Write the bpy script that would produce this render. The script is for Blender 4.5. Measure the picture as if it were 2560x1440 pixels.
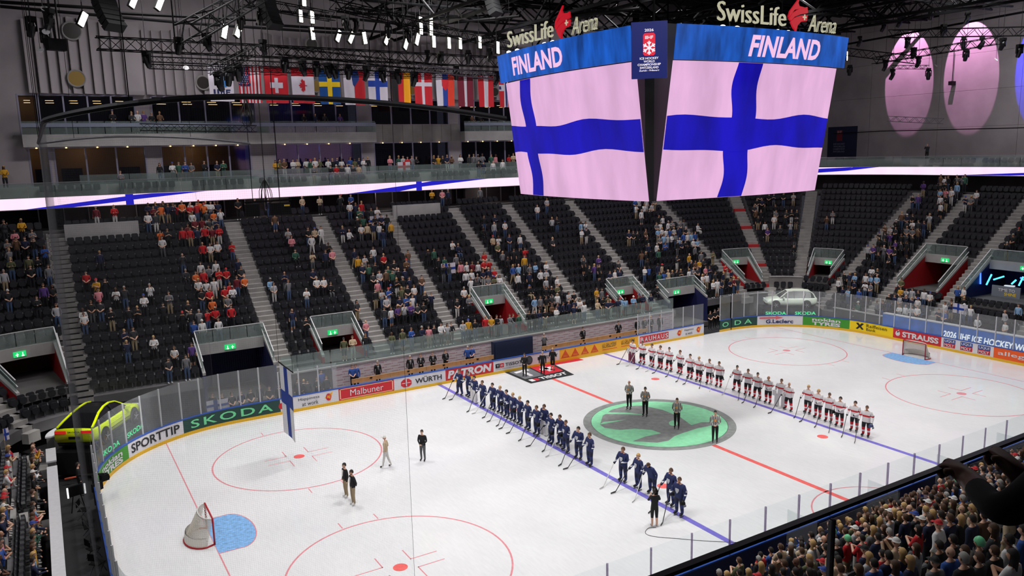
import bpy, bmesh, math, random
import numpy as np
from mathutils import Matrix, Vector, Euler
random.seed(7)
for o_ in list(bpy.data.objects): bpy.data.objects.remove(o_)
SC = bpy.context.scene
COL = SC.collection
PI = math.pi
# ---------------------------------------------------------------- camera (solved from the rink markings), world, exposure
CP = Vector((-30.985, -34.853, 16.409)); YAW, PITCH, ROLL, FPX = .53839, -.170379, -.024204, 1965.42
_f = Vector((math.cos(PITCH)*math.sin(YAW), math.cos(PITCH)*math.cos(YAW), math.sin(PITCH)))
_r0 = Vector((math.cos(YAW), -math.sin(YAW), 0)); _u0 = _r0.cross(_f)
RT = math.cos(ROLL)*_r0 + math.sin(ROLL)*_u0; UP = -math.sin(ROLL)*_r0 + math.cos(ROLL)*_u0; FW = _f
cam = bpy.data.cameras.new('camera'); camo = bpy.data.objects.new('camera', cam); COL.objects.link(camo)
cam.sensor_width = 36; cam.lens = FPX/2560*36; cam.clip_start = .05; cam.clip_end = 400
camo.matrix_world = Matrix(((RT.x, UP.x, -FW.x, CP.x), (RT.y, UP.y, -FW.y, CP.y), (RT.z, UP.z, -FW.z, CP.z), (0, 0, 0, 1)))
SC.camera = camo
W = bpy.data.worlds.new('world'); SC.world = W; W.use_nodes = True
W.node_tree.nodes['Background'].inputs[0].default_value = (.5, .5, .62, 1); W.node_tree.nodes['Background'].inputs[1].default_value = .05
vs = SC.view_settings; vs.view_transform = 'Standard'; vs.look = 'None'; vs.gamma = 1; vs.use_curve_mapping = False; vs.exposure = 0
SC.cycles.transparent_max_bounces = 32; SC.cycles.max_bounces = 6; SC.cycles.adaptive_threshold = .02; SC.cycles.diffuse_bounces = 3; SC.cycles.sample_clamp_indirect = 4; SC.cycles.use_denoising = True
def area(name, loc, target, sx, sy, power, color=(1, .98, .96), spread=PI):
    l = bpy.data.lights.new(name, 'AREA'); l.shape = 'RECTANGLE'; l.size = sx; l.size_y = sy; l.energy = power; l.color = color; l.spread = spread
    o = bpy.data.objects.new(name, l); COL.objects.link(o); o.location = loc
    o.rotation_euler = (Vector(target)-Vector(loc)).to_track_quat('-Z', 'Y').to_euler(); o['kind'] = 'helper'; return o
# arena floodlight rows under the roof, over the ice
for fx in (-21, -7, 7, 21):
    for fy in (-10, 10): area('arena_floodlight', (fx, fy, 28.5), (fx, fy*.9, 0), 7, 1.2, 1330, spread=math.radians(110))
# house lights over the stands
for hx in (-20, 0, 20): area('house_light', (hx, 24, 29.5), (hx, 27, 5), 9, 1.5, 1900, (1, .97, .98))
area('house_light', (39, 4, 29.5), (41, 4, 5), 1.5, 14, 1900, (1, .97, .98))
area('house_light', (-38, -4, 29.5), (-38, -4, 3), 1.5, 14, 1900, (1, .97, .98))
for hx in (-14, 8): area('house_light', (hx, -25, 29.5), (hx, -24, 5), 9, 1.5, 420, (1, .97, .98))
# coloured profile spots that throw the pink and blue scallops on the end wall
def spot(name, loc, target, power, color, ang, blend=.06, rad=.03):
    l = bpy.data.lights.new(name, 'SPOT'); l.energy = power; l.color = color; l.spot_size = ang; l.spot_blend = blend; l.shadow_soft_size = rad
    o = bpy.data.objects.new(name, l); COL.objects.link(o); o.location = loc
    o.rotation_euler = (Vector(target)-Vector(loc)).to_track_quat('-Z', 'Y').to_euler(); o['kind'] = 'helper'; return o
XW = 53.0   # plane of the right end wall
for yy, c, pw in ((19.2, (1, .46, .84), 9500), (12.4, (1, .46, .84), 9500), (5.2, (.03, .03, 1), 24000)):
    spot('wall_spot', (XW-4.5, yy+.2, 32.0), (XW, yy, 25.4), pw, c, math.radians(35.4))
# display lights over the two cars, lamps inside the boxes
spot('car_lamp', (-25.5, 6.5, 12), (-29.2, 13.9, 1.8), 5200, (1, .98, .95), math.radians(26), .5, .3); spot('car_lamp', (24, 8, 12), (29.7, 15, 1.8), 4500, (1, .98, .95), math.radians(26), .5, .3)
def lamp(x, y, z, p, c):
    l = bpy.data.lights.new('room_lamp', 'POINT'); l.energy = p; l.color = c; l.shadow_soft_size = .3; o = bpy.data.objects.new('room_lamp', l); COL.objects.link(o); o.location = (x, y, z); o['kind'] = 'helper'
for lx, lz, p_, c in ((-30.8, 17.2, 60, (1, .75, .4)), (-27.5, 17.2, 110, (1, .72, .4)), (-23, 17.2, 60, (1, .75, .45)), (-19, 17.2, 130, (1, .72, .4)), (-9, 17.2, 90, (.35, .35, 1)), (-4, 17.2, 60, (.4, .4, 1)), (4, 17.2, 40, (1, .85, .7)), (-31.2, 21.3, 60, (1, .85, .5)), (-10, 21.3, 60, (.4, .35, 1)), (-26, 21.3, 30, (1, .8, .6))): lamp(lx, 39., lz, p_*.28, c)
for lx in (-25, -14, -2, 9, 20): lamp(lx, 35.6, 12.8, 14, (1, .8, .75))  # added fill points under the balcony, brighten the dark concourse
# ---------------------------------------------------------------- pixel rays of the solved camera
def ray(u, v): return RT*((u-1280)/FPX) + UP*(-(v-720)/FPX) + FW
def atz(u, v, z=0.): d = ray(u, v); return CP + d*((z-CP.z)/d.z)
def aty(u, v, y): d = ray(u, v); return CP + d*((y-CP.y)/d.y)
def atx(u, v, x): d = ray(u, v); return CP + d*((x-CP.x)/d.x)
def pix(p):
    q = Vector(p)-CP; w = q.dot(FW)
    return (1280+FPX*q.dot(RT)/w, 720-FPX*q.dot(UP)/w, w)
# ---------------------------------------------------------------- materials
def lin(c):
    if isinstance(c, str): c = tuple(int(c[i:i+2], 16) for i in (0, 2, 4))
    return tuple((x/255/12.92 if x/255 <= .04045 else ((x/255+.055)/1.055)**2.4) for x in c)
MATS = {}
def M(name, col=(128, 128, 128), rough=.6, metal=0., emit=0., var=0., scale=6., bump=0., spec=.5):
    if name in MATS: return MATS[name]
    m = bpy.data.materials.new(name); m.use_nodes = True; nt = m.node_tree; b = nt.nodes['Principled BSDF']
    c = lin(col); b.inputs['Base Color'].default_value = (*c, 1); b.inputs['Roughness'].default_value = rough; b.inputs['Metallic'].default_value = metal
    b.inputs['Specular IOR Level'].default_value = spec
    if emit:
        b.inputs['Emission Color'].default_value = (*c, 1); b.inputs['Emission Strength'].default_value = emit
        b.inputs['Base Color'].default_value = (0, 0, 0, 1)
    if var or bump:
        tc = nt.nodes.new('ShaderNodeTexCoord'); n = nt.nodes.new('ShaderNodeTexNoise'); n.inputs['Scale'].default_value = scale; n.inputs['Detail'].default_value = 5
        nt.links.new(tc.outputs['Object'], n.inputs['Vector'])
        if var:
            r = nt.nodes.new('ShaderNodeMapRange'); r.inputs[1].default_value = .3; r.inputs[2].default_value = .7; r.inputs[3].default_value = 1-var; r.inputs[4].default_value = 1+var
            mx = nt.nodes.new('ShaderNodeMix'); mx.data_type = 'RGBA'; mx.blend_type = 'MULTIPLY'; mx.inputs[0].default_value = 1
            mx.inputs[6].default_value = (*c, 1); nt.links.new(n.outputs['Fac'], r.inputs[0]); nt.links.new(r.outputs[0], mx.inputs[7])
            nt.links.new(mx.outputs[2], b.inputs['Emission Color' if emit else 'Base Color'])
        if bump:
            bp = nt.nodes.new('ShaderNodeBump'); bp.inputs['Strength'].default_value = bump; nt.links.new(n.outputs['Fac'], bp.inputs['Height']); nt.links.new(bp.outputs[0], b.inputs['Normal'])
    MATS[name] = m; return m
def Mglass(name, tint=(235, 243, 242), dif=.05, refl=.05, difcol=(200, 205, 205), rough=.05):
    m = bpy.data.materials.new(name); m.use_nodes = True; nt = m.node_tree; nt.nodes.remove(nt.nodes['Principled BSDF']); out = nt.nodes['Material Output']
    t = nt.nodes.new('ShaderNodeBsdfTransparent'); t.inputs[0].default_value = (*lin(tint), 1)
    d = nt.nodes.new('ShaderNodeBsdfDiffuse'); d.inputs[0].default_value = (*lin(difcol), 1)
    g = nt.nodes.new('ShaderNodeBsdfGlossy'); g.inputs['Roughness'].default_value = rough
    n = nt.nodes.new('ShaderNodeTexNoise'); n.inputs['Scale'].default_value = 2.5; mr = nt.nodes.new('ShaderNodeMapRange'); mr.inputs[3].default_value = dif*.6; mr.inputs[4].default_value = dif*1.4
    nt.links.new(n.outputs['Fac'], mr.inputs[0])
    a = nt.nodes.new('ShaderNodeMixShader'); nt.links.new(mr.outputs[0], a.inputs[0]); nt.links.new(t.outputs[0], a.inputs[1]); nt.links.new(d.outputs[0], a.inputs[2])
    lw = nt.nodes.new('ShaderNodeLayerWeight'); pw = nt.nodes.new('ShaderNodeMath'); pw.operation = 'POWER'; pw.inputs[1].default_value = 5; fr = nt.nodes.new('ShaderNodeMath'); fr.operation = 'MULTIPLY_ADD'; fr.inputs[1].default_value = .3; fr.inputs[2].default_value = refl*.5
    nt.links.new(lw.outputs['Facing'], pw.inputs[0]); nt.links.new(pw.outputs[0], fr.inputs[0])
    b = nt.nodes.new('ShaderNodeMixShader'); nt.links.new(fr.outputs[0], b.inputs[0]); nt.links.new(a.outputs[0], b.inputs[1]); nt.links.new(g.outputs[0], b.inputs[2])
    nt.links.new(b.outputs[0], out.inputs[0]); MATS[name] = m; return m
GLASS = Mglass('rink_glass', (246, 249, 249), .075, .05, (225, 227, 230)); GLASSD = Mglass('balustrade_glass', (228, 238, 235), .15, .06, (200, 213, 210)); GLASSC = Mglass('clear_glass', (251, 253, 253), .005, .02); ACRYL = Mglass('acrylic_post', (214, 206, 222), .3, .03, (190, 182, 200))
GLASSW = Mglass('window_glass', (205, 208, 220), .03, .1, (60, 60, 90))
CONC = M('concrete', (142, 139, 137), .85, var=.16, scale=.7, bump=.05); CONCL = M('concrete_light', (176, 173, 172), .8, var=.1, scale=1.1)
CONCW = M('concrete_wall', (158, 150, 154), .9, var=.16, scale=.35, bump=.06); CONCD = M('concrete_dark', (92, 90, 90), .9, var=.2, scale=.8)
BLK = M('black_metal', (12, 12, 14), .55, spec=.25); BLKM = M('black_matt', (12, 12, 14), .85, spec=.2); GREY = M('grey_metal', (120, 120, 126), .35, .6); STEEL = M('dark_steel', (9, 9, 11), .7, spec=.1)
WHT = M('white_paint', (225, 224, 226), .5); OFFW = M('off_white', (196, 192, 196), .6); ALU = M('aluminium', (190, 190, 195), .3, .5)
# ---------------------------------------------------------------- mesh helpers
class MB:
    def __init__(s): s.v = []; s.f = []; s.m = []
    def add(s, vs, fs, mi=0):
        b = len(s.v); s.v += [tuple(p) for p in vs]; s.f += [tuple(i+b for i in f) for f in fs]; s.m += [mi]*len(fs); return s
    def box(s, c, d, rz=0, mi=0, mat=None):
        hx, hy, hz = d[0]/2, d[1]/2, d[2]/2; ca, sa = math.cos(rz), math.sin(rz); vs = []
        for z in (-hz, hz):
            for x, y in ((-hx, -hy), (hx, -hy), (hx, hy), (-hx, hy)): vs.append(Vector((c[0]+x*ca-y*sa, c[1]+x*sa+y*ca, c[2]+z)))
        if mat: vs = [mat @ v for v in vs]
        return s.add(vs, [(3, 2, 1, 0), (4, 5, 6, 7), (0, 1, 5, 4), (1, 2, 6, 5), (2, 3, 7, 6), (3, 0, 4, 7)], mi)
    def bar(s, a, b, w, h=None, mi=0):
        a = Vector(a); b = Vector(b); d = (b-a); L = d.length
        if L < 1e-6: return s
        h = h or w; d /= L; up = Vector((0, 0, 1)) if abs(d.z) < .95 else Vector((1, 0, 0)); x = d.cross(up).normalized(); y = x.cross(d)
        vs = [p + x*sx*w/2 + y*sy*h/2 for p in (a, b) for sx, sy in ((-1, -1), (1, -1), (1, 1), (-1, 1))]
        return s.add(vs, [(0, 1, 2, 3), (7, 6, 5, 4), (0, 4, 5, 1), (1, 5, 6, 2), (2, 6, 7, 3), (3, 7, 4, 0)], mi)
    def tube(s, pts, r, n=6, mi=0, caps=True):
        pts = [Vector(p) for p in pts]; k = len(pts); rs = r if isinstance(r, (list, tuple)) else [r]*k; vs = []; fs = []; px = None
        for i, p in enumerate(pts):
            d = (pts[min(i+1, k-1)]-pts[max(i-1, 0)]).normalized()
            if px is None: px = d.cross(Vector((0, 0, 1)) if abs(d.z) < .9 else Vector((1, 0, 0))).normalized()
            x = (px - d*px.dot(d)).normalized(); px = x; y = d.cross(x)
            for j in range(n): a = 2*PI*j/n; vs.append(p + (x*math.cos(a)+y*math.sin(a))*rs[i])
        for i in range(k-1):
            for j in range(n): fs.append((i*n+j, i*n+(j+1) % n, (i+1)*n+(j+1) % n, (i+1)*n+j))
        if caps: fs.append(tuple(range(n-1, -1, -1))); fs.append(tuple((k-1)*n+j for j in range(n)))
        return s.add(vs, fs, mi)
    def prism(s, poly, z0, z1, mi=0, mat=None):   # polygon in xy extruded along z
        n = len(poly); vs = [Vector((x, y, z0)) for x, y in poly]+[Vector((x, y, z1)) for x, y in poly]
        if mat: vs = [mat @ v for v in vs]
        return s.add(vs, [tuple(range(n-1, -1, -1)), tuple(range(n, 2*n))]+[(i, (i+1) % n, n+(i+1) % n, n+i) for i in range(n)], mi)
    def lathe(s, prof, n=12, c=(0, 0, 0), mi=0, mat=None):
        vs = []; fs = []; k = len(prof)
        for r, z in prof:
            for j in range(n): a = 2*PI*j/n; vs.append(Vector((c[0]+r*math.cos(a), c[1]+r*math.sin(a), c[2]+z)))
        if mat: vs = [mat @ v for v in vs]
        for i in range(k-1):
            for j in range(n): fs.append((i*n+j, i*n+(j+1) % n, (i+1)*n+(j+1) % n, (i+1)*n+j))
        fs += [tuple(range(n-1, -1, -1)), tuple((k-1)*n+j for j in range(n))]
        return s.add(vs, fs, mi)
    def mesh(s, name, mats, smooth=False):
        me = bpy.data.meshes.new(name); me.from_pydata(s.v, [], s.f)
        for m in (mats if isinstance(mats, (list, tuple)) else [mats]): me.materials.append(m)
        if any(s.m): me.polygons.foreach_set('material_index', s.m)
        if smooth: me.polygons.foreach_set('use_smooth', [True]*len(me.polygons))
        me.update(); return me
    def build(s, name, mats, parent=None, smooth=False, loc=None, rz=None):
        return obj(name, s.mesh(name, mats, smooth), parent, loc, rz)
def obj(name, me, parent=None, loc=None, rz=None):
    o = bpy.data.objects.new(name, me); COL.objects.link(o)
    if parent: o.parent = parent
    if loc is not None: o.location = loc
    if rz is not None: o.rotation_euler = (0, 0, rz)
    return o
def tag(o, label=None, cat=None, group=None, kind=None):
    if label: o['label'] = label
    if cat: o['category'] = cat
    if group: o['group'] = group
    if kind: o['kind'] = kind
    return o
def thing(name, label, cat, loc=(0, 0, 0), rz=0, group=None):
    o = bpy.data.objects.new(name, None); COL.objects.link(o); o.location = loc; o.rotation_euler = (0, 0, rz); o.empty_display_size = .1
    return tag(o, label, cat, group)
def struct(name, mb, mats, label=None, parent=None, smooth=False):
    return tag(mb.build(name, mats, parent, smooth), label, kind='structure')
def copy_tree(root, loc=None, rz=None, label=None, group=None):
    r = root.copy(); COL.objects.link(r)
    if loc is not None: r.location = loc
    if rz is not None: r.rotation_euler = (0, 0, rz)
    if label: r['label'] = label
    if group: r['group'] = group
    for ch in root.children:
        c = ch.copy(); COL.objects.link(c); c.parent = r
        for g in ch.children: d = g.copy(); COL.objects.link(d); d.parent = c
    return r
ORD = 'first second third fourth fifth sixth seventh eighth ninth tenth eleventh twelfth thirteenth fourteenth fifteenth sixteenth seventeenth eighteenth nineteenth twentieth'.split()
def ordw(i):
    if i < 20: return ORD[i]
    t, u = divmod(i+1, 10); tens = {2: 'twent', 3: 'thirt', 4: 'fort', 5: 'fift', 6: 'sixt', 7: 'sevent', 8: 'eight', 9: 'ninet'}
    if t > 9: return 'hundred-odd-%d' % (i+1)
    return tens[t]+'ieth' if u == 0 else tens[t]+'y-'+ORD[u-1]
# text as flat mesh fitted to the unit box
_TX = {}
def textgeo(s, bold=.0, shear=0., space=1.):
    k = (s, bold, shear, space)
    if k in _TX: return _TX[k]
    cu = bpy.data.curves.new('tx', 'FONT'); cu.body = s; cu.offset = bold; cu.shear = shear; cu.space_character = space; cu.resolution_u = 3
    o = bpy.data.objects.new('tx', cu); COL.objects.link(o); dg = bpy.context.evaluated_depsgraph_get(); me = bpy.data.meshes.new_from_object(o.evaluated_get(dg))
    vs = [v.co.copy() for v in me.vertices]; fs = [tuple(p.vertices) for p in me.polygons]
    bpy.data.objects.remove(o); bpy.data.curves.remove(cu); bpy.data.meshes.remove(me)
    x0 = min(v.x for v in vs); x1 = max(v.x for v in vs); y0 = min(v.y for v in vs); y1 = max(v.y for v in vs)
    _TX[k] = ([((v.x-x0)/(x1-x0), (v.y-y0)/(y1-y0)) for v in vs], fs); return _TX[k]
# ================================================================ ice and markings
RB, RL, RW = 8.5, 30., 15.; _a = RL-RB; _b = RW-RB; _q = PI/2*RB; TL = 4*_a+4*_b+4*_q
T_R = 2*_a+_q; T_N = 2*_a+2*_q+2*_b; T_L = 4*_a+3*_q+2*_b   # start of right end, near side, left end
def per(t, off=0.):
    t %= TL
    segs = ((2*_a, 's', (-_a, RW), (1, 0), (0, 1)), (_q, 'c', (_a, _b), 90), (2*_b, 's', (RL, _b), (0, -1), (1, 0)), (_q, 'c', (_a, -_b), 0),
            (2*_a, 's', (_a, -RW), (-1, 0), (0, -1)), (_q, 'c', (-_a, -_b), -90), (2*_b, 's', (-RL, -_b), (0, 1), (-1, 0)), (_q, 'c', (-_a, _b), 180))
    for s in segs:
        if t <= s[0]:
            if s[1] == 's': return (s[2][0]+s[3][0]*t+s[4][0]*off, s[2][1]+s[3][1]*t+s[4][1]*off)
            a = math.radians(s[3])-t/RB; return (s[2][0]+(RB+off)*math.cos(a), s[2][1]+(RB+off)*math.sin(a))
        t -= s[0]
    return (-_a, RW+off)
def strip(mb, t0, t1, o0, o1, z0, z1, step=.6, mi=0):
    n = max(1, int(math.ceil((t1-t0)/step))); vs = []; fs = []
    for i in range(n+1):
        t = t0+(t1-t0)*i/n; a = per(t, o0); b = per(t, o1); vs += [(*a, z0), (*b, z0), (*b, z1), (*a, z1)]
    for i in range(n):
        for j in range(4): fs.append((i*4+j, i*4+(j+1) % 4, (i+1)*4+(j+1) % 4, (i+1)*4+j))
    fs += [(3, 2, 1, 0), tuple(n*4+j for j in range(4))]
    return mb.add(vs, fs, mi)
def ice_mat():
    m = M('ice', (218, 219, 222), .2, spec=.5); nt = m.node_tree; b = nt.nodes['Principled BSDF']; tc = nt.nodes.new('ShaderNodeTexCoord')
    n1 = nt.nodes.new('ShaderNodeTexNoise'); n1.inputs['Scale'].default_value = .35; n1.inputs['Detail'].default_value = 6
    n2 = nt.nodes.new('ShaderNodeTexNoise'); n2.inputs['Scale'].default_value = 9; n2.inputs['Detail'].default_value = 8
    mp = nt.nodes.new('ShaderNodeMapping'); mp.inputs['Scale'].default_value = (1, .18, 1); mp.inputs['Rotation'].default_value = (0, 0, .6)
    nt.links.new(tc.outputs['Object'], n1.inputs['Vector']); nt.links.new(tc.outputs['Object'], mp.inputs[0]); nt.links.new(mp.outputs[0], n2.inputs['Vector'])
    ad = nt.nodes.new('ShaderNodeMath'); ad.operation = 'ADD'; nt.links.new(n1.outputs['Fac'], ad.inputs[0]); nt.links.new(n2.outputs['Fac'], ad.inputs[1])
    cr = nt.nodes.new('ShaderNodeValToRGB'); cr.color_ramp.elements[0].position = .36; cr.color_ramp.elements[0].color = (*lin((222, 223, 225)), 1); cr.color_ramp.elements[1].position = .62; cr.color_ramp.elements[1].color = (*lin((231, 232, 233)), 1)
    hf = nt.nodes.new('ShaderNodeMath'); hf.operation = 'MULTIPLY'; hf.inputs[1].default_value = .5; nt.links.new(ad.outputs[0], hf.inputs[0]); nt.links.new(hf.outputs[0], cr.inputs[0]); nt.links.new(cr.outputs[0], b.inputs['Base Color'])
    mr = nt.nodes.new('ShaderNodeMapRange'); mr.inputs[3].default_value = .05; mr.inputs[4].default_value = .2; nt.links.new(n2.outputs['Fac'], mr.inputs[0]); nt.links.new(mr.outputs[0], b.inputs['Roughness'])
    return m
ICE = ice_mat()
mb = MB(); mb.box((3, 0, -.35), (130, 120, .1)); struct('floor', mb, M('floor_rubber', (44, 44, 47), .8, var=.15, scale=1.5), 'dark rubber floor around the ice rink')
mb = MB(); pl = [per(TL*i/200, .06) for i in range(200)]; mb.prism(pl, -.3, 0); ice = struct('ice_floor', mb, ICE, 'white scratched ice of the hockey rink')
RED = M('line_red', (236, 104, 100), .35, var=.12, scale=5); REDF = M('line_red_faint', (222, 140, 148), .35, var=.12, scale=5); BLU = M('line_blue', (120, 112, 205), .35, var=.12, scale=5)
GRN = M('logo_green', (150, 232, 182), .35, var=.1, scale=3); LGR = M('logo_grey', (140, 145, 143), .4, var=.2, scale=3); CRE = M('crease_blue', (128, 178, 228), .35, var=.25, scale=6)
def flat(name, polys, m, z=.004, parent=ice):
    mb = MB()
    for p in polys: mb.prism(p, z-.003, z)
    return mb.build(name, m, parent)
def rect(cx, cy, sx, sy, a=0):
    c, s = math.cos(a), math.sin(a); return [(cx+x*c-y*s, cy+x*s+y*c) for x, y in ((-sx/2, -sy/2), (sx/2, -sy/2), (sx/2, sy/2), (-sx/2, sy/2))]
def ring(cx, cy, r0, r1, n=72, a0=0, a1=2*PI):
    out = []
    for i in range(n):
        a = a0+(a1-a0)*i/n; b = a0+(a1-a0)*(i+1)/n
        out.append([(cx+r0*math.cos(a), cy+r0*math.sin(a)), (cx+r1*math.cos(a), cy+r1*math.sin(a)), (cx+r1*math.cos(b), cy+r1*math.sin(b)), (cx+r0*math.cos(b), cy+r0*math.sin(b))])
    return out
def disc(cx, cy, r, n=40): return [(cx+r*math.cos(2*PI*i/n), cy+r*math.sin(2*PI*i/n)) for i in range(n)]
flat('centre_line', [rect(0, 0, .3, 30)], RED)
for s in (-1, 1):
    flat('blue_line', [rect(s*7.5, 0, .3, 30)], BLU); flat('goal_line', [rect(s*26, 0, .06, 27.7)], REDF)
    for y in (-7.13, 7.13):
        flat('faceoff_spot', [disc(s*6, y, .3)], RED)
        rf = RED if s < 0 else REDF
        flat('faceoff_circle', ring(s*20, y, 4.5, 4.58), REDF); flat('faceoff_spot', [disc(s*20, y, .3)], rf)
        hs = []
        for sx in (-1, 1):
            for sy in (-1, 1):
                hs.append(rect(s*20+sx*1.2, y+sy*.38, 1.2, .05)); hs.append(rect(s*20+sx*.62, y+sy*.8, .05, .9))
                hs.append(rect(s*20+sx*.85, y+sy*4.87, .05, .6))
        flat('hash_mark', hs, REDF)
    cr = [(s*26, -1.83), (s*26, 1.83)]+[(s*(26-1.0-.85*math.cos(a)), 1.83*math.sin(a)) for a in [PI/2-PI*i/16 for i in range(17)]]
    if s < 0: cr = cr[::-1]
    flat('goal_crease', [cr], CRE, .005)
    flat('crease_line', [rect(s*25.5, 1.83, 1.0, .05), rect(s*25.5, -1.83, 1.0, .05)]+[[(s*(25-.85*math.cos(a)), 1.83*math.sin(a)), (s*(25-.9*math.cos(a)), 1.88*math.sin(a)), (s*(25-.9*math.cos(b)), 1.88*math.sin(b)), (s*(25-.85*math.cos(b)), 1.83*math.sin(b))] for a, b in [(PI/2-PI*i/16, PI/2-PI*(i+1)/16) for i in range(16)]], REDF, .007)
flat('referee_crease_line', ring(0, -15, 3., 3.07, 24, .0, PI), REDF)
# centre logo
flat('centre_logo_ring', ring(0, 0, 4.08, 4.58), LGR, .006); flat('centre_logo_disc', [disc(0, 0, 4.1, 64)], GRN, .006)
def ip(l): return [tuple(atz(1400+x/3, 760+y/3)[:2]) for x, y in l]
flat('centre_logo_arrow', [ip([(385, 795), (480, 768), (620, 762), (770, 795), (900, 848), (985, 910), (1060, 888), (1180, 885), (1190, 902), (1120, 915), (1040, 930), (930, 965), (860, 990), (815, 1025), (730, 1040), (545, 1030), (640, 995), (760, 970), (690, 945), (560, 935), (450, 945), (335, 930), (300, 905), (320, 840)])], LGR, .009)
flat('centre_logo_slit', [ip([(300, 840), (340, 812), (500, 815), (640, 832), (500, 828), (345, 826)]), ip([(295, 905), (330, 884), (500, 868), (350, 897)]), [tuple(p) for p in ip([(850+34*math.cos(2*PI*i/14), 895+20*math.sin(2*PI*i/14)) for i in range(14)])]], GRN, .012)
# ================================================================ dasher boards with printed panels
YEL = M('kick_yellow', (236, 186, 40), .5); CAPB = M('cap_blue', (44, 84, 170), .4); NAVY = M('navy_panel', (24, 36, 84), .55, var=.1)
def C(name, rgb, **k): return M('print_'+name, rgb, .5, **k)
PWH = C('white', (222, 220, 224)); PBK = C('black', (26, 26, 28)); PRD = C('red', (206, 32, 44)); PGD = C('darkgreen', (28, 68, 60)); PGL = C('mint', (122, 224, 160)); PGR = C('green', (64, 152, 42)); PYE = C('yellow', (250, 214, 0)); PAM = C('amber', (244, 176, 32)); POR = C('orange', (246, 96, 28)); PNV = C('navy', (30, 40, 100)); PCR = C('cream', (240, 214, 170)); PBL = C('blue', (28, 70, 150)); PDR = C('darkorange', (214, 78, 24))
ZK, ZT = .2, 1.02; POSTM = M('post_grey', (190, 190, 194), .55)
def adtext(par, t0, t1, f, s, m, bold=.015, shear=0, space=1., o=-.024):   # f = (x0, y0, x1, y1) fractions of the panel face
    pts, fs = textgeo(s, bold, shear, space); mb = MB(); vs = []
    for x, y in pts:
        t = t0+(t1-t0)*(f[0]+(f[2]-f[0])*x); z = ZK+(ZT-ZK)*(f[1]+(f[3]-f[1])*y); p = per(t, o); vs.append((p[0], p[1], z))
    n = len(vs); mb.add(vs, fs); return mb.build('lettering', m, par)
def adpoly(par, t0, t1, poly, m, name='emblem', o=-.01):
    mb = MB(); vs = []; 
    for x, y in poly: p = per(t0+(t1-t0)*x, o); vs.append((p[0], p[1], ZK+(ZT-ZK)*y))
    n = len(vs)
    for x, y in poly: p = per(t0+(t1-t0)*x, o+.008); vs.append((p[0], p[1], ZK+(ZT-ZK)*y))
    mb.add(vs, [tuple(range(n)), tuple(range(2*n-1, n-1, -1))]+[(i, n+i, n+(i+1) % n, (i+1) % n) for i in range(n)]); return mb.build(name, m, par)
def adrect(par, t0, t1, f, m, name='print_field', o=-.009):
    mb = MB(); strip(mb, t0+(t1-t0)*f[0], t0+(t1-t0)*f[2], o, .0, ZK+(ZT-ZK)*f[1], ZK+(ZT-ZK)*f[3]); return mb.build(name, m, par)
def ell(cx, cy, rx, ry, n=18): return [(cx+rx*math.cos(2*PI*i/n), cy+ry*math.sin(2*PI*i/n)) for i in range(n)]
def panel(t0, t1, m, label, glass=None, kick=YEL, outer=None, npane=3, gm=None, pm=None):
    c = per((t0+t1)/2); th = thing('dasher_board', label, 'board', (c[0], c[1], 0), group='dasher boards around the ice')
    inv = Matrix.Translation((-c[0], -c[1], 0)); kids = []
    mb = MB(); strip(mb, t0, t1, 0, .1, ZK, ZT); kids.append(mb.build('panel_face', m, th))
    mb = MB(); strip(mb, t0, t1, -.015, .1, 0, ZK); kids.append(mb.build('kick_plate', kick, th))
    mb = MB(); strip(mb, t0, t1, -.02, .14, ZT, 1.08); kids.append(mb.build('cap_rail', CAPB, th))
    if outer: mb = MB(); strip(mb, t0, t1, .1, .13, 0, ZT); kids.append(mb.build('back_panel', outer, th))
    if glass:
        for i in range(npane):
            a = t0+(t1-t0)*i/npane; b = t0+(t1-t0)*(i+1)/npane
            mb = MB(); strip(mb, a+.02, b-.02, .05, .062, 1.08, glass); kids.append(mb.build('glass_pane', gm or GLASS, th))
            mb = MB(); p = per(a, .056); mb.box((p[0], p[1], (1.08+glass)/2), (.07, .07, glass-1.08), math.atan2(p[1], p[0])); kids.append(mb.build('post', pm or POSTM, th))
    for k in kids: k.data.transform(inv)
    th['off'] = 1; return th, inv
def AD(t0, t1, m, label, art=(), glass=None, **k):
    th, inv = panel(t0, t1, m, label, glass, **k)
    for a in art:
        o = a(th, t0, t1); o.data.transform(inv)
    del th['off']; return th
TX = lambda f, s, m, bold=.015, shear=0, space=1.: (lambda th, a, b: adtext(th, a, b, f, s, m, bold, shear, space))
PO = lambda poly, m, name='emblem', o=-.011: (lambda th, a, b: adpoly(th, a, b, poly, m, name, o))
RC = lambda f, m, name='print_field', o=-.009: (lambda th, a, b: adrect(th, a, b, f, m, name, o))
def ajlogo(x, w=.13, y=.5):
    return [PO([(x-w*.55, y-.02), (x+w*.6, y+.4), (x+w*.2, y-.36)], PAM, o=-.01), PO(ell(x, y, w*.36, .3), PRD, o=-.02), TX((x-w*.22, y-.16, x+w*.24, y+.2), 'aj', PAM, .03)]
HAP = ajlogo(.82)+[TX((.3, .52, .66, .82), 'Happiness', PBK, .0), TX((.36, .12, .64, .45), 'at work', PBK, .0), PO([(.03, .3), (.2, .8), (.13, .1)], PAM), PO(ell(.02, .45, .05, .25), PRD)]
xt = lambda x: x+_a
GS, GE = 2.85, 3.35   # glass tops: long sides, ends and corners
AD(TL-11.6, TL-7.62, PGR, 'green board with white two-line lettering below the yellow-green car', [TX((.2, .5, .85, .9), 'nokian', PWH, .03), TX((.2, .06, .85, .46), 'TYRES', PWH, .045)], GE)
AD(TL-7.62, TL-3.51, PWH, 'white board with bold black lettering in the rounded corner', [TX((.06, .2, .94, .84), 'SPORTTIP', PBK, .02)], GE)
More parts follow.
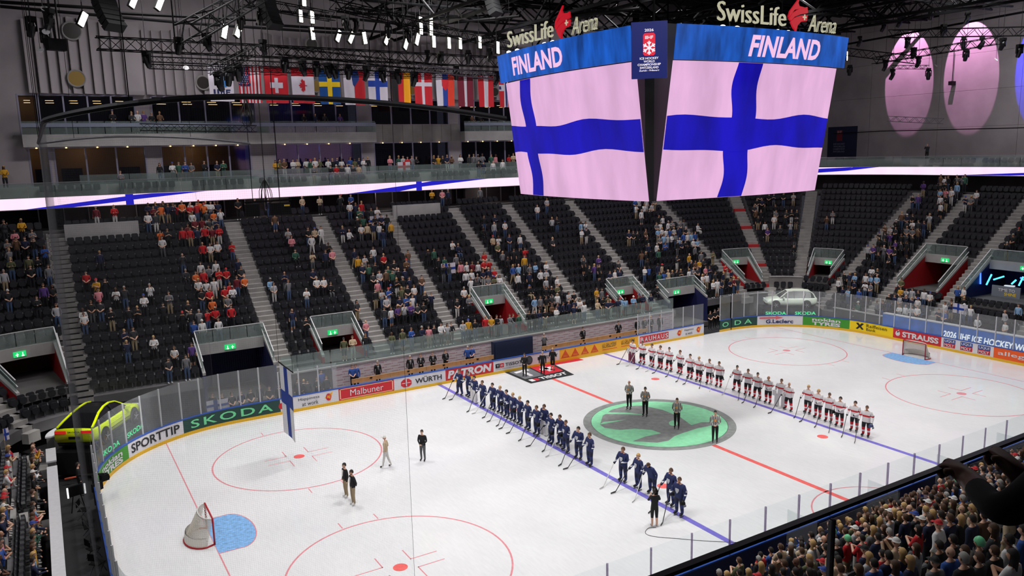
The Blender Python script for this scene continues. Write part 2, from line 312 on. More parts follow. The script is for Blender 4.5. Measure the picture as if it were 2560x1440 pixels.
AD(TL-3.51, TL+2.59, PGD, 'dark green board with wide mint lettering left of the hanging flag', [TX((.08, .2, .92, .82), 'SKODA', PGL, .012, 0, 1.25)], GE, npane=5)
AD(xt(-18.91), xt(-15), PWH, 'white board with small black words and red-yellow emblem beside the hanging flag', HAP, GS)
AD(xt(-15), xt(-11), PRD, 'red board with cream border and white lettering', [RC((.02, .06, .98, .11), PCR), RC((.02, .89, .98, .94), PCR), RC((.02, .06, .035, .94), PCR), RC((.965, .06, .98, .94), PCR), TX((.2, .25, .8, .78), 'Malbuner', PWH, .0)])
AD(xt(-11), xt(-7), PWH, 'white board with red box emblem and black capitals', [PO([(.13, .3), (.13, .62), (.18, .82), (.28, .82), (.33, .62), (.33, .3), (.28, .12), (.18, .12)], PRD), RC((.15, .45, .31, .5), PWH, o=-.014), RC((.22, .2, .24, .8), PWH, o=-.014), TX((.4, .25, .92, .8), 'WÜRTH', PBK, .02)])
AD(xt(-7), xt(-3), PRD, 'red board with very bold white italic capitals', [TX((.04, .16, .96, .88), 'PATRON', PWH, .05, .15)])
AD(xt(-3), xt(3), PWH, 'long white board with watch brand lettering behind the black carpet', [PO([(.03, .3), (.03, .7), (.09, .7), (.09, .3)], PBK), PO([(.095, .3), (.095, .7), (.15, .7), (.15, .3)], PRD), TX((.045, .4, .078, .6), 'T', PWH, .02), RC((.105, .47, .14, .53), PWH, o=-.014), RC((.117, .38, .127, .62), PWH, o=-.014), TX((.17, .36, .42, .66), 'TISSOT', PBK, .015), TX((.03, .12, .42, .2), 'SWISS WATCHES SINCE 1853', PBK, 0), PO(ell(.53, .5, .05, .42), PBK), PO(ell(.53, .5, .04, .34), C('dial', (70, 84, 90)), o=-.014), RC((.66, .35, .7, .65), PBK), RC((.705, .35, .745, .65), PRD), TX((.77, .36, .97, .66), 'TISSOT', PBK, .015)])
AD(xt(3), xt(7), PAM, 'amber board with four dark orange triangles', sum([[PO([(x-.1, .12), (x+.1, .12), (x, .9)], PDR), TX((x-.05, .2, x+.05, .38), 'Sika', PAM, .0)] for x in (.14, .38, .62, .86)], []))
AD(xt(7), xt(11), PAM, 'amber board with two serif cheese names', sum([[TX((x, .5, x+.36, .86), 'LE GRUYÈRE', PBK, .0), TX((x, .36, x+.34, .46), 'SWITZERLAND', PBK, .02), RC((x, .16, x+.38, .2), PRD)] for x in (.06, .55)], []))
AD(xt(11), xt(14.9), PWH, 'white board with red lettered blocks near the far gate', sum([[RC((.05+i*.118, .15, .05+i*.118+.112, .85), PRD), TX((.065+i*.118, .26, .05+i*.118+.097, .74), 'BAUHAUS'[i], PWH, .02)] for i in range(7)], []), GS)
AD(xt(14.9), xt(18.54), PWH, 'white board with small words between two emblems at the far gate', ajlogo(.2, .16)+ajlogo(.82, .16)+[TX((.36, .52, .66, .8), 'Happiness', PBK, .0), TX((.4, .14, .62, .44), 'at work', PBK, .0)], GS)
AD(42.06, 43.35, PGD, 'short dark green board with one mint letter at the open gate', [TX((.2, .24, .8, .78), 'O', PGL, .012)], GE, npane=1)
AD(43.55, 46.24, PGD, 'dark green board with two mint letters in the far corner', [TX((.1, .24, .8, .78), 'D A', PGL, .012)], GE, npane=2)
AD(46.24, 50.36, PWH, 'white board with red arrow and navy lettering under the white car', [PO([(.05, .68), (.42, .68), (.42, .55), (.58, .78), (.42, .98), (.42, .86), (.05, .86)], C('pale_red', (226, 110, 118))), TX((.2, .14, .8, .58), 'G.Leclerc', PNV, .03)], GE)
AD(50.36, 54.4, PGR, 'green board with white two-line lettering right of the white car', [TX((.2, .52, .8, .9), 'nokian', PWH, .03), TX((.2, .06, .8, .46), 'TYRES', PWH, .045)], GE)
AD(54.4, 58.46, PYE, 'yellow board with crossed black emblem and bank lettering', [PO([(.14, .2), (.18, .14), (.32, .8), (.27, .86)], PBK), PO([(.28, .14), (.32, .2), (.19, .86), (.14, .8)], PBK), TX((.38, .5, .86, .86), 'Raiffeisen', PBK, .0), TX((.38, .14, .6, .44), 'Bank', PBK, .0)], GE)
AD(58.46, 62.63, PRD, 'red board with white bird emblem behind the far goal', [PO(ell(.1, .5, .05, .26), PWH), PO([(.085, .6), (.115, .6), (.13, .92), (.1, .8)], PWH), TX((.2, .22, .95, .8), 'STRAUSS', PWH, .04)], GE)
AD(62.63, 66.7, PWH, 'white board with three blue and red oil logos', sum([[RC((x, .5, x+.23, .9), PBL), RC((x, .1, x+.23, .5), PRD), TX((x+.02, .56, x+.21, .84), 'LIQUI', PWH, .02), TX((x+.02, .16, x+.21, .44), 'MOLY', PWH, .02)] for x in (.05, .38, .71)], []), GE)
AD(66.7, 70.7, POR, 'orange board with white lowercase lettering at the right end', [TX((.08, .25, .8, .75), 'allegro', PWH, .01)], GE)
PLB = [(70.7, 74.7), (74.7, 78.7), (78.7, T_N)]
for i, (a, b) in enumerate(PLB): AD(a, b, PWH, 'plain white board in the right near corner, %s from the end' % ORD[i], (), GE)
PINK = M('led_pink_text', (240, 150, 165), emit=.9)
for i in range(11):
    a = T_N+i*43/11; b = a+43/11
    AD(a, b, PWH, 'near-side board with blue rail and navy back, %s from the right corner' % ORD[i], [TX((.1, .3, .9, .7), 'TIME TO SHINE', PINK, .03)] if i % 2 else (), 2.5, outer=NAVY, npane=2, gm=GLASSC, pm=ACRYL)
for i in range(7):
    a = T_N+43+i*(_q+13.352-8.0)/4.9; 
    b = T_N+43+(i+1)*(_q+13.352-8.0)/4.9
    if b > TL-11.6: b = TL-11.6
    AD(a, b, PWH, 'end board behind the near goal, %s from the near corner' % ORD[i], (), GE, outer=M('board_back', (50, 54, 66), .6))
    if b >= TL-11.6-.01: break
# ================================================================ goals
def goal(s, label):
    g = thing('hockey_goal', label, 'goal', (s*26, 0, 0), 0 if s < 0 else PI); R = M('goal_red', (176, 26, 40), .4); N = M('goal_net', (214, 208, 196), .8)
    mb = MB(); mb.tube([(0, -.915, 0), (0, -.915, 1.2), (0, -.88, 1.22), (0, .88, 1.22), (0, .915, 1.2), (0, .915, 0)], .04, 8); mb.build('frame', R, g, True)
    mb = MB(); arc = [(-.35-.75*math.sin(a), -1.05*math.cos(a), .03) for a in [PI*i/12 for i in range(13)]]
    mb.tube([(0, -.915, .03)]+arc+[(0, .915, .03)], .04, 6); mb.build('base_frame', R, g, True)
    mb = MB(); top = [(-.02-.42*math.sin(PI*i/12), -.9*math.cos(PI*i/12), 1.2) for i in range(13)]; low = [(0, -.915, .05)]+arc+[(0, .915, .05)]
    lo = [low[1+i] for i in range(13)]
    mb.tube([Vector(p) for p in top], .025, 6); mb.build('top_frame', M('goal_white', (220, 218, 214), .5), g, True)
    mb = MB(); k = 26
    def lerp(l, f): f *= 12; i = min(int(f), 11); return Vector(l[i]).lerp(Vector(l[i+1]), f-i)
    for i in range(k*2+1):
        f = i/(k*2); mb.bar(lerp(top, f), lerp(lo, f), .014)
    for j in range(1, 24):
        h = j/24; pts = [lerp(top, i/k).lerp(lerp(lo, i/k), h) for i in range(k+1)]
        for i in range(k): mb.bar(pts[i], pts[i+1], .014)
    for i in range(1, 12): mb.bar(top[i], (0, top[i][1], 1.21), .009)
    for i in range(1, 8): mb.bar((-.42*i/8, -.9*math.sqrt(1-(i/8)**2), 1.2), (-.42*i/8, .9*math.sqrt(1-(i/8)**2), 1.2), .009)
    n = mb.build('netting', N, g); tag(n, kind='stuff')
    mb = MB(); mb.prism([(p[0]*.98, p[1]*.98) for p in arc]+[(0, .9), (0, -.9)], .05, .35, 0) if False else None
    mb = MB()
    for i in range(12): mb.add([arc[i], arc[i+1], (arc[i+1][0]*.94, arc[i+1][1]*.97, .42), (arc[i][0]*.94, arc[i][1]*.97, .42)], [(0, 1, 2, 3)]); mb.add([(arc[i][0]*.94, arc[i][1]*.95, .03), (arc[i+1][0]*.94, arc[i+1][1]*.95, .03), (arc[i+1][0]*.9, arc[i+1][1]*.94, .42), (arc[i][0]*.9, arc[i][1]*.94, .42)], [(3, 2, 1, 0)])
    mb.build('base_pad', M('goal_pad', (226, 222, 214), .7), g); return g
goal(-1, 'red-framed hockey goal with white netting beside the blue crease, nearer end'); goal(1, 'small red-framed hockey goal at the far end of the ice')
# ================================================================ the lower bowl: terraces, stairs, seats, exits
XL, XR, YC = -29.8, 28., 13.4
def Q(seg, s, o):
    if seg == 'F': return (s, YC+o)
    if seg == 'N': return (s, -YC-o)
    if seg == 'R': return (XR+o, s)
    if seg == 'L': return (XL-o, s)
    c = (XR, YC) if seg == 'FR' else (XL, YC); a = math.radians(s); return (c[0]+o*math.cos(a), c[1]+o*math.sin(a))
def outdir(seg, s):
    return {'F': PI/2, 'N': -PI/2, 'R': 0., 'L': PI}[seg] if len(seg) == 1 else math.radians(s)
def ro(k): return 5.2+.85*k
def rz_(k, seg=''): return 2.2+.57*k if seg != 'N' else .6+.52*(k+2)
def slab(mb, seg, s0, s1, o0, o1, z0, z1, mi=0):
    n = 1 if len(seg) == 1 else max(2, int(abs(s1-s0)/4)); vs = []; fs = []
    for i in range(n+1):
        s = s0+(s1-s0)*i/n; a = Q(seg, s, o0); b = Q(seg, s, o1); vs += [(*a, z0), (*b, z0), (*b, z1), (*a, z1)]
    for i in range(n):
        for j in range(4): fs.append((i*4+j, i*4+(j+1) % 4, (i+1)*4+(j+1) % 4, (i+1)*4+j))
    fs += [(3, 2, 1, 0), tuple(n*4+j for j in range(4))]; return mb.add(vs, fs, mi)
TERR = M('terrace_concrete', (98, 97, 99), .9, var=.15, scale=1.2); STEP = M('stair_concrete', (158, 155, 152), .85, var=.12, scale=1.5); STEPR = M('stair_red', (190, 40, 44), .7)
BLOCKS = [  # seg, s0, s1, first row, last row, words for the place
    ('F', -29.5, -18.15, 0, 16, 'left block of the far stand'), ('F', -16.9, -10.8, 0, 16, 'second block of the far stand'), ('F', -9.6, -4.6, 0, 16, 'third block of the far stand'),
    ('F', -3.4, 2.2, 0, 16, 'fourth block of the far stand'), ('F', 3.4, 8.1, 0, 16, 'fifth block of the far stand'), ('F', 9.3, 15.6, 0, 16, 'sixth block of the far stand'), ('F', 16.8, 27.1, 0, 16, 'wide right block of the far stand'),
    ('FR', 88, 63, 0, 16, 'corner block above the white car'), ('FR', 57, 37, -1, 16, 'middle corner block above the white car'), ('FR', 31, 3, -1, 16, 'corner block right of the white car'),
    ('R', 12.8, 8.7, -2, 16, 'first block behind the far goal'), ('R', 7.5, 3.1, -2, 16, 'second block behind the far goal'), ('R', 1.9, -4.0, -2, 16, 'third block behind the far goal'), ('R', -5.2, -12, -2, 8, 'right-hand block behind the far goal'),
    ('FL', 93, 132, -1, 16, 'corner block above the yellow-green car'), ('FL', 138, 178, -1, 16, 'side corner block left of the yellow-green car'), ('L', 12.8, 5.6, -3, 6, 'end block beside the yellow-green car'), ('L', 4.4, -14, -3, 6, 'end block behind the near goal'),
    ('N', -24, -13, -2, 14, 'near stand left block'), ('N', -11.8, -1, -2, 14, 'near stand middle block'), ('N', .2, 14, -2, 14, 'near stand right block')]
# exits cut into the stand: seg, s0, s1, first cut row, last cut row, floor z, wall colour
VOMS = [('F', -22.8, -18.2, 0, 3, .2, 'blue'), ('F', -14.8, -11.6, 0, 3, 2.0, 'red'), ('F', -.95, 2.2, 0, 4, 2.0, 'red'), ('F', 12.4, 15.5, 0, 3, 2.0, 'red'), ('F', 17.7, 22.4, 0, 2, .2, 'blue'),
        ('FR', 86, 67, 1, 5, 2.9, 'red'), ('FR', 27, 9, 2, 5, 3.3, 'red'), ('R', 7.5, 3.7, 2, 7, 3.3, 'red'), ('R', 1.7, -4.0, 2, 7, 3.3, 'navy'), ('FL', 97, 124, 1, 5, 2.9, 'red')]
def cuts(seg, k, s0, s1):
    lo, hi = min(s0, s1), max(s0, s1); iv = [(lo, hi)]
    for v in VOMS:
        if v[0] == seg and v[3] <= k < v[4]:
            a, b = min(v[1], v[2])-(.15 if len(seg) == 1 else 1), max(v[1], v[2])+(.15 if len(seg) == 1 else 1); out = []
            for p, q in iv:
                if b <= p or a >= q: out.append((p, q)); continue
                if a > p: out.append((p, a))
                if b < q: out.append((b, q))
            iv = out
    return iv
SEATS = []   # (seg, s, o, z, facing, block, row)
for bi, (seg, s0, s1, k0, k1, words) in enumerate(BLOCKS):
    root = thing('stand_terrace', 'grey concrete terrace steps of the '+words, 'terrace'); root['kind'] = 'structure'; del root['category']
    for k in range(k0, k1+1):
        for a, b in cuts(seg, k, s0, s1):
            L = (b-a) if len(seg) == 1 else math.radians(b-a)*(ro(k)+.5)
            if L < .5: continue
            mb = MB(); slab(mb, seg, a, b, ro(k), ro(k)+.86, rz_(k, seg)-.62, rz_(k, seg)); mb.build('step', TERR, root)
            n = int((L-.1)/.52)
            for i in range(n):
                f = (i+.5)/n*(L-.1)/L+.05/L; s = a+(b-a)*f; SEATS.append((seg, s, ro(k)+.56, rz_(k, seg), outdir(seg, s), bi, k))
AISLES = [('F', -17.5, 0, 16), ('F', -10.2, 0, 16), ('F', -4., 0, 16), ('F', 2.8, 0, 16), ('F', 8.7, 0, 16), ('F', 16.2, 0, 16), ('F', 27.7, 0, 16), ('FR', 60, 0, 16), ('FR', 34, -1, 16), ('R', 13.4, -2, 16), ('R', 8.1, -2, 16), ('R', 2.5, -2, 16), ('R', -4.6, -2, 8), ('FL', 90.5, 0, 16), ('FL', 135, -1, 16), ('L', 13.2, -3, 6), ('L', 5., -3, 6), ('N', -12.4, -2, 14), ('N', -.4, -2, 14), ('F', -30.1, 0, 16)]
for ai, (seg, s, k0, k1) in enumerate(AISLES):
    root = thing('stair', 'grey stair flight climbing between seat blocks, %s counted around the bowl' % ordw(ai), 'stair', group='stairs between the seat blocks'); root['kind'] = 'structure'; del root['category']
    for k in range(k0, k1+1):
        for h in (0, 1):
            o = ro(k)-(.43 if h == 0 else 0); z = rz_(k, seg)-(.285 if h == 0 else 0); w = .6 if len(seg) == 1 else math.degrees(.6/o)
            if len(seg) == 2: w = min(w, 6)
            mb = MB(); slab(mb, seg, s-w, s+w, o, o+.44, z-.6, z); mb.build('step', STEPR if (seg == 'FR' and s == 60 and k % 3 == 1 and h) else STEP, root)
# --- exits
RW_ = M('exit_red', (176, 26, 34), .6); BW_ = M('exit_blue', (34, 38, 92), .6); BRN = M('exit_brown', (86, 62, 52), .7); NVW = M('exit_navy', (16, 26, 84), .5)
EXG = M('exit_green', (30, 210, 110), emit=1.1); EXW = M('exit_white', (235, 255, 240), emit=1.1)
def wall_poly(seg, s, oz, th, m, name, par, sgn=1):
    d = th/2 if len(seg) == 1 else math.degrees(th/2/oz[0][0]); vs = [(*Q(seg, s-d, o), z) for o, z in oz]+[(*Q(seg, s+d, o), z) for o, z in oz]; n = len(oz)
    mb = MB(); mb.add(vs, [tuple(range(n)), tuple(range(2*n-1, n-1, -1))]+[(i, n+i, n+(i+1) % n, (i+1) % n) for i in range(n)]); return mb.build(name, m, par)
VNAME = ['blue tunnel left of the benches', 'left of the middle benches', 'above the bench gap', 'right of the middle benches', 'blue tunnel at the far gate', 'left of the corner seats', 'right of the corner seats', 'behind the far goal', 'studio set behind the far goal', 'above the yellow-green car']
for vi, (seg, s0, s1, k0, k1, zf, colr) in enumerate(VOMS):
    root = thing('exit_opening', 'stand exit with green running-man sign, '+VNAME[vi], 'exit'); root['kind'] = 'structure'; del root['category']
    m = {'red': RW_, 'blue': BW_, 'navy': NVW}[colr]; of = ro(k0)-.05; ol = ro(k1); zl = rz_(k1)-.1; zb = rz_(k0)-.2; D = 2.6
    for i, s in enumerate((s0, s1)):
        wall_poly(seg, s, [(of, zf-.3), (ol+D, zf-.3), (ol+D, zl), (ol, zl+.1), (of, zb+.45)], .16, m, 'side_wall', root)
        wall_poly(seg, s, [(of, zb+.45), (of, zb+.62), (ol, zl+.3), (ol, zl+.1)], .2, CONCL, 'coping', root)
        if colr != 'navy' or i == 0:
            wall_poly(seg, s, [(of+.1, zb+.62), (of+.1, zb+1.35), (ol, zl+1.1), (ol, zl+.3)], .02, GLASSD, 'glass_pane', root)
            mb = MB(); mb.bar((*Q(seg, s, of+.1), zb+1.38), (*Q(seg, s, ol), zl+1.12), .06); mb.build('handrail', WHT, root)
            mb = MB(); mb.bar((*Q(seg, s-(.12 if len(seg) == 1 else .8), of+.1), zb+.95), (*Q(seg, s-(.12 if len(seg) == 1 else .8), ol), zl+.7), .05); mb.build('handrail', WHT, root)
    lo, hi = min(s0, s1), max(s0, s1)
    mb = MB(); slab(mb, seg, lo, hi, of-.3, ol+D, zf-.4, zf); mb.build('floor_slab', CONCD, root)
    mb = MB(); slab(mb, seg, lo, hi, ol+D, ol+D+.1, zf, zl); mb.build('back_wall', BRN if colr == 'red' else m, root)
    mb = MB(); slab(mb, seg, lo, hi, ol, ol+D, zl-.25, zl-.1); mb.build('soffit', BRN if colr == 'red' else m, root)
    mb = MB(); slab(mb, seg, lo, hi, ol-.2, ol, zl-.55, zl+.22); mb.build('lintel', CONCL, root)
    n = 4
    for i in range(n):
        a = lo+(hi-lo)*i/n; b = lo+(hi-lo)*(i+1)/n; g = (b-a)*.02
        mb = MB(); slab(mb, seg, a+g, b-g, ol-.12, ol-.1, zl+.22, zl+1.15); mb.build('glass_pane', GLASSD, root)
    mb = MB(); slab(mb, seg, lo, hi, ol-.14, ol-.08, zl+1.15, zl+1.19); mb.build('handrail', WHT, root)
    # exit sign: lit green box with a white arrow and running figure
    f = .48; sm = lo+(hi-lo)*f; hw = .36 if len(seg) == 1 else math.degrees(.36/ol)
    mb = MB(); slab(mb, seg, sm-hw, sm+hw, ol-.27, ol-.2, zl-.38, zl-.04); sg = mb.build('exit_sign', EXG, root)
    mb = MB(); slab(mb, seg, sm-hw*.55, sm-hw*.4, ol-.285, ol-.27, zl-.34, zl-.1); slab(mb, seg, sm-hw*.7, sm-hw*.25, ol-.285, ol-.27, zl-.36, zl-.28); slab(mb, seg, sm+hw*.35, sm+hw*.5, ol-.285, ol-.27, zl-.36, zl-.12); slab(mb, seg, sm+hw*.2, sm+hw*.7, ol-.285, ol-.27, zl-.26, zl-.2); mb.build('pictogram', EXW, sg)
# --- front walls, glass and ledges
fw = thing('wall_far_front', 'low concrete stand front behind the benches with glass balustrade', 'wall'); fw['kind'] = 'structure'; del fw['category']
BACKP = M('bench_backdrop', (206, 196, 202), .7); LET = M('backdrop_print', (186, 148, 156), .7)
x = -23.
def far_front(x0, x1, par):
    mb = MB(); mb.box(((x0+x1)/2, 17.5, .95), (x1-x0, .2, 1.9)); mb.build('wall_panel', BACKP if -14.6 <= x0 and x1 <= 17.2 else CONCD, par)
    mb = MB(); mb.box(((x0+x1)/2, 17.5, 1.95), (x1-x0, .3, .1)); mb.build('coping', CONCL, par)
    mb = MB(); mb.box(((x0+x1)/2, 17.5, 2.58), (x1-x0-.03, .02, 1.16)); mb.build('glass_pane', GLASSD, par)
x = -14.6
while x < 17.0: far_front(x, x+1.6 if x+1.6 < 17.2 else 17.2, fw); x += 1.6
x = -18.1
while x < -14.8: far_front(x, x+1.15, fw); x += 1.15
mb = MB(); slab(mb, 'F', -18.1, 17.6, 4.2, 5.2, 1.4, 2.0); mb.build('walkway', TERR, fw)
mb = MB(); rr = random.Random(3)                                  # rows of small printed wordmarks on the backdrop
for r in range(7):
    xx = -14.4+(r % 2)*.5
    while xx < 16.6:
        if not (-1.6 < xx < 1.6): mb.box((xx+.28, 17.395, .55+r*.19), (.5, .008, .035)); mb.box((xx+.66, 17.395, .56+r*.19), (.06, .008, .06))
        xx += 1.05
o = mb.build('backdrop_lettering', LET, fw); tag(o, kind='stuff')
mb = MB(); mb.box((0, 17.2, .95), (3.6, .4, 1.9)); mb.box((0, 16.98, .9), (3.4, .05, 1.7)); struct('wall_bench_gap', mb, M('gap_navy', (28, 40, 70), .5), 'navy panel wall between the two team benches')
def ledge(seg, s0, s1, o0, o1, z1, m, label, mcap, n=1):
    root = thing('ledge_wall', label, 'wall'); root['kind'] = 'structure'; del root['category']
    for i in range(n):
        a = s0+(s1-s0)*i/n; b = s0+(s1-s0)*(i+1)/n; mb = MB(); slab(mb, seg, a, b, o0+.05, o1-.05, 0, z1-.08); mb.build('wall_panel', m, root); mb = MB(); slab(mb, seg, a, b, o0, o1, z1-.08, z1); mb.build('coping', mcap, root)
    return root
LEDC = M('ledge_cap', (205, 205, 208), .5, var=.05)
ledge('L', -14, 9.0, 1.75, 2.2, 1.55, CONCD, 'white-topped ledge wall in front of the standing fans at the near goal end', LEDC, 6)
ledge('L', 9.2, 11.3, 1.75, 2.2, 1.75, CONCD, 'curved pale ledge wall beside the yellow-green car', LEDC, 2)
ledge('FL', 180, 140, 1.75, 2.2, 1.75, CONCD, 'curved pale ledge corner behind the yellow-green car', LEDC, 4)
ledb = M('led_blue', (52, 104, 190), emit=.55, var=.35, scale=2.2)
lw = ledge('R', 6.0, -12., 2.9, 3.3, 1.95, CONCD, 'blue lit display wall with white lettering behind the far goal', WHT, 6)
mb = MB(); slab(mb, 'R', 6.0, -12., 2.86, 2.9, .4, 1.85); mb.build('display', ledb, lw)
def wtext(par, s, m, org, ux, uz, w, h, bold=.02, shear=0, space=1., name='lettering', n=None):
    pts, fs = textgeo(s, bold, shear, space); ux = Vector(ux); uz = Vector(uz); org = Vector(org); mb = MB(); mb.add([org+ux*(x*w)+uz*(y*h) for x, y in pts], fs); return mb.build(name, m, par)
LEDW = M('led_white', (240, 244, 250), emit=1.)
wtext(lw, '2026 IIHF ICE HOCKEY WORLD CHAMPIONSHIP', LEDW, (XR+2.84, 0.6, .85), (0, -1, 0), (0, 0, 1), 11.5, .55, .03, .15)
ledge('R', 11.2, 6.0, 3.1, 3.4, 1.6, CONCD, 'grey front wall beside the blue display', CONCL, 2)
ledge('FR', 9, 0, 4.05, 4.3, 1.6, CONCD, 'grey curved front wall right of the white car', CONCL, 2)
ledge('FR', 90, 66, 4.85, 5.1, 2.2, CONCD, 'grey curved front wall left of the white car', CONCL, 3)
for i, (seg, a, b, k) in enumerate((('FR', 60, 30, 1), ('R', 13, 8.2, 1), ('R', 3.4, -8, 1), ('FR', 8, 0, 1))):
    if i == 0: ledge(seg, a, b, ro(1)-.1, ro(1)+.25, 3.6, CONC, 'pale curved parapet above the white car', CONCL, 3)
# --- seats: the largest in view one by one, the rest as one mass
SEATM = M('seat_black', (34, 35, 41), .42, var=.1, scale=4); 
def seat_shell(mb, mat=None):     # front faces -y
    def rb(y0, y1, z0, z1, w, c, sl):
        poly = [(-w+c, z0), (w-c, z0), (w, z0+c), (w, z1-c), (w-c, z1), (-w+c, z1), (-w, z1-c), (-w, z0+c)]; n = 8
        vs = [(x, y0+(z-z0)*sl, z) for x, z in poly]+[(x, y1+(z-z0)*sl, z) for x, z in poly]
        if mat: vs = [mat @ Vector(v) for v in vs]
        mb.add(vs, [tuple(range(n)), tuple(range(2*n-1, n-1, -1))]+[(i, n+i, n+(i+1) % n, (i+1) % n) for i in range(n)])
    return rb
def seat_parts():
    a = MB(); seat_shell(a)(.1, .16, .36, .86, .235, .07, .12); b = MB(); seat_shell(b)(-.1, .05, .38, .74, .215, .09, .1); c = MB(); c.box((0, .1, .2), (.06, .1, .4)); c.box((0, .12, .4), (.3, .06, .05)); return a, b, c
_sa, _sb, _sc = seat_parts(); SMA, SMB, SMC = _sa.mesh('backrest', SEATM), _sb.mesh('seat', SEATM), _sc.mesh('bracket', GREY)
_low = MB(); seat_shell(_low)(.1, .16, .36, .86, .235, .07, .12); seat_shell(_low)(-.1, .05, .38, .74, .215, .09, .1)
# ================================================================ centre-hung scoreboard
def led_mat(name, col, es, sc=.45, var=.1, ang=.6):
    m = M(name, col, emit=es, var=var, scale=sc); nt = m.node_tree; n = [x for x in nt.nodes if x.type == 'TEX_NOISE'][0]; tc = [x for x in nt.nodes if x.type == 'TEX_COORD'][0]
    mp = nt.nodes.new('ShaderNodeMapping'); mp.inputs['Rotation'].default_value = (ang, ang, 0); mp.inputs['Scale'].default_value = (2.2, 2.2, .5)
    nt.links.new(tc.outputs['Object'], mp.inputs[0]); nt.links.new(mp.outputs[0], n.inputs['Vector']); return m
SPINK = led_mat('screen_pink', (233, 182, 224), .93, .4, .12, .75); SBLUE = led_mat('screen_blue', (22, 14, 172), 1., .4, .3, .75); SBAND = led_mat('screen_band', (18, 82, 178), .9, .8, .55, .2); STXT = M('screen_text', (246, 196, 232), emit=1.); SNAVY = M('screen_navy', (16, 30, 110), emit=.8); SRED = M('screen_red', (232, 34, 60), emit=.95)
sb = thing('scoreboard', 'huge hanging scoreboard cube showing blue-cross flags on slanted screens', 'scoreboard', (0, 0, 14))
def FL_(a, z, d=0.):   # left screen (faces -x); a runs left to right as seen
    f = (z-13.95)/6.45; x = -5.9-.85*f - .5*(1-(2*a-1)**2) - d; return Vector((x, 5.85-11.62*a, z))
def FR_(a, z, d=0.):   # right screen (faces -y)
    f = (z-13.95)/6.45; y = -5.8-1.05*f - .5*(1-(2*a-1)**2) - d; return Vector((-5.35+11.5*a, y, z))
def BL_(a, z, d=0.): return Vector((-7.0-.5*(1-(2*a-1)**2)-d-.13*(z-20.4), 6.05-12.0*a, z))
def BR_(a, z, d=0.): return Vector((-5.5+12.0*a, -7.05-.5*(1-(2*a-1)**2)-d-.13*(z-20.4), z))
def sheet(fn, a0, a1, zf0, zf1, d, n=24, dz=None, nz=1):
    mb = MB(); g = []
    for i in range(n+1):
        a = a0+(a1-a0)*i/n; z0 = zf0(a) if callable(zf0) else zf0; z1 = zf1(a) if callable(zf1) else zf1
        g.append([fn(a, z0+(z1-z0)*j/nz, d) for j in range(nz+1)]+[fn(a, z0+(z1-z0)*j/nz, d-.06) for j in range(nz, -1, -1)])
    k = 2*nz+2; vs = sum(g, []); fs = []
    for i in range(n):
        for j in range(k): fs.append((i*k+j, i*k+(j+1) % k, (i+1)*k+(j+1) % k, (i+1)*k+j))
    fs += [tuple(range(k-1, -1, -1)), tuple(n*k+j for j in range(k))]; return mb.add(vs, fs)
INV = Matrix.Translation((0, 0, -14))
def sbp(mb, name, m, par=sb): o = mb.build(name, m, par); o.data.transform(INV); return o
body0 = [(-5.4, -5.6), (5.9, -5.6), (6., -5.4), (6., 5.6), (5.8, 5.8), (-5.4, 5.8), (-5.75, 5.6), (-5.75, -5.4)]; body1 = [(x*1.13, y*1.14) for x, y in body0]
mb = MB(); n = 8; mb.add([(x, y, 13.93) for x, y in body0]+[(x, y, 22.1) for x, y in body1], [tuple(range(n-1, -1, -1)), tuple(range(n, 2*n))]+[(i, (i+1) % n, n+(i+1) % n, n+i) for i in range(n)]); sbp(mb, 'housing', M('scoreboard_black', (14, 14, 16), .6))
w = lambda ph, am=.1: (lambda a: am*math.sin(a*9+ph)+am*.5*math.sin(a*17+ph*2))
for fn, bars, nm in ((FL_, (.165, .276), 'left'), (FR_, (.315, .456), 'right')):
    s = sbp(sheet(fn, 0, 1, 13.95, 20.4, 0), 'screen', SPINK)
    w1 = w(.5 if fn is FL_ else 2.); w2 = w(1.3 if fn is FL_ else .4)
    sbp(sheet(fn, 0, 1, lambda a: 16.33+w1(a), lambda a: 17.86+w2(a), .01), 'flag_bar', SBLUE, s)
    for z0, z1 in ((13.96, 16.33), (17.86, 20.39)):
        mb = MB(); g = []
        for i in range(15):
            z = z0-.1+(z1-z0+.2)*i/14; z = min(max(z, 13.96), 20.39); sh = .012*math.sin(z*2.2); g += [fn(bars[0]+sh, z, .012), fn(bars[1]+sh*.8, z, .012)]
        mb.add(g, [(2*i, 2*i+1, 2*i+3, 2*i+2) for i in range(14)]); sbp(mb, 'flag_bar', SBLUE, s)
for fn, t0, t1, sh in ((BL_, .17, .6, 0.), (BR_, .35, .785, .18)):
    b = sbp(sheet(fn, 0, 1, 20.42, 21.95, 0), 'band_screen', SBAND)
    pts, fs = textgeo('FINLAND', .035, sh, 1.02); mb = MB(); mb.add([fn(t0+(t1-t0)*x, 20.66+.98*y, .02) for x, y in pts], fs); sbp(mb, 'lettering', STXT, b)
# rear faces of the cube
for fn in (lambda a, z, d=0.: Vector((-FL_(a, z, d).x, -FL_(a, z, d).y, z)), lambda a, z, d=0.: Vector((-FR_(a, z, d).x+.8, -FR_(a, z, d).y, z))):
    sbp(sheet(fn, 0, 1, 13.95, 20.4, 0, 8), 'screen', SPINK)
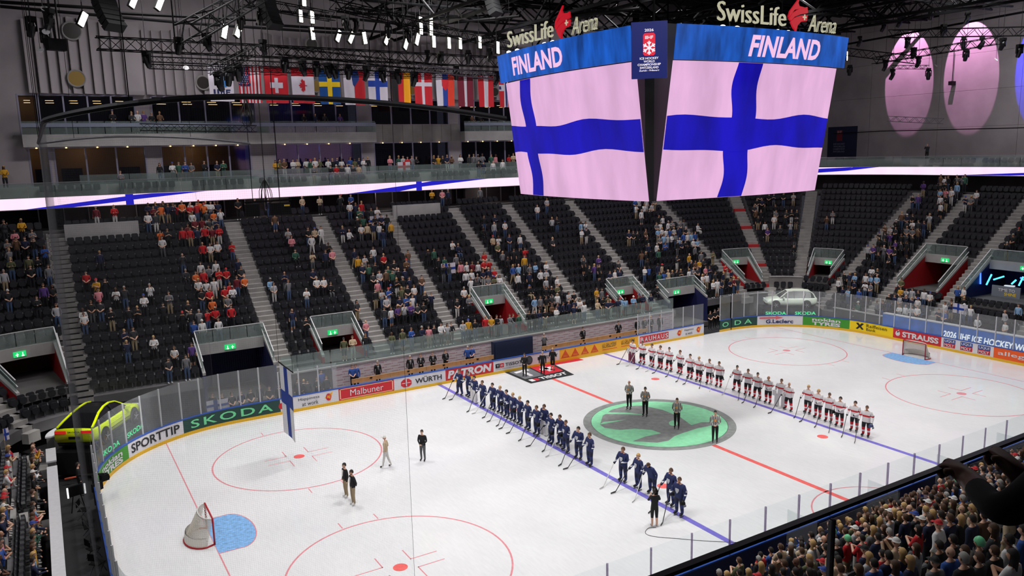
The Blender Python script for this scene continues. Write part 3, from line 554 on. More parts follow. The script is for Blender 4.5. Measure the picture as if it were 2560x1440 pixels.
# corner panel with the tournament emblem
cc = Vector((-6.42, -6.42, 0)); cx_ = Vector((1, -1, 0)).normalized(); cn = Vector((-1, -1, 0)).normalized()
def CPn(x, z, d=0.): return cc+cx_*x+cn*(d+.09*(z-20))+Vector((0, 0, z))
mb = MB(); vs = [CPn(x, z, d) for d in (.18, 0) for x, z in ((-.8, 19.6), (.8, 19.6), (.8, 22.05), (-.8, 22.05))]; mb.add(vs, [(0, 1, 2, 3), (7, 6, 5, 4), (0, 4, 5, 1), (1, 5, 6, 2), (2, 6, 7, 3), (3, 7, 4, 0)]); cpn = sbp(mb, 'emblem_panel', SNAVY)
def cpt(s, x0, z0, x1, z1, m, bold=.02, nm='lettering'):
    pts, fs = textgeo(s, bold); mb = MB(); mb.add([CPn(x0+(x1-x0)*x, z0+(z1-z0)*y, .2) for x, y in pts], fs); return sbp(mb, nm, m, cpn)
SWHT = M('screen_white', (250, 240, 250), emit=1.)
cpt('2026', -.2, 21.62, .2, 21.74, SWHT); 
for i, (s, hw) in enumerate((('ICE HOCKEY', .42), ('WORLD', .25), ('CHAMPIONSHIP', .52), ('SWITZERLAND', .42), ('Zurich - Fribourg', .45))): cpt(s, -hw, 20.42-i*.135, hw, 20.52-i*.135, SWHT)
mb = MB(); mb.add([CPn(x, z, .195) for x, z in [(-.27+.08*math.cos(a)+(0 if abs(a) > PI/2 else 0), 0) for a in []]] or [CPn(x, z, .195) for x, z in ((-.2, 20.58), (.2, 20.58), (.27, 20.66), (.27, 21.48), (.2, 21.56), (-.2, 21.56), (-.27, 21.48), (-.27, 20.66))], [tuple(range(8))]); sbp(mb, 'emblem_field', SRED, cpn)
cpt('IIHF', -.18, 21.3, .18, 21.44, SWHT)
mb = MB()
for i in range(6):
    a = PI/6+i*PI/3; c, s = math.cos(a), math.sin(a)
    for p0, p1, wd in (((0, 0), (.3*c, .3*s), .03), ((.16*c, .16*s), (.16*c+.12*math.cos(a+.8), .16*s+.12*math.sin(a+.8)), .025), ((.16*c, .16*s), (.16*c+.12*math.cos(a-.8), .16*s+.12*math.sin(a-.8)), .025)):
        d = Vector((p1[0]-p0[0], p1[1]-p0[1])); nn = Vector((-d.y, d.x)).normalized()*wd; mb.add([CPn(p0[0]+nn.x, 20.92+p0[1]+nn.y, .2), CPn(p0[0]-nn.x, 20.92+p0[1]-nn.y, .2), CPn(p1[0]-nn.x, 20.92+p1[1]-nn.y, .2), CPn(p1[0]+nn.x, 20.92+p1[1]+nn.y, .2)], [(0, 1, 2, 3)])
sbp(mb, 'snowflake', SWHT, cpn)
mb = MB()
for x in (-4.5, 4.5):
    for y in (-4.5, 4.5): mb.tube([(x, y, 22), (x, y, 31)], .05, 5); mb.bar((x, y, 24), (-x, y, 29), .12); mb.bar((x, y, 24), (x, -y, 29), .12)
sbp(mb, 'hanger', STEEL)
# lettered signs standing on top of the cube
SGN = M('sign_cream', (226, 222, 190), emit=.62); SGR = M('sign_red', (208, 16, 38), emit=.75)
def sign(org, ux, L, label):
    uz = Vector((0, 0, 1)); ux = Vector(ux); org = Vector(org); t = thing('arena_sign', label, 'sign', org, group=None); n = ux.cross(uz)*-1
    T = Matrix.Translation(-org)
    def add(o): o.data.transform(T); return o
    def tx(s, x0, x1, z0, z1, bold, shear):
        pts, fs = textgeo(s, bold, shear); mb = MB(); k = len(pts)
        mb.add([org+ux*(x0+(x1-x0)*x)+uz*(z0+(z1-z0)*y) for x, y in pts]+[org+ux*(x0+(x1-x0)*x)+uz*(z0+(z1-z0)*y)+n*.08 for x, y in pts], fs+[tuple(i+k for i in f[::-1]) for f in fs]); add(mb.build('lettering', SGN, t))
    tx('SwissLife', 0, L*.55, .1, 1.0, -.005, 0); tx('Arena', L*.75, L*1.0, -.05, .8, -.01, .3)
    for i, pl in enumerate(([(.57, .55), (.58, .85), (.62, 1.2), (.66, 1.55), (.65, 1.3), (.66, 1.15), (.72, 1.1), (.62, .95), (.59, .7)], [(.575, .5), (.6, .75), (.65, .98), (.73, 1.15), (.735, .85), (.67, .75), (.62, .6), (.59, .4)], [(.59, .35), (.63, .58), (.68, .7), (.735, .75), (.73, .45), (.68, .4), (.65, .2), (.64, -.1), (.61, .1)])):
        mb = MB(); k = len(pl); vs = [org+ux*(x*L)+uz*z for x, z in pl]+[org+ux*(x*L)+uz*z+n*.1 for x, z in pl]; mb.add(vs, [tuple(range(k)), tuple(range(2*k-1, k-1, -1))]+[(j, k+j, k+(j+1) % k, (j+1) % k) for j in range(k)]); add(mb.build('emblem', SGR, t))
    mb = MB(); c = org+ux*(L*.705)+uz*.62-n*.02; mb.bar(c-ux*.14, c+ux*.14, .03, .07); mb.bar(c-uz*.14, c+uz*.14, .03, .07); add(mb.build('cross', SGN, t))
    mb = MB()
    for f in (.1, .3, .5, .68, .85): mb.bar(org+ux*(L*f)+uz*.1+n*.1, org+ux*(L*f)-uz*.35+n*.1, .05)
    mb.bar(org+n*.15-uz*.3, org+ux*L+n*.15-uz*.3, .08); add(mb.build('bracket', BLK, t))
    for f in (.03, .14, .47, .56): mb = MB(); c = org+ux*(L*f)-uz*.2-n*.05; mb.lathe([(.05, -.1), (.13, -.06), (.13, .06), (.05, .1)], 10, c=c); add(mb.build('sign_lamp', M('sign_lamp_lit', (255, 250, 235), emit=6.), t))
sign((-6.5, 6.03, 22.35), (0, -1, 0), 8.6, 'glowing cream and red arena name sign above the left screen')
sign((-2.25, -6.5, 22.3), (1, 0, 0), 8.7, 'glowing cream and red arena name sign above the right screen')
# ================================================================ ribbon display, balcony
OB = 19.8
RIBW = led_mat('ribbon_white', (255, 224, 246), 1.1, .3, .06); RIBB = M('ribbon_blue', (26, 22, 190), emit=1.)
rib = thing('ribbon_display', 'long pink-white ribbon screen with blue crosses along the balcony edge', 'display'); 
def rp(seg, s, f, d): p = Q(seg, s, OB-d); return (p[0], p[1], 13.15+.8*f)
for seg, s0, s1 in (('F', -40, 28), ('FR', 90, 0), ('R', 13.4, -14)): mb = MB(); slab(mb, seg, s0, s1, OB-.02, OB+.12, 13.15, 13.95); mb.build('screen', RIBW, rib)
def ribpoly(seg, pts):
    mb = MB(); n = len(pts); mb.add([rp(seg, s, f, .03) for s, f in pts]+[rp(seg, s, f, .0) for s, f in pts], [tuple(range(n)), tuple(range(2*n-1, n-1, -1))]+[(i, n+i, n+(i+1) % n, (i+1) % n) for i in range(n)]); mb.build('flag_bar', RIBB, rib)
ux = lambda u: aty(u, 480, YC+OB).x
ribpoly('F', [(ux(60), .0), (ux(180), .0), (ux(312), .35), (ux(312), .0), (ux(332), 0), (ux(332), .45), (ux(520), .98), (ux(380), .98), (ux(332), .9), (ux(332), 1), (ux(312), 1), (ux(312), .8)])
ribpoly('F', [(ux(870), .0), (ux(1000), .0), (ux(1041), .3), (ux(1041), 0), (ux(1055), 0), (ux(1055), .4), (ux(1220), 1.), (ux(1080), 1.), (ux(1055), .85), (ux(1055), 1), (ux(1041), 1), (ux(1041), .75)])
ribpoly('FR', [(33, .25), (24, .5), (14, 1.), (22, 1.), (33, .8)]); ribpoly('R', [(10, .0), (5, .02), (-2, .3), (-2, .6), (3, .4)])
bal = thing('balcony', 'concrete balcony with glass rails above the ribbon screen', 'balcony'); bal['kind'] = 'structure'; del bal['category']
BSEG = (('F', -42, 28, 1.75), ('FR', 90, 0, 5.), ('R', 13.4, -14, 1.75))
for seg, s0, s1, st in BSEG:
    mb = MB(); slab(mb, seg, s0, s1, OB, OB+6, 13.1, 13.97); mb.build('deck', CONC, bal)
    mb = MB(); slab(mb, seg, s0, s1, OB+1.45, OB+1.75, 13.97, 14.75); mb.build('parapet', CONCL, bal)
    mb = MB(); slab(mb, seg, s0, s1, OB+1.75, OB+6, 13.97, 14.55); mb.build('deck', CONC, bal)
    n = int(abs(s1-s0)/st); sg = 1 if s1 > s0 else -1
    for i in range(n):
        a = s0+(s1-s0)*i/n; b = s0+(s1-s0)*(i+1)/n; e = (b-a)*.012
        mb = MB(); slab(mb, seg, a+e, b-e, OB+.05, OB+.07, 13.97, 15.02); mb.build('glass_pane', GLASSD, bal)
        if i % 2 == 0 and seg == 'F' and -31 < a < 12: mb = MB(); slab(mb, seg, a+e, a+2*(b-a)-e, OB+1.6, OB+1.62, 14.75, 15.5); mb.build('glass_pane', GLASSD, bal)
    mb = MB(); slab(mb, seg, s0, s1, OB+.03, OB+.09, 15.02, 15.06); mb.build('handrail', ALU, bal)
mb = MB(); cn_ = thing('concourse', 'dim concourse under the balcony behind the top row', 'concourse'); cn_['kind'] = 'structure'; del cn_['category']
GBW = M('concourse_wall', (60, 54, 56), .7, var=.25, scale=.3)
for seg, s0, s1, st in BSEG:
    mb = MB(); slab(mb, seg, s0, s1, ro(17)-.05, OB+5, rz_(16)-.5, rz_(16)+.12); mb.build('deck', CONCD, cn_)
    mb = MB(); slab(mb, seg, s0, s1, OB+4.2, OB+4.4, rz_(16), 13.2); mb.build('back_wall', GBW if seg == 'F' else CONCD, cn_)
for i in range(34):
    xm = -31+1.75*i; mb = MB(); mb.box((xm, YC+OB+4.1, 12.3), (.08, .12, 1.9)); mb.build('mullion', ALU, cn_)
for i, (u, ww) in enumerate(((700, 1.6), (1110, 1.7), (1180, 1.6), (420, 1.6))): mb = MB(); mb.box((aty(u, 520, 37).x, YC+OB+3.9, 12.3), (ww, .5, 1.9)); mb.build('pier', CONC, cn_)
for x0, x1 in ((-29.5, -24.5), (-3.5, 1.2)):
    mb = MB(); mb.box(((x0+x1)/2, YC+ro(15)+.5, rz_(15)+.45), (x1-x0, .25, 1.5)); o = mb.build('camera_platform', CONCL, cn_)
# ================================================================ far facade with boxes and press windows
YF = 37.5
fx = lambda u, v=300: aty(u, v, YF).x
fac = thing('wall_far', 'tall concrete far wall with two levels of lit box windows', 'wall'); fac['kind'] = 'structure'; del fac['category']
def wb(x0, x1, z0, z1, y0=YF, y1=YF+.4, m=CONCW, nm='wall_panel', par=None): mb = MB(); mb.box(((x0+x1)/2, (y0+y1)/2, (z0+z1)/2), (x1-x0, y1-y0, z1-z0)); return mb.build(nm, m, par or fac)
Z1a, Z1b, Z2a, Z2b = 14.5, 17.7, 18.65, 21.75
bays1 = [(62, 112), (125, 355), (395, 620), (683, 900), (932, 1120), (1150, 1330), (1360, 1560)]; bays2 = [(50, 98), (101, 340), (382, 640), (673, 893), (928, 1121), (1148, 1330), (1360, 1560)]
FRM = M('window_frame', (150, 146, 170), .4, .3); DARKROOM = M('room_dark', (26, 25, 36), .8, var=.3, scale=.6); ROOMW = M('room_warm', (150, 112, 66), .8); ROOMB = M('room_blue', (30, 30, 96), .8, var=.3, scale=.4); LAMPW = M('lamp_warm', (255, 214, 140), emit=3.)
wn = 0
for lvl, (bays, za, zb) in enumerate(((bays1, Z1a, Z1b), (bays2, Z2a, Z2b))):
    xs = [(-33 if i == 0 else fx(bays[i-1][1]), fx(b[0])) for i, b in enumerate(bays)]+[(fx(bays[-1][1]), 30)]
    for a, b in xs: wb(a, b, za, zb)
    for bi, (u0, u1) in enumerate(bays):
        x0, x1 = fx(u0), fx(u1); wn += 1
        t = thing('window_%d' % wn, '%s level glazed box window, %s from the left end' % (('lower', 'upper')[lvl], ORD[bi]), 'window'); t['kind'] = 'structure'; del t['category']
        if lvl and bi == 4: wb(x0, x1, za, za+.75, par=fac); zl = za+.75
        else: zl = za
        n = max(1, int(round((x1-x0)/1.9)))
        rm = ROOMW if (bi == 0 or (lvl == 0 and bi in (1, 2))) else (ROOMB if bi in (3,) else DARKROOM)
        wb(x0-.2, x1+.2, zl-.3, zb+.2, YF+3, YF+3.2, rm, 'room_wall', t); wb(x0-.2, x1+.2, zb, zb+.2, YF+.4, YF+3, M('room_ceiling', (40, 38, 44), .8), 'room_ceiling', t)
        for i in range(n+1): wb(x0+(x1-x0)*i/n-.06, x0+(x1-x0)*i/n+.06, zl, zb, YF-.03, YF+.12, FRM, 'mullion', t)
        wb(x0, x1, zb-.1, zb, YF-.02, YF+.12, FRM, 'frame_head', t)
        for i in range(n): wb(x0+(x1-x0)*i/n+.06, x0+(x1-x0)*(i+1)/n-.06, zl, zb-.1, YF+.04, YF+.06, GLASSW, 'glass_pane', t)
        for i in range(n):
            if lvl:
                for j in range(2): wb(x0+(x1-x0)*(i+.3)/n, x0+(x1-x0)*(i+.65)/n, zb-.35-.22*j, zb-.31-.22*j, YF+2.2-.5*j, YF+2.3-.5*j, LAMPW, 'ceiling_lamp', t)
            else: mb = MB(); mb.lathe([(.02, 0), (.07, -.03), (.06, -.09)], 8, (x0+(x1-x0)*(i+.4)/n, YF-.25, zb-.02)); mb.build('downlight', LAMPW, t)
            if lvl == 0 and i % 2 == 0: wb(x0+(x1-x0)*(i+.2)/n, x0+(x1-x0)*(i+.9)/n, za+.4, za+1.5, YF+2.9, YF+3, BLKM, 'room_cabinet', t)
# slabs and upper balconies
for a, b, pr_ in ((50, 928, 1.1), (928, 1148, .05), (1148, 1560, 1.1)):
    x0, x1 = fx(a), fx(b); wb(x0, x1, Z1b, Z2a, YF-pr_, YF+.4, CONCL if pr_ > 1 else CONCW, 'slab_edge')
    if pr_ > 1:
        n = int((x1-x0)/1.9)
        for i in range(n): wb(x0+(x1-x0)*i/n+.03, x0+(x1-x0)*(i+1)/n-.03, Z2a, Z2a+1.0, YF-pr_+.08, YF-pr_+.1, GLASSD, 'glass_pane')
        wb(x0, x1, Z2a+.55, Z2a+.85, YF-pr_+.02, YF-pr_+.07, M('rail_grey', (150, 158, 178), .4, .3), 'rail_band')
    else:
        for i in range(9): wb(x0+(x1-x0)*i/9+.02, x0+(x1-x0)*(i+1)/9-.02, Z1b+.02, Z2a+.7, YF-.09, YF-.05, CONC, 'panel')
wb(-33, fx(50), Z1b, Z2a)
# fluted upper wall: each rib is a panel
x = -30.6; zt = 27.2; pw = .75
rib_m = MB(); rib_m.add([(0, 0, 0), (pw, 0, 0), (pw, -.03, 0), (.08, -.5, 0), (0, -.5, 0), (0, 0, 1), (pw, 0, 1), (pw, -.03, 1), (.08, -.5, 1), (0, -.5, 1)], [(4, 3, 2, 1, 0), (5, 6, 7, 8, 9), (0, 1, 6, 5), (1, 2, 7, 6), (2, 3, 8, 7), (3, 4, 9, 8), (4, 0, 5, 9)]); RM = rib_m.mesh('panel', CONCW)
i = 0
wb(-33, 30, Z2b, 33.5, YF, YF+.4)
piers = [fx(345), fx(645), fx(910), fx(1135)]
while x < 28:
    if not any(p-.9 < x+.5 < p+.7 for p in piers): o = obj('panel', RM, fac, (x, YF, Z2b+.05)); o.scale = (1, 1, zt+.35*math.sin(i*.4)-Z2b)
    x += pw; i += 1
for p in piers: wb(p-.65, p+.65, Z2b, zt+.3, YF-.52, YF)
wb(-46, -33, 13.2, 33.5)
for i, (u, v, r, m) in enumerate(((179, 77, .85, 'd'), (191, 196, .8, 'w'), (508, 207, .72, 'd'), (780, 111, .7, 'd'), (790, 215, .68, 'w'), (1030, 225, .62, 'w'), (1237, 230, .6, 'd'))):
    r *= .78; c = aty(u, v, YF-.56); t = thing('round_window', 'round porthole in the fluted concrete wall, %s from the left' % ORD[i], 'window', c, group='round portholes')
    mt = Matrix.Rotation(PI/2, 4, 'X'); mb = MB(); mb.tube([(r*math.cos(2*PI*k/24), 0, r*math.sin(2*PI*k/24)) for k in range(25)], .07, 6, caps=False); mb.build('rim', CONC, t); mb = MB(); mb.lathe([(r, -.03), (r, .03)], 24, mat=mt); mb.build('pane', M('port_'+m, (150, 122, 62) if m == 'w' else (40, 36, 32), .3), t)  # 'w' panes have a lit look put into their brownish colour
# right end wall and corner wall
rw = thing('wall_right', 'bare board-marked concrete end wall washed with pink light', 'wall'); rw['kind'] = 'structure'; del rw['category']
for i in range(7):
    for j in range(5): mb = MB(); mb.box((XW+.25, 36-i*8.2, 16.1+j*3.7), (.5, 8.17, 3.68)); mb.build('panel', CONCW, rw)
mb = MB(); mb.box((41, 37.9, 23), (24, .8, 20)); mb.build('panel', CONCD, rw)
ban = thing('wall_banner', 'dark navy banner with faint red tournament emblem on the end wall', 'banner', (XW-.06, 27.2, 14.3)); mb = MB(); mb.box((0, 0, 2.1), (.08, 4., 4.3)); mb.build('cloth', M('banner_navy', (18, 26, 62), .7), ban)
mb = MB(); mb.box((-.05, .35, 3.2), (.02, .8, 1.3)); mb.build('emblem', M('banner_red', (120, 30, 44), .7), ban)
for i, s in enumerate(('ICE HOCKEY', 'WORLD', 'CHAMPIONSHIP', 'SWITZERLAND')): o = wtext(ban, s, M('banner_print', (120, 120, 150), .7), (-.06, .35+.8, 2.1-.3*i), (0, -1, 0), (0, 0, 1), 1.6, .2)
o = wtext(ban, 'IIHF', M('banner_print2', (170, 150, 160), .7), (-.07, .65, 3.5), (0, -1, 0), (0, 0, 1), .6, .25); 
# near side: balcony front under the camera is left out of view; roof
mb = MB(); mb.box((8, 2, 34), (100, 90, .6)); struct('ceiling', mb, M('roof_black', (20, 20, 24), .9), 'black arena roof above the trusses')
# ================================================================ national flags along the far wall
def flagcloth(name, label, x0, x1, z0, z1, y, pieces, base, sag=.12):
    t = thing(name, label, 'flag', ((x0+x1)/2, y, z0), group='hanging flags in a row under the truss')
    W_, H_ = x1-x0, z1-z0; nx, nz = 14, 8
    def P(a, b, d=0.): return (-W_/2+W_*a+.05*W_*(1-b)*(a-.5)*-1.2, .09*math.sin(a*11+b*2)*(.3+.7*(1-b))-d, H_*b)
    mb = MB(); g = [P(i/nx, j/nz, s) for s in (0, -.02) for j in range(nz+1) for i in range(nx+1)]; k = (nx+1)*(nz+1); fs = []
    for j in range(nz):
        for i in range(nx): a = j*(nx+1)+i; fs += [(a, a+1, a+nx+2, a+nx+1), (k+a+nx+1, k+a+nx+2, k+a+1, k+a)]
    mb.add(g, fs); c = mb.build('cloth', base, t, True)
    for m, poly in pieces:   # polygons in unit square, cut into columns
        mb = MB()
        for pl in poly:
            if len(pl) == 4 and not isinstance(pl[0], tuple):
                a0, b0, a1, b1 = pl; n = max(1, int((a1-a0)*14))
                for i in range(n):
                    p, q = a0+(a1-a0)*i/n, a0+(a1-a0)*(i+1)/n
                    for j in range(4): r, s_ = b0+(b1-b0)*j/4, b0+(b1-b0)*(j+1)/4; mb.add([P(p, r, .015), P(q, r, .015), P(q, s_, .015), P(p, s_, .015)], [(0, 1, 2, 3)])
            else: mb.add([P(x, y_, .035) for x, y_ in pl], [tuple(range(len(pl)))])
        mb.build('emblem', m, t)
    for a in (.04, .96): mb = MB(); q0 = P(a, 1.); mb.bar(q0, (q0[0], -.15, H_+.62), .03); mb.build('strap', STEEL, t)
    return t
def FM(n, c): return M('flag_'+n, c, .8)
fR, fW, fB, fK, fG, fN, fM_ = FM('red', (200, 30, 44)), FM('white', (214, 208, 220)), FM('blue', (24, 62, 160)), FM('black', (34, 30, 34)), FM('gold', (250, 170, 20)), FM('navy', (30, 44, 92)), FM('maroon', (116, 22, 46))
fY = FM('yellow', (246, 206, 24)); fLB = FM('skyblue', (60, 130, 200)); fSB = FM('swedenblue', (10, 76, 150)); fO = FM('orangered', (226, 62, 40))
leaf = [(.5, .85), (.44, .72), (.36, .77), (.38, .6), (.22, .68), (.2, .6), (.12, .56), (.24, .42), (.2, .36), (.4, .36), (.48, .34), (.48, .2)]; leaf = leaf+[(1-x, y) for x, y in leaf[::-1]]
leafr = [(.5+(y-.55)*-.62*1.0+.02, .5+(x-.5)*.62) for x, y in leaf]; leafr = [(min(max(1-(.5+(y-.5)*.62), 0), 1), .5+(x-.5)*.5) for x, y in leaf]
stars = [ell(.06+.09*i+(.045 if j % 2 else 0), .97-.055*j, .018, .011, 6) for j in range(9) for i in range(5 if j % 2 == 0 else 4)]
FLG = [(517, 580, 158, 'white flag with blue square emblem and dark lettering', fW, [(fLB, [(.3, .38, .72, .56)]), (FM('lt', (150, 180, 210)), [(.3, .56, .72, .72)]), (fN, [(.16, .2, .24, .32), (.3, .2, .38, .32), (.44, .2, .5, .32), (.56, .2, .62, .32), (.5, .24, .56, .28), (.68, .2, .74, .32), (.74, .28, .86, .32), (.74, .23, .84, .26)])]),
 (592, 650, 164, 'striped red and white flag with starry blue canton', fW, [(fR, [(i*2/13, 0, (i*2+1)/13, 1.) for i in range(7)]), (fN, [(0, .45, .54, 1.)]), (FM('star', (225, 225, 235)), stars)]),
 (658, 717, 166, 'red flag with white cross', fR, [(fW, [(.42, .28, .58, .7), (.22, .42, .78, .57)])]),
 (726, 783, 168, 'red and white flag with red maple leaf', fW, [(fR, [(0, .76, 1, 1), (0, 0, 1, .24)]), (FM('leafred', (200, 30, 44)), [leafr])]),
 (795, 848, 172, 'blue flag with yellow cross', fSB, [(fY, [(.38, 0, .62, 1), (0, .5, 1, .64)])]),
 (857, 910, 175, 'white and red flag with blue triangle', fW, [(fR, [(.5, 0, 1., 1.)]), (FM('wedge', (30, 60, 130)), [[(0, 1), (1, 1), (.5, .52)]])]),
 (918, 967, 177, 'white flag with blue cross', fW, [(fB, [(.36, 0, .6, 1), (0, .54, 1, .72)])]),
 (977, 1024, 180, 'black, red and gold striped flag', fR, [(fK, [(0, 0, .33, 1)]), (fG, [(.66, 0, 1, 1)])]),
 (1034, 1079, 182, 'red flag with off-centre white cross', fR, [(fW, [(.4, 0, .58, 1), (0, .6, 1, .72)])]),
 (1089, 1134, 183, 'white, blue and red flag with coat of arms', FM('bl2', (34, 66, 160)), [(fW, [(0, 0, .34, 1)]), (fO, [(.66, 0, 1, 1)]), (FM('shield', (215, 40, 50)), [[(.3, .82), (.7, .82), (.7, .62), (.6, .52), (.5, .47), (.4, .52), (.3, .62)]]), (FM('shieldw', (230, 230, 235)), [[(.48, .55), (.52, .55), (.52, .8), (.48, .8)], [(.4, .7), (.6, .7), (.6, .73), (.4, .73)], [(.42, .63), (.58, .63), (.58, .66), (.42, .66)]])]),
 (1143, 1182, 186, 'maroon flag with white stripe', fM_, [(fW, [(.4, 0, .6, 1)])]), (1195, 1233, 188, 'red, white and red striped flag', fR, [(fW, [(.34, 0, .66, 1)])]), (1247, 1284, 190, 'red flag with blue cross edged white beside the scoreboard', fR, [(fW, [(.3, 0, .6, 1), (0, .52, 1, .72)]), (FM('nb', (24, 40, 110)), [[(.38, 0), (.52, 0), (.52, 1), (.38, 1)], [(0, .57), (1, .57), (1, .67), (0, .67)]])])]
for u0, u1, v, lab, base, pcs in FLG:
    a = aty(u0, v, 33.); b = aty(u1, v, 33.); flagcloth('flag', lab+' hanging from the far truss', a.x, b.x, a.z-2.95, a.z, 33., pcs, base)
# ================================================================ ceiling rig: trusses, girders, lamps, speakers
def truss(a, b, label, size=.5, n=None, tri=False, mat=STEEL, name='lighting_truss', cat='truss', group='trusses under the roof'):
    a = Vector(a); b = Vector(b); L = (b-a).length; d = (b-a)/L; up = Vector((0, 0, 1)); x = d.cross(up).normalized(); y = x.cross(d); h = size/2; r = max(.03, size*.06)
    t = thing(name, label, cat, a, group=group); T = Matrix.Translation(-a)
    cs = [x*sx*h+y*sy*h for sx, sy in (((-1, 1), (1, 1), (0, -1)) if tri else ((-1, 1), (1, 1), (1, -1), (-1, -1)))]
    for c in cs: mb = MB(); mb.bar(a+c, b+c, r*1.5); mb.build('chord', mat, t).data.transform(T)
    n = n or max(2, int(L/size)); mb = MB()
    for i in range(n):
        for j in range(len(cs)):
            p, q = cs[j], cs[(j+1) % len(cs)]
            if i % 2: p, q = q, p
            mb.bar(a+d*(L*i/n)+p, a+d*(L*(i+1)/n)+q, r*.9)
    o = mb.build('lacing', mat, t); o.data.transform(T); tag(o, kind='stuff'); return t
def tr(u0, v0, y0, u1, v1, y1, label, size, **k):
    a, b = (aty(u0, v0, y0), aty(u1, v1, y1)) if u0 < 2000 else (atx(u0, v0, y0), atx(u1, v1, y1))   # right-hand trusses are placed by x
    return truss(a, b, label, size, **k)
tr(240, 108, 25, 1290, 158, 25, 'long box truss crossing in front of the fluted wall', .8)
tr(356, 147, 32.6, 1290, 186, 32.6, 'upper thin truss the flags hang from', .4); tr(372, 166, 32.9, 1290, 195, 32.9, 'lower thin truss just above the flags', .34)
tr(535, 176, 12, 632, 126, 20, 'short slanting truss left of the flags', .5); tr(690, 126, 22, 1110, 172, 22, 'truss with moving lights over the flags', .5); tr(1040, 168, 20, 1268, 196, 20, 'pale truss beside the scoreboard', .4, mat=GREY)
tr(465, 84, 8, 720, -60, 16, 'steep heavy truss at the upper left', .9); tr(830, 10, 18, 1290, 120, 26, 'slanting truss behind the bright floodlights', .6)
tr(2225, 85, 41, 2575, 78, 41, 'long truss in front of the pink wall light', .7); tr(2185, 152, 42, 2500, 100, 40, 'second truss crossing the pink wall light', .6); tr(2228, 168, 43, 2320, 168, 43, 'short thin truss before the pink wall light', .35)
tr(2222, 297, 44, 2355, 303, 44, 'small truss hanging low before the end wall', .5, mat=GREY); tr(350, 318, 30.5, 640, 322, 30.5, 'truss along the upper box balcony', .5); tr(2130, 42, 38, 2570, -25, 34, 'upper truss at the right edge', .8)
tr(2120, 130, 40, 2290, 150, 42, 'dark truss right of the scoreboard', .7); tr(600, 1, 20, 830, 42, 24, 'truss at the top edge above the lamps', .6)
for i, gx in enumerate((-2, 7, 16, 25, 34)): truss((gx, -12, 28.2), (gx, 36, 28.2), 'black roof girder running over the ice, %s from the left' % ORD[i], 2.4, 14, name='roof_girder', cat='girder', group='roof girders')
for i, gy in enumerate((6, 14, 22, 30)): truss((-8, gy, 29.2), (46, gy, 29.2), 'black cross girder under the roof, %s from the ice' % ORD[i], 1.8, 20, name='cross_girder', cat='girder', group='cross girders')
PIP = [((0, 16, 28), (470, 58, 28)), ((470, 58, 28), (900, 86, 28)), ((700, 28, 29), (1280, 90, 29)), ((0, 5, 24), (240, 20, 24)), ((640, 60, 29), (1150, 92, 29)), ((240, 30, 26), (640, 50, 26)), ((900, 0, 26), (1280, 30, 26)), ((1290, 60, 26), (1600, 20, 10)), ((1100, 60, 30), (1300, 40, 20)), ((1600, 40, 14), (1800, 20, 14)), ((2120, 110, 24), (2560, 30, 6)), ((2100, 75, 24), (2560, 10, 10))]
for i, (p, q) in enumerate(PIP): mb = MB(); mb.tube([aty(*p), aty(*q)], .11, 6); tag(mb.build('roof_pipe', STEEL), 'dark pipe under the roof, %s of those at the top edge' % ordw(i), 'pipe', 'dark roof pipes')
mb = MB(); mb.tube([aty(2085, 334, 28.), aty(2200, 328, 22), aty(2575, 319, 3.)], .05, 5); tag(mb.build('steel_cable', BLK), 'black cable stretched across the end wall', 'cable')
for i, (u, v0, v1, y) in enumerate(((150, 90, 110, 20), (440, -40, 130, 20), (985, -20, 60, 26), (1010, -20, 120, 28), (605, -30, 130, 18), (1120, -20, 60, 22))):
    p = aty(u, v1, y); mb = MB(); mb.tube([p, p+Vector((0, 0, 34-p.z))], .05, 5); tag(mb.build('hanging_rod', BLK), 'thin black rod hanging from the roof, %s from the left' % ORD[i], 'rod', 'rods hanging from the roof')
# floodlights, each with housing and lit face
LMP = M('flood_lens', (255, 246, 228), emit=14.); HOUS = M('lamp_housing', (13, 13, 15), .6, spec=.2)
fl0 = None
FLO = [(335, 2, 24, .5), (400, 8, 24, .5), (208, 48, 24, .5), (752, 40, 28, 0), (781, 43, 28, 0), (782, 84, 28, -.1), (847, 90, 28, .5), (879, 94, 28, .6), (912, 95, 28, -.2), (968, 98, 28, .6), (1052, 57, 26, 0), (1078, 57, 26, 0), (1053, 71, 26, 0), (1078, 74, 26, 0), (1085, 104, 26, 0), (1044, 98, 26, .4), (1016, 109, 26, .5), (1123, 107, 26, 0), (1151, 108, 26, 0), (1200, 106, 24, 0), (1245, 119, 22, 0), (597, 76, 22, .5), (562, 78, 22, .3), (2118, 140, 22, 0), (760, 0, 28, 0)]
for i, (u, v, y, tl) in enumerate(FLO):
    p = aty(u, v, y); lab = 'bright white floodlight under the roof, %s counted from the left group' % ordw(i); s = 1. if y > 10 else .45
    t = thing('floodlight', lab, 'light', p, group='bright floodlights'); 
    rot = Euler((0, tl, .55)).to_matrix().to_4x4()
    mb = MB(); mb.box((0, .12, 0), (.44*s, .2*s, 1.0*s), mat=rot); mb.build('housing', HOUS, t); mb = MB(); mb.box((0, 0, 0), (.36*s, .06, .9*s), mat=rot); mb.build('lens', LMP, t)
    mb = MB(); mb.bar((0, .2*s, .3*s), (0, .2*s, 1.1*s), .06); mb.build('yoke', BLK, t)
    if y > 10: mb = MB(); mb.bar((0, .2*s, 1.0*s), (0, .2*s, 33.72-p.z), .03); mb.build('hanger_rod', BLK, t)
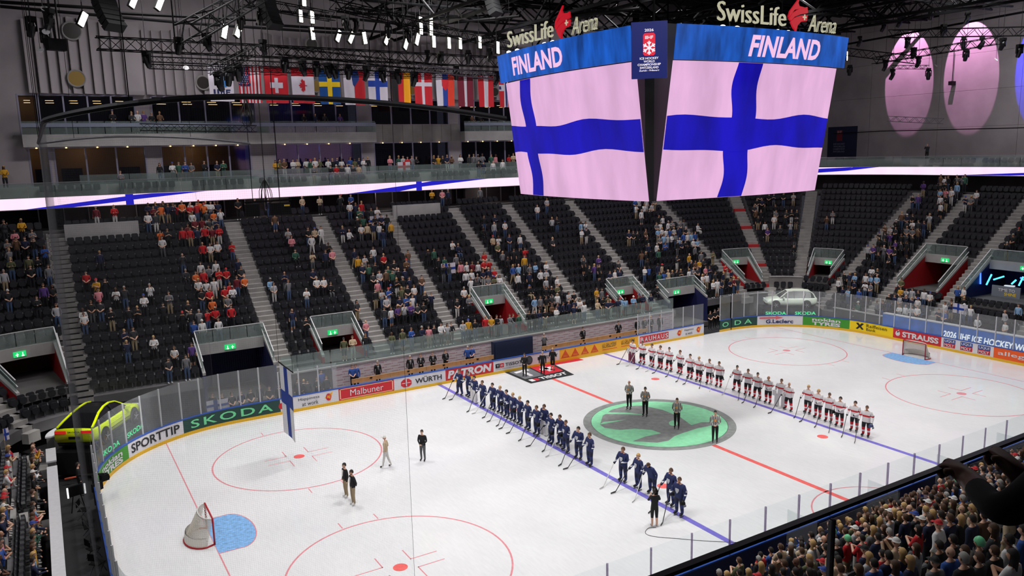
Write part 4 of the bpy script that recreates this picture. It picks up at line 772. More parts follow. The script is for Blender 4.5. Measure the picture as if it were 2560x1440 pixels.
def moving_head():
    t = thing('stage_light', 'black moving-head stage light', 'light'); mb = MB(); mb.box((0, 0, -.15), (.42, .42, .25)); mb.build('base', HOUS, t)
    mb = MB(); mb.box((-.24, 0, -.5), (.07, .2, .55)); mb.box((.24, 0, -.5), (.07, .2, .55)); mb.box((0, 0, -.28), (.5, .22, .08)); mb.build('yoke', HOUS, t)
    rt = Matrix.Translation((0, 0, -.65)) @ Matrix.Rotation(.45, 4, 'X'); mb = MB(); mb.lathe([(.1, .35), (.19, .2), (.2, -.2), (.16, -.45)], 10, mat=rt); mb.build('head', M('light_head', (18, 18, 21), .4, spec=.4), t)
    mb = MB(); mb.lathe([(.13, -.46), (.13, -.47)], 10, mat=rt); mb.build('lens', M('light_lens', (150, 155, 165), .15, .3), t); return t
MH = [(75, 40, 16), (112, 70, 16), (365, 128, 25), (445, 92, 20), (545, 178, 13), (570, 168, 15), (594, 158, 17), (516, 82, 18), (710, 142, 22), (755, 150, 22), (790, 152, 22), (818, 156, 22), (834, 158, 22), (870, 160, 22), (915, 165, 22), (955, 168, 22), (995, 172, 22), (1035, 178, 20), (1068, 125, 24), (1100, 128, 24), (1140, 165, 24), (1242, 178, 20), (656, 98, 24), (890, 45, 24), (970, 58, 24), (1020, 70, 24), (862, 38, 24), (1170, 125, 24), (1225, 120, 22), (2125, 162, 24), (2214, 150, 20), (2232, 172, 21), (2285, 118, 18), (2297, 140, 17), (2322, 170, 18), (2410, 92, 12), (2416, 122, 8), (2456, 92, 8), (2508, 94, 5), (2330, 20, 16), (2210, 52, 20), (2270, 92, 18), (2360, 60, 12), (2420, 30, 10), (2250, 40, 18), (1275, 150, 10), (650, 20, 20), (600, 30, 20), (120, 20, 14), (2150, 90, 22), (2550, 110, 2)]
m0 = None
for i, (u, v, y) in enumerate(MH):
    p = aty(u, v, y); lab = 'black moving-head stage light hanging from a truss, %s of the rig' % ordw(i)
    if p.x > 46: p = atx(u, v, 44.)
    if m0 is None: m0 = moving_head(); mx = m0; m0.location = p; tag(m0, lab, group='moving-head stage lights'); m0.rotation_euler = (0, 0, .5); KID = list(m0.children)
    else:
        mx = m0.copy(); COL.objects.link(mx); mx.location = p; mx.rotation_euler = (0, 0, random.uniform(-1.2, 1.2)); mx['label'] = lab
        for ch in KID: c = ch.copy(); COL.objects.link(c); c.parent = mx
    mb = MB(); mb.bar((0, 0, 0), (0, 0, 33.72-p.z), .025); mb.build('hanger_rod', BLK, mx)
for i, (u, v, y, n, lab) in enumerate(((255, 10, 14, 9, 'curved black loudspeaker array at the upper left'), (668, 30, 20, 8, 'black loudspeaker array left of the floodlights'), (1228, 20, 12, 6, 'dark loudspeaker array beside the arena sign'))):
    p = aty(u, v, y); t = thing('loudspeaker_array', lab, 'speaker', p)
    for j in range(n):
        a = .09*j; mt = Matrix.Rotation(.6, 4, 'Z') @ Matrix.Translation((0, -.1*j*j*.12, 1.2-.3*j)) @ Matrix.Rotation(-a, 4, 'X'); mb = MB(); mb.box((0, 0, 0), (1.15, .55, .29), mat=mt); mb.build('cabinet', M('speaker_black', (22, 22, 25), .7), t)
for i, (u, v, y) in enumerate(((100, 124, 16), (465, 170, 22), (112, 22, 14), (115, 80, 14), (2340, 164, 16), (2490, 149, 6))):
    p = aty(u, v, y); t = thing('dish_reflector', 'small white disc hanging on a thin rod, %s from the left' % ORD[i], 'reflector', p, group='white hanging discs'); mt = Matrix.Rotation(.9, 4, 'X'); mb = MB(); mb.lathe([(.18, 0), (.19, .03)], 14, mat=mt); mb.build('disc', WHT, t); mb = MB(); mb.bar((0, 0, 0), (0, 0, 33.72-p.z), .02); mb.build('rod', BLK, t)
p = aty(140, 112, 15); t = thing('monitor_speaker', 'black box speaker on a rod at the upper left', 'speaker', p); mb = MB(); mb.box((0, 0, 0), (.9, .5, .6), .3); mb.build('cabinet', HOUS, t); mb = MB(); mb.bar((0, 0, .3), (-.2, 0, 3.2), .1); mb.build('rod', BLK, t)
p = aty(2380, 208, 14); t = thing('monitor_speaker', 'small black box hanging before the pink wall light', 'speaker', p); mb = MB(); mb.box((0, 0, 0), (.7, .4, .4)); mb.build('cabinet', HOUS, t); mb = MB(); mb.bar((0, 0, .2), (0, 0, 3.6), .05); mb.build('rod', BLK, t)
for u, v, y, lab in ((2302, 265, 20, 'tangle of cables on the small hanging truss'), (663, 480, 28, 'coil of black cables hanging before the ribbon screen'), (617, 280, 26, 'bunch of cables hanging at the upper box balcony')):
    p = aty(u, v, y); mb = MB(); rr = random.Random(u)
    for k in range(12): x0 = rr.uniform(-.3, .3); mb.tube([p+Vector((x0*.3, 0, .9)), p+Vector((x0*1.6, rr.uniform(-.3, .3), .1)), p+Vector((x0*2, rr.uniform(-.3, .3), -.7)), p+Vector((x0, 0, -.9+rr.uniform(-.2, .1)))], .025, 4)
    mb.tube([p+Vector((0, 0, .8)), p+Vector((0, 0, 33.69-p.z))], .02, 4)
    tag(mb.build('cable_bundle', M('cable_dark', (30, 28, 26), .6)), lab, 'cables', kind='stuff')
sp = thing('hanging_camera_rig', 'black rigging box hung on cables before the far stand', 'rig', aty(700, 512, 26)); mb = MB(); mb.box((0, 0, -.3), (1.5, .5, .9)); mb.build('box', BLKM, sp); mb = MB(); mb.box((-2.1, 0, -.3), (1.0, .5, .9)); mb.build('box', BLKM, sp); mb = MB(); mb.bar((-2.6, 0, .3), (.9, 0, .35), .12); mb.build('bar', STEEL, sp)
for x in (-2., 0.): mb = MB(); mb.tube([(x, 0, .3), (x, 0, 14)], .025, 4); mb.build('cable', BLK, sp)
mb = MB(); mb.box((.45, -.27, -.05), (.42, .02, .12)); mb.build('label_plate', M('plate_yellow', (220, 180, 40), .5), sp)
# ================================================================ safety net around the near goal end
net = thing('safety_net', 'dark protective net with arched top rail behind the near goal', 'net')
NM = M('net_thread', (78, 78, 82), .8); path = []
for i in range(22): path.append((-19.5-7.3*i/21, -15.5))
for i in range(1, 12): a = PI/2*i/12; path.append((-26.92-3.7*math.sin(a), -11.8-3.7*math.cos(a)))
for i in range(30): path.append((-30.62, -11.8+23.6*i/29))
for i in range(1, 12): a = PI/2*i/12; path.append((-30.62+3.7*(1-math.cos(a)), 11.8+3.7*math.sin(a)))
for i in range(22): path.append((-26.8+7.4*i/21, 15.5))
zr_ = lambda x: 17.85-.5*max(0, (x+26.3)/6.8)**2 if x > -26.3 else 17.85-.38*((-26.3-x)/4.2)**2
mb = MB(); mb.tube([(x, y, zr_(x)) for x, y in path], .075, 6); mb.build('top_rail', M('rail_dark', (46, 44, 50), .5, .3), net)
seglen = [0.]
for i in range(1, len(path)): seglen.append(seglen[-1]+math.dist(path[i], path[i-1]))
def onp(s):
    i = max(1, next((k for k, l in enumerate(seglen) if l >= s), len(path)-1)); f = (s-seglen[i-1])/max(1e-6, seglen[i]-seglen[i-1]); a, b = path[i-1], path[i]; return (a[0]+(b[0]-a[0])*f, a[1]+(b[1]-a[1])*f)
S0, S1 = 3.4, seglen[-1]-3.4; st = .05; mb = MB(); tw = .0008
k = int((S1-S0)/st)
for i in range(k+1):
    p = onp(S0+st*i); z1 = zr_(p[0]); tw = .0006
    if p[0] < -30.55:
        if i % 3: continue
        tw = .00055
    mb.add([(p[0]-tw, p[1]-tw, 2.5), (p[0]+tw, p[1]+tw*.3, 2.5), (p[0], p[1]+tw, 2.5), (p[0]-tw, p[1]-tw, z1), (p[0]+tw, p[1]+tw*.3, z1), (p[0], p[1]+tw, z1)], [(0, 1, 4, 3), (1, 2, 5, 4), (2, 0, 3, 5)])
o = mb.build('vertical_threads', NM, net); tag(o, kind='stuff'); mb = MB(); hp = [onp(S0+(S1-S0)*i/70) for i in range(71)]
nz = int((17.2-2.5)/st); tw = .00055
for j in range(nz):
    z = 2.5+st*j; vs = []
    for x, y in hp: vs += [(x, y, z-tw), (x, y, z+tw)]
    mb.add(vs, [(2*i, 2*i+2, 2*i+3, 2*i+1) for i in range(70)])
o = mb.build('horizontal_threads', NM, net); tag(o, kind='stuff')
for s in (S0, S1): p = onp(s); mb = MB(); mb.tube([(p[0], p[1], .2), (p[0], p[1], zr_(p[0]))], .005, 4); mb.build('edge_rope', NM, net)
for i in range(8): p = onp(S0+(S1-S0)*i/7); mb = MB(); mb.tube([(p[0], p[1], zr_(p[0])), (p[0], p[1], 34)], .012, 4); mb.build('suspension_cable', STEEL, net)
# ================================================================ foreground balustrade
ZR, YR = 15.246, -33.32
hr = thing('glass_balustrade', 'black handrail on clear glass panels in the near foreground', 'balustrade', (-28, YR, 14.1)); T_ = Matrix.Translation((28, -YR, -14.1))
HRM = M('rail_black', (46, 45, 46), .35, .4)
def hp_(mb, nm, m): o = mb.build(nm, m, hr); o.data.transform(T_); return o
mb = MB(); mb.box((-26.5, YR, ZR-.009), (8, .024, .012)); mb.box((-26.5, YR, ZR-.015), (8, .012, .01)); hp_(mb, 'handrail', HRM)
px_ = atz(2070, 1300, ZR-.05).x
for i in range(4):
    x0 = px_-1.45+1.45*i; mb = MB(); mb.box((x0+.725, YR, (14.05+ZR-.04)/2), (1.4, .012, ZR-.04-14.05)); hp_(mb, 'glass_pane', GLASSC)
    if i: mb = MB(); mb.box((x0, YR-.005, (14.05+ZR-.04)/2), (.008, .016, ZR-.04-14.05)); hp_(mb, 'post', HRM); mb = MB(); mb.box((x0-.014, YR-.005, (14.05+ZR-.04)/2), (.005, .012, ZR-.04-14.05)); hp_(mb, 'post_edge', ALU)
mb = MB(); mb.box((-20, -38, 13.85), (50, 9.5, .3)); struct('floor_near_balcony', mb, CONCD, 'balcony floor under the viewer')
mb = MB(); mb.box((-20, -38, 18.3), (60, 9, .4)); struct('ceiling_near_balcony', mb, CONCD, 'slab above the viewer balcony')  # unseen overhang, put in so the near balcony stays dark
mb = MB(); mb.box((-20, -42.5, 16), (60, .3, 5)); struct('wall_near', mb, CONCD, 'wall behind the viewer balcony')
# ================================================================ display cars on corner platforms
def car(name, label, loc, rz, scale, paint, roofm, suv):
    t = thing(name, label, 'car', loc, rz); t.scale = (scale,)*3; GL = M('car_glass', (14, 15, 17), .15, 0, spec=.3); TR = M('car_trim', (24, 25, 27), .5)
    def loft(sts, nm, m, par=t, closed=False):
        mb = MB(); k = len(sts[0][1]); vs = []; fs = []
        for x, pr in sts: vs += [(x, -y, z) for y, z in pr]+[(x, y, z) for y, z in reversed(pr)]
        n = 2*k
        for i in range(len(sts)-1):
            for j in range(n-1 if not closed else n): fs.append((i*n+j, (i+1)*n+j, (i+1)*n+(j+1) % n, i*n+(j+1) % n))
        fs += [tuple(range(n)), tuple((len(sts)-1)*n+j for j in range(n-1, -1, -1))]; mb.add(vs, fs); return mb.build(nm, m, par, True)
    bz = lambda x: (1.02 if x < -1.6 else 1.0 if x < .9 else 1.0-.14*((x-.9)/1.1) if x < 2.0 else .86-.22*(x-2.0)/.32)
    hw = lambda x: .94-.1*max(0, abs(x)-1.7)**1.6-(.1*max(0, (x-1.9)/.4)**2)
    sts = []
    for x in (-2.32, -2.26, -2.0, -1.6, -1.2, -.6, 0, .6, 1.0, 1.4, 1.8, 2.05, 2.22, 2.31):
        w_ = hw(x); b = bz(x); e = .12 if abs(x) > 2.2 else 0; sts.append((x, [(w_*.86, .3+e), (w_*.985, .4+e), (w_, .62), (w_*.985, b-.1), (w_*.93, b-.015), (w_*.5, b+.02), (0.01, b+.03)]))
    loft(sts, 'body', paint, closed=True)
    loft([(x, [(hw(x)*.9, .2), (hw(x)*.97, .34), (.01, .34)]) for x in (-2.2, -1., 0, 1., 2.2)], 'sill', TR, closed=True)
    G = [(-2.2, 1.0), (-2.02, 1.38), (-1.8, 1.56), (-1.2, 1.63), (-.2, 1.64), (.3, 1.58), (1.05, 1.03)] if suv else [(-2.2, 1.06), (-1.75, 1.24), (-1.2, 1.44), (-.6, 1.56), (-.1, 1.58), (.35, 1.5), (1.1, 1.02)]
    prof = lambda x, z: [(hw(x)*.92, .98), (.92-.3*(z-.98)/.6*1.0, z-.02 if z > 1.1 else z)]
    sd = [(x, (hw(x)*.93, min(z, 1.)), (hw(x)*.93-.34*max(0, (z-1.))/.6, z)) for x, z in G]
    mb = MB()
    for sgn in (-1, 1):
        for i in range(len(sd)-1):
            a, b = sd[i], sd[i+1]; v = [(a[0], sgn*a[1][0], a[1][1]), (b[0], sgn*b[1][0], b[1][1]), (b[0], sgn*b[2][0], b[2][1]), (a[0], sgn*a[2][0], a[2][1])]; mb.add(v, [(0, 1, 2, 3) if sgn < 0 else (3, 2, 1, 0)])
    mb.build('side_window', GL, t)
    mb = MB()
    for i in range(len(sd)-1): a, b = sd[i], sd[i+1]; mb.add([(a[0], -a[2][0], a[2][1]), (b[0], -b[2][0], b[2][1]), (b[0], b[2][0], b[2][1]), (a[0], a[2][0], a[2][1])], [(0, 1, 2, 3)])
    if suv:
        ro_ = MB(); gl_ = MB()
        for i in range(len(sd)-1): a, b = sd[i], sd[i+1]; (gl_ if i in (0, len(sd)-2) else ro_).add([(a[0], -a[2][0], a[2][1]), (b[0], -b[2][0], b[2][1]), (b[0], b[2][0], b[2][1]), (a[0], a[2][0], a[2][1])], [(0, 1, 2, 3)])
        ro_.build('roof', roofm, t); gl_.build('windscreen', GL, t)
    else: mb.build('roof', GL, t)
    for sgn in (-1, 1):
        mb = MB()
        for i in range(len(sd)-1): a, b = sd[i], sd[i+1]; mb.bar((a[0], sgn*(a[2][0]), a[2][1]+.005), (b[0], sgn*(b[2][0]), b[2][1]+.005), .1, .05)
        mb.build('roof_rail', paint, t)
        for x0, z0, x1, z1 in ((-.25, 1., -.3, 1.55), (-1.15, 1., -1.35, 1.42)):
            mb = MB(); mb.bar((x0, sgn*.88, z0), (x1, sgn*.62, z1), .07, .03); mb.build('pillar', TR, t)
        mb = MB(); mb.box((.72, sgn*1.02, 1.06), (.16, .2, .14)); mb.build('mirror', paint, t)
        mb = MB(); mb.box((-2.3, sgn*.6, .9), (.12, .5, .12)); mb.build('tail_light', M('tail_red', (220, 30, 34), emit=.7), t)
        mb = MB(); mb.box((2.2, sgn*.66, .72), (.18, .36, .1)); mb.build('headlight', M('head_white', (230, 236, 240), .1), t)
        for wx in (-1.4, 1.42):
            mt = Matrix.Translation((wx, sgn*.93, .36)) @ Matrix.Rotation(PI/2, 4, 'X')
            mb = MB(); mb.lathe([(.4, -.02), (.4, .03)], 20, mat=Matrix.Translation((0, 0, .06)) @ mt); mb.build('wheel_arch', TR, t)
            wv = thing('wheel', None, None); wv.parent = t; mb = MB(); mb.lathe([(.24, -.11), (.34, -.11), (.355, 0), (.34, .11), (.24, .11)], 20, mat=mt); mb.build('tyre', M('tyre', (18, 18, 19), .8), wv)
            mb = MB(); mb.lathe([(.245, -.06), (.245, .06)], 18, mat=mt); mb.build('rim', M('rim_dark', (44, 46, 48), .35, .5), wv)
            mb = MB()
            for j in range(5): a = 2*PI*j/5; mb.bar(mt @ Vector((0, 0, -sgn*.08)), mt @ Vector((.22*math.cos(a), .22*math.sin(a), -sgn*.08)), .07, .03)
            mb.build('spoke', ALU, wv)
    mb = MB(); mb.box((-2.31, 0, .62), (.04, .52, .13)); mb.build('number_plate', BLKM, t)
    wtext(t, 'SKODA', TR, (-2.325, .28, .86), (0, -1, 0), (0, 0, 1), .56, .07) if not suv else None
    for z in (.55, .75): mb = MB(); mb.box((0, -.945, z), (2.2, .015, .015)); mb.build('crease', TR if z < .6 else paint, t)
    return t
def platform(loc, rz, sx, sy, h, label, tx):
    t = thing('display_platform', label, 'platform', (loc[0], loc[1], 0), rz); mb = MB(); mb.box((0, 0, h/2), (sx, sy, h)); mb.build('deck', M('platform_black', (20, 21, 23), .5), t)
    for x in tx: wtext(t, 'SKODA', M('led_green', (60, 235, 150), emit=1.2), (x[0], -sy/2-.02, h-.55), (1, 0, 0), (0, 0, 1), x[1], .32, .02, name='lit_lettering')
    mb = MB(); mb.box((0, -sy/2-.01, h-.35), (sx*.96, .015, .62)); mb.build('display_strip', M('strip_dark', (24, 48, 44), .5), t)
    return t
LIME = M('car_lime', (206, 226, 10), .22, spec=.6); WCAR = M('car_white', (214, 222, 208), .2, spec=.6)
yc = (-29.25, 13.95); ya = math.radians(59)
car('display_car', 'lime yellow-green coupe car with black roof on the left corner platform', (yc[0], yc[1], 1.24), ya, 1.17, LIME, None, False); platform(yc, ya, 5.9, 2.3, 1.24, 'black display platform with green lit lettering under the yellow-green car', ((-2.4, 2.0), (.5, 2.0)))
wc = (29.75, 15.05); wa = math.atan2(1.62, -2.08)
car('display_car', 'white estate car with dark windows on the far corner platform', (wc[0], wc[1], 1.2), wa, 1.0, WCAR, WCAR, True)
pf = platform((wc[0], wc[1]), wa+PI, 5.4, 2.3, 1.2, 'dark display platform with green lit lettering under the white car', ((-2.4, 1.9), (.3, 1.9)))
# ================================================================ team benches, carpet, hanging flag
WOOD = M('bench_wood', (196, 154, 108), .6, var=.12, scale=3)
def bench(x0, x1, y, label):
    t = thing('team_bench', label, 'bench', ((x0+x1)/2, y, 0)); L = x1-x0
    n = max(2, int(L/2.4))
    for i in range(n):
        a = -L/2+L*i/n; b = -L/2+L*(i+1)/n; mb = MB(); mb.box(((a+b)/2, 0, .62), (b-a-.02, .42, .06)); mb.build('seat_plank', WOOD, t); mb = MB(); mb.box(((a+b)/2, .24, .98), (b-a-.02, .06, .3)); mb.build('back_plank', WOOD, t)
        mb = MB(); mb.box(((a+b)/2, .2, 1.02), (.18, .03, .08)); mb.build('hand_hole', BLKM, t); mb = MB(); mb.box((a+.2, .1, .3), (.06, .4, .6)); mb.build('leg', WHT, t)
    return t
mb = MB(); mb.box((0, 16.2, .12), (29.5, 2.0, .24)); struct('floor_bench', mb, CONCD, 'raised bench floor behind the far boards')
bench(-13.6, -2.2, 16.1, 'long wooden team bench left of the navy gap'); bench(2.2, 13.2, 16.1, 'long wooden team bench right of the navy gap')
def carpet(name, label, pts, m, z=.02): mb = MB(); mb.prism([tuple(atz(u, v)[:2]) for u, v in pts], .012, z); return tag(mb.build(name, m), label, 'carpet')
tc = thing('logo_carpet', 'black square carpet with grey and red watch logo on the ice', 'carpet', (0, 0, 0)); K = [tuple(atz(u, v)[:2]) for u, v in ((1327, 959), (1435, 937), (1368, 902), (1259, 930))]
def cq(fx0, fy0, fx1, fy1): 
    def b(a, c): p = [Vector((*q, 0)) for q in K]; return tuple(((p[0]*(1-a)+p[1]*a)*(1-c)+(p[3]*(1-a)+p[2]*a)*c)[:2])
    return [b(fx0, fy0), b(fx1, fy0), b(fx1, fy1), b(fx0, fy1)], b
mb = MB(); mb.prism(K, .012, .02); mb.build('cloth', M('carpet_black', (30, 31, 34), .9), tc)
CW = M('carpet_white', (226, 224, 226), .9)
for q, m, nm in (((.06, .3, .48, .9), M('carpet_grey', (110, 112, 116), .9), 'logo_field'), ((.52, .3, .94, .9), M('carpet_red', (200, 30, 48), .9), 'logo_field')): mb = MB(); mb.prism(cq(*q)[0], .018, .024); mb.build(nm, m, tc)
for q in ((.12, .72, .42, .82), (.23, .4, .31, .75), (.6, .54, .86, .66), (.69, .42, .77, .78)): mb = MB(); mb.prism(cq(*q)[0], .022, .028); mb.build('logo_mark', CW, tc)
pts, fs = textgeo('TISSOT', .03); bq = cq(0, 0, 1, 1)[1]; mb = MB(); mb.add([(*bq(.3+.62*x, .08+.14*y), .027) for x, y in pts], fs); mb.build('lettering', CW, tc)
for q, m in (((.08, .08, .17, .22), CW), ((.185, .08, .27, .22), MATS['carpet_red'])): mb = MB(); mb.prism(cq(*q)[0], .02, .026); mb.build('logo_mark', m, tc)
carpet('red_carpet', 'narrow red carpet strip along the far boards', ((1385, 913), (1459, 900), (1440, 895), (1360, 908)), MATS['carpet_red'])
pa, pb = atz(697, 905, 5.3), atz(741, 938, 5.3); pb = pa.lerp(pb, .8); hf = thing('hanging_flag', 'white flag with blue cross hanging from a bar above the ice', 'flag', pa); d = (pb-pa); Lf = d.length; dn = d.normalized(); mb = MB(); mb.tube([-dn*.1, dn*(Lf+.05)], .035, 6); mb.build('bar', BLK, hf)
def hfp(a, b, o=0.): nn = Vector((dn.y, -dn.x, 0)); return dn*(.08+(Lf-.2)*.9*a)+Vector((0, 0, -.05-3.95*b))+nn*(.04*math.sin(a*6+b*1.5)*(.4+.5*b)+o)
def hfs(a0, a1, b0, b1, m, nm, o):
    mb = MB(); nx, nz = max(2, int((a1-a0)*14)), max(2, int((b1-b0)*14)); g = [hfp(a0+(a1-a0)*i/nx, b0+(b1-b0)*j/nz, s) for s in (o, -o) for j in range(nz+1) for i in range(nx+1)]; k = (nx+1)*(nz+1); fs = []
    for j in range(nz):
        for i in range(nx): a = j*(nx+1)+i; fs += [(a, a+1, a+nx+2, a+nx+1), (k+a+nx+1, k+a+nx+2, k+a+1, k+a)]
    mb.add(g, fs); mb.build(nm, m, hf, True)
hfs(0, 1, 0, 1, M('flag_bright', (244, 243, 247), .8), 'cloth', .004); hfs(.38, .64, 0, 1, fB, 'cross_bar', .012); hfs(0, 1, .36, .55, fB, 'cross_bar', .014)  # cloth whiter than the other flags: spotlight brightness put into its colour
for q in (pa, pb): mb = MB(); mb.tube([q-pa, q-pa+Vector((0, 0, 28))], .01, 4); mb.build('suspension_cable', STEEL, hf)
# ================================================================ lane behind the near goal: chairs, lamp, crane camera
def fold_chair(loc, rz, label):
    t = thing('folding_chair', label, 'chair', loc, rz, 'folding chairs behind the near goal'); mb = MB(); mb.box((0, 0, .45), (.45, .42, .03)); mb.build('seat', BLKM, t); mb = MB(); mb.box((0, .22, .78), (.44, .03, .3)); mb.build('backrest', BLKM, t)
    for s in (-1, 1): mb = MB(); mb.bar((s*.22, -.22, 0), (s*.22, .24, .9), .03); mb.build('leg', GREY, t); mb = MB(); mb.bar((s*.2, .25, 0), (s*.2, -.2, .46), .03); mb.build('leg', GREY, t)
for i, (u, v) in enumerate(((212, 1296), (225, 1340), (236, 1395), (246, 1432))): p = atz(u, v, 0); fold_chair((p.x, p.y, 0), 1.2+i*.4, 'black folding chair behind the near goal, %s from the cameraman' % ORD[i])
p = atz(205, 1290, 0); t = thing('panel_lamp', 'black panel lamp with white side strips behind the near goal', 'lamp', (p.x-.1, p.y+.6, 0)); mb = MB(); mb.box((0, 0, 1.1), (.75, .12, .5), .3); mb.build('panel', BLKM, t)
for s in (-1, 1): mb = MB(); mb.box((s*.36, -.1+s*.1, 1.1), (.06, .06, .5), .3); mb.build('light_strip', M('strip_lit', (255, 255, 255), emit=1.4), t); mb = MB(); mb.bar((s*.3, 0, 0), (s*.15, 0, .9), .04); mb.build('leg', BLK, t)
p = atz(232, 1200, 1.3); t = thing('camera_crane', 'black television camera on a small crane at the end glass', 'camera', (p.x, p.y, 0)); mb = MB(); mb.tube([(0, 0, 0), (0, 0, 1.5)], .05, 6); mb.build('column', BLK, t); mb = MB(); mb.bar((-.6, -.1, 1.7), (.5, .15, 1.45), .07); mb.build('arm', BLK, t); mb = MB(); mb.box((.5, .2, 1.25), (.35, .3, .3), .4); mb.box((.62, .35, 1.2), (.15, .3, .15), .4); mb.build('camera_body', BLKM, t); mb = MB(); mb.box((.15, -.2, 1.0), (.55, .12, .4), .6); mb.build('monitor', BLKM, t)
q_ = atz(188, 1192, .05); mb = MB(); mb.box((q_.x, q_.y, .04), (1.0, .1, .06)); tag(mb.build('cable_ramp', M('ramp_orange', (226, 104, 76), .6)), 'orange cable ramp across the dark lane behind the near goal', 'ramp')
mb = MB(); mb.box((30.0, 0, 0), (.01, .01, .01)) if False else None
# studio set behind the far goal: neon tubes
NEB = M('neon_blue', (60, 110, 255), emit=3.); NEC = M('neon_cyan', (70, 200, 255), emit=3.)
for i, (u0, v0, u1, v1, m) in enumerate(((2451, 682, 2451, 710, NEB), (2479, 686, 2466, 712, NEC), (2484, 699, 2510, 691, NEC), (2540, 700, 2529, 710, NEC), (2558, 692, 2547, 714, NEC), (2441, 686, 2447, 690, NEB), (2551, 694, 2560, 700, NEB))):
    mb = MB(); mb.tube([atx(u0, v0, 37.6+.05*i), atx(u1, v1, 37.6+.05*i)], .07, 6); tag(mb.build('neon_tube', m), 'glowing %s neon tube in the studio set, %s from the left' % ('blue' if m is NEB else 'cyan', ORD[i]), 'light', 'neon tubes of the studio set')
p0, p1 = atx(2512, 714, 36.8), atx(2536, 716, 36.8); mb = MB(); mb.bar(p0, p1, .25, .1); tag(mb.build('studio_desk', M('desk_white', (220, 230, 240), emit=.9)), 'white glowing desk in the studio set', 'desk')
dsp = thing('studio_screen', 'grey studio panel with white and yellow lettering behind the far goal', 'panel', atx(2515, 730, 35.4)); mb = MB(); mb.box((0, 0, 0), (.1, 2.2, .9)); mb.build('board', M('studio_grey', (120, 128, 140), .6), dsp)
wtext(dsp, 'TIME TO', PWH, (-.06, .6, .02), (0, -1, 0), (0, 0, 1), 1.3, .25); wtext(dsp, 'SHINE', PYE, (-.06, .1, -.3), (0, -1, 0), (0, 0, 1), .9, .25)
# near-side officials' boxes behind the near boards
for i, (x0, x1) in enumerate(((-7.2, -2.2), (2.8, 7.8))):
    t = thing('officials_box', 'blue-railed glass box behind the near boards, %s from the left' % ORD[i], 'box', ((x0+x1)/2, -16.3, 0)); L = x1-x0
    for k in range(3): mb = MB(); mb.box((-L/2+L*(k+.5)/3, -.75, .5), (L/3-.02, .08, 1.0)); mb.build('panel', NAVY, t); mb = MB(); mb.box((-L/2+L*(k+.5)/3, -.75, 1.03), (L/3-.02, .14, .07)); mb.build('rail', CAPB, t); mb = MB(); mb.box((-L/2+L*(k+.5)/3, -.75, 1.75), (L/3-.05, .015, 1.35)); mb.build('glass_pane', GLASS, t)
    for s in (-1, 1): mb = MB(); mb.box((s*L/2, 0, 1.75), (.015, 1.4, 1.4)); mb.build('glass_pane', GLASS, t); mb = MB(); mb.box((s*L/2, 0, .5), (.08, 1.4, 1.0)); mb.build('panel', NAVY, t); mb = MB(); mb.box((s*L/2, -.7, 1.75), (.04, .04, 1.45)); mb.build('post', BLK, t)
    mb = MB(); mb.box((0, -.3, .5), (L-.4, .35, .06)); mb.build('seat_plank', WOOD, t)
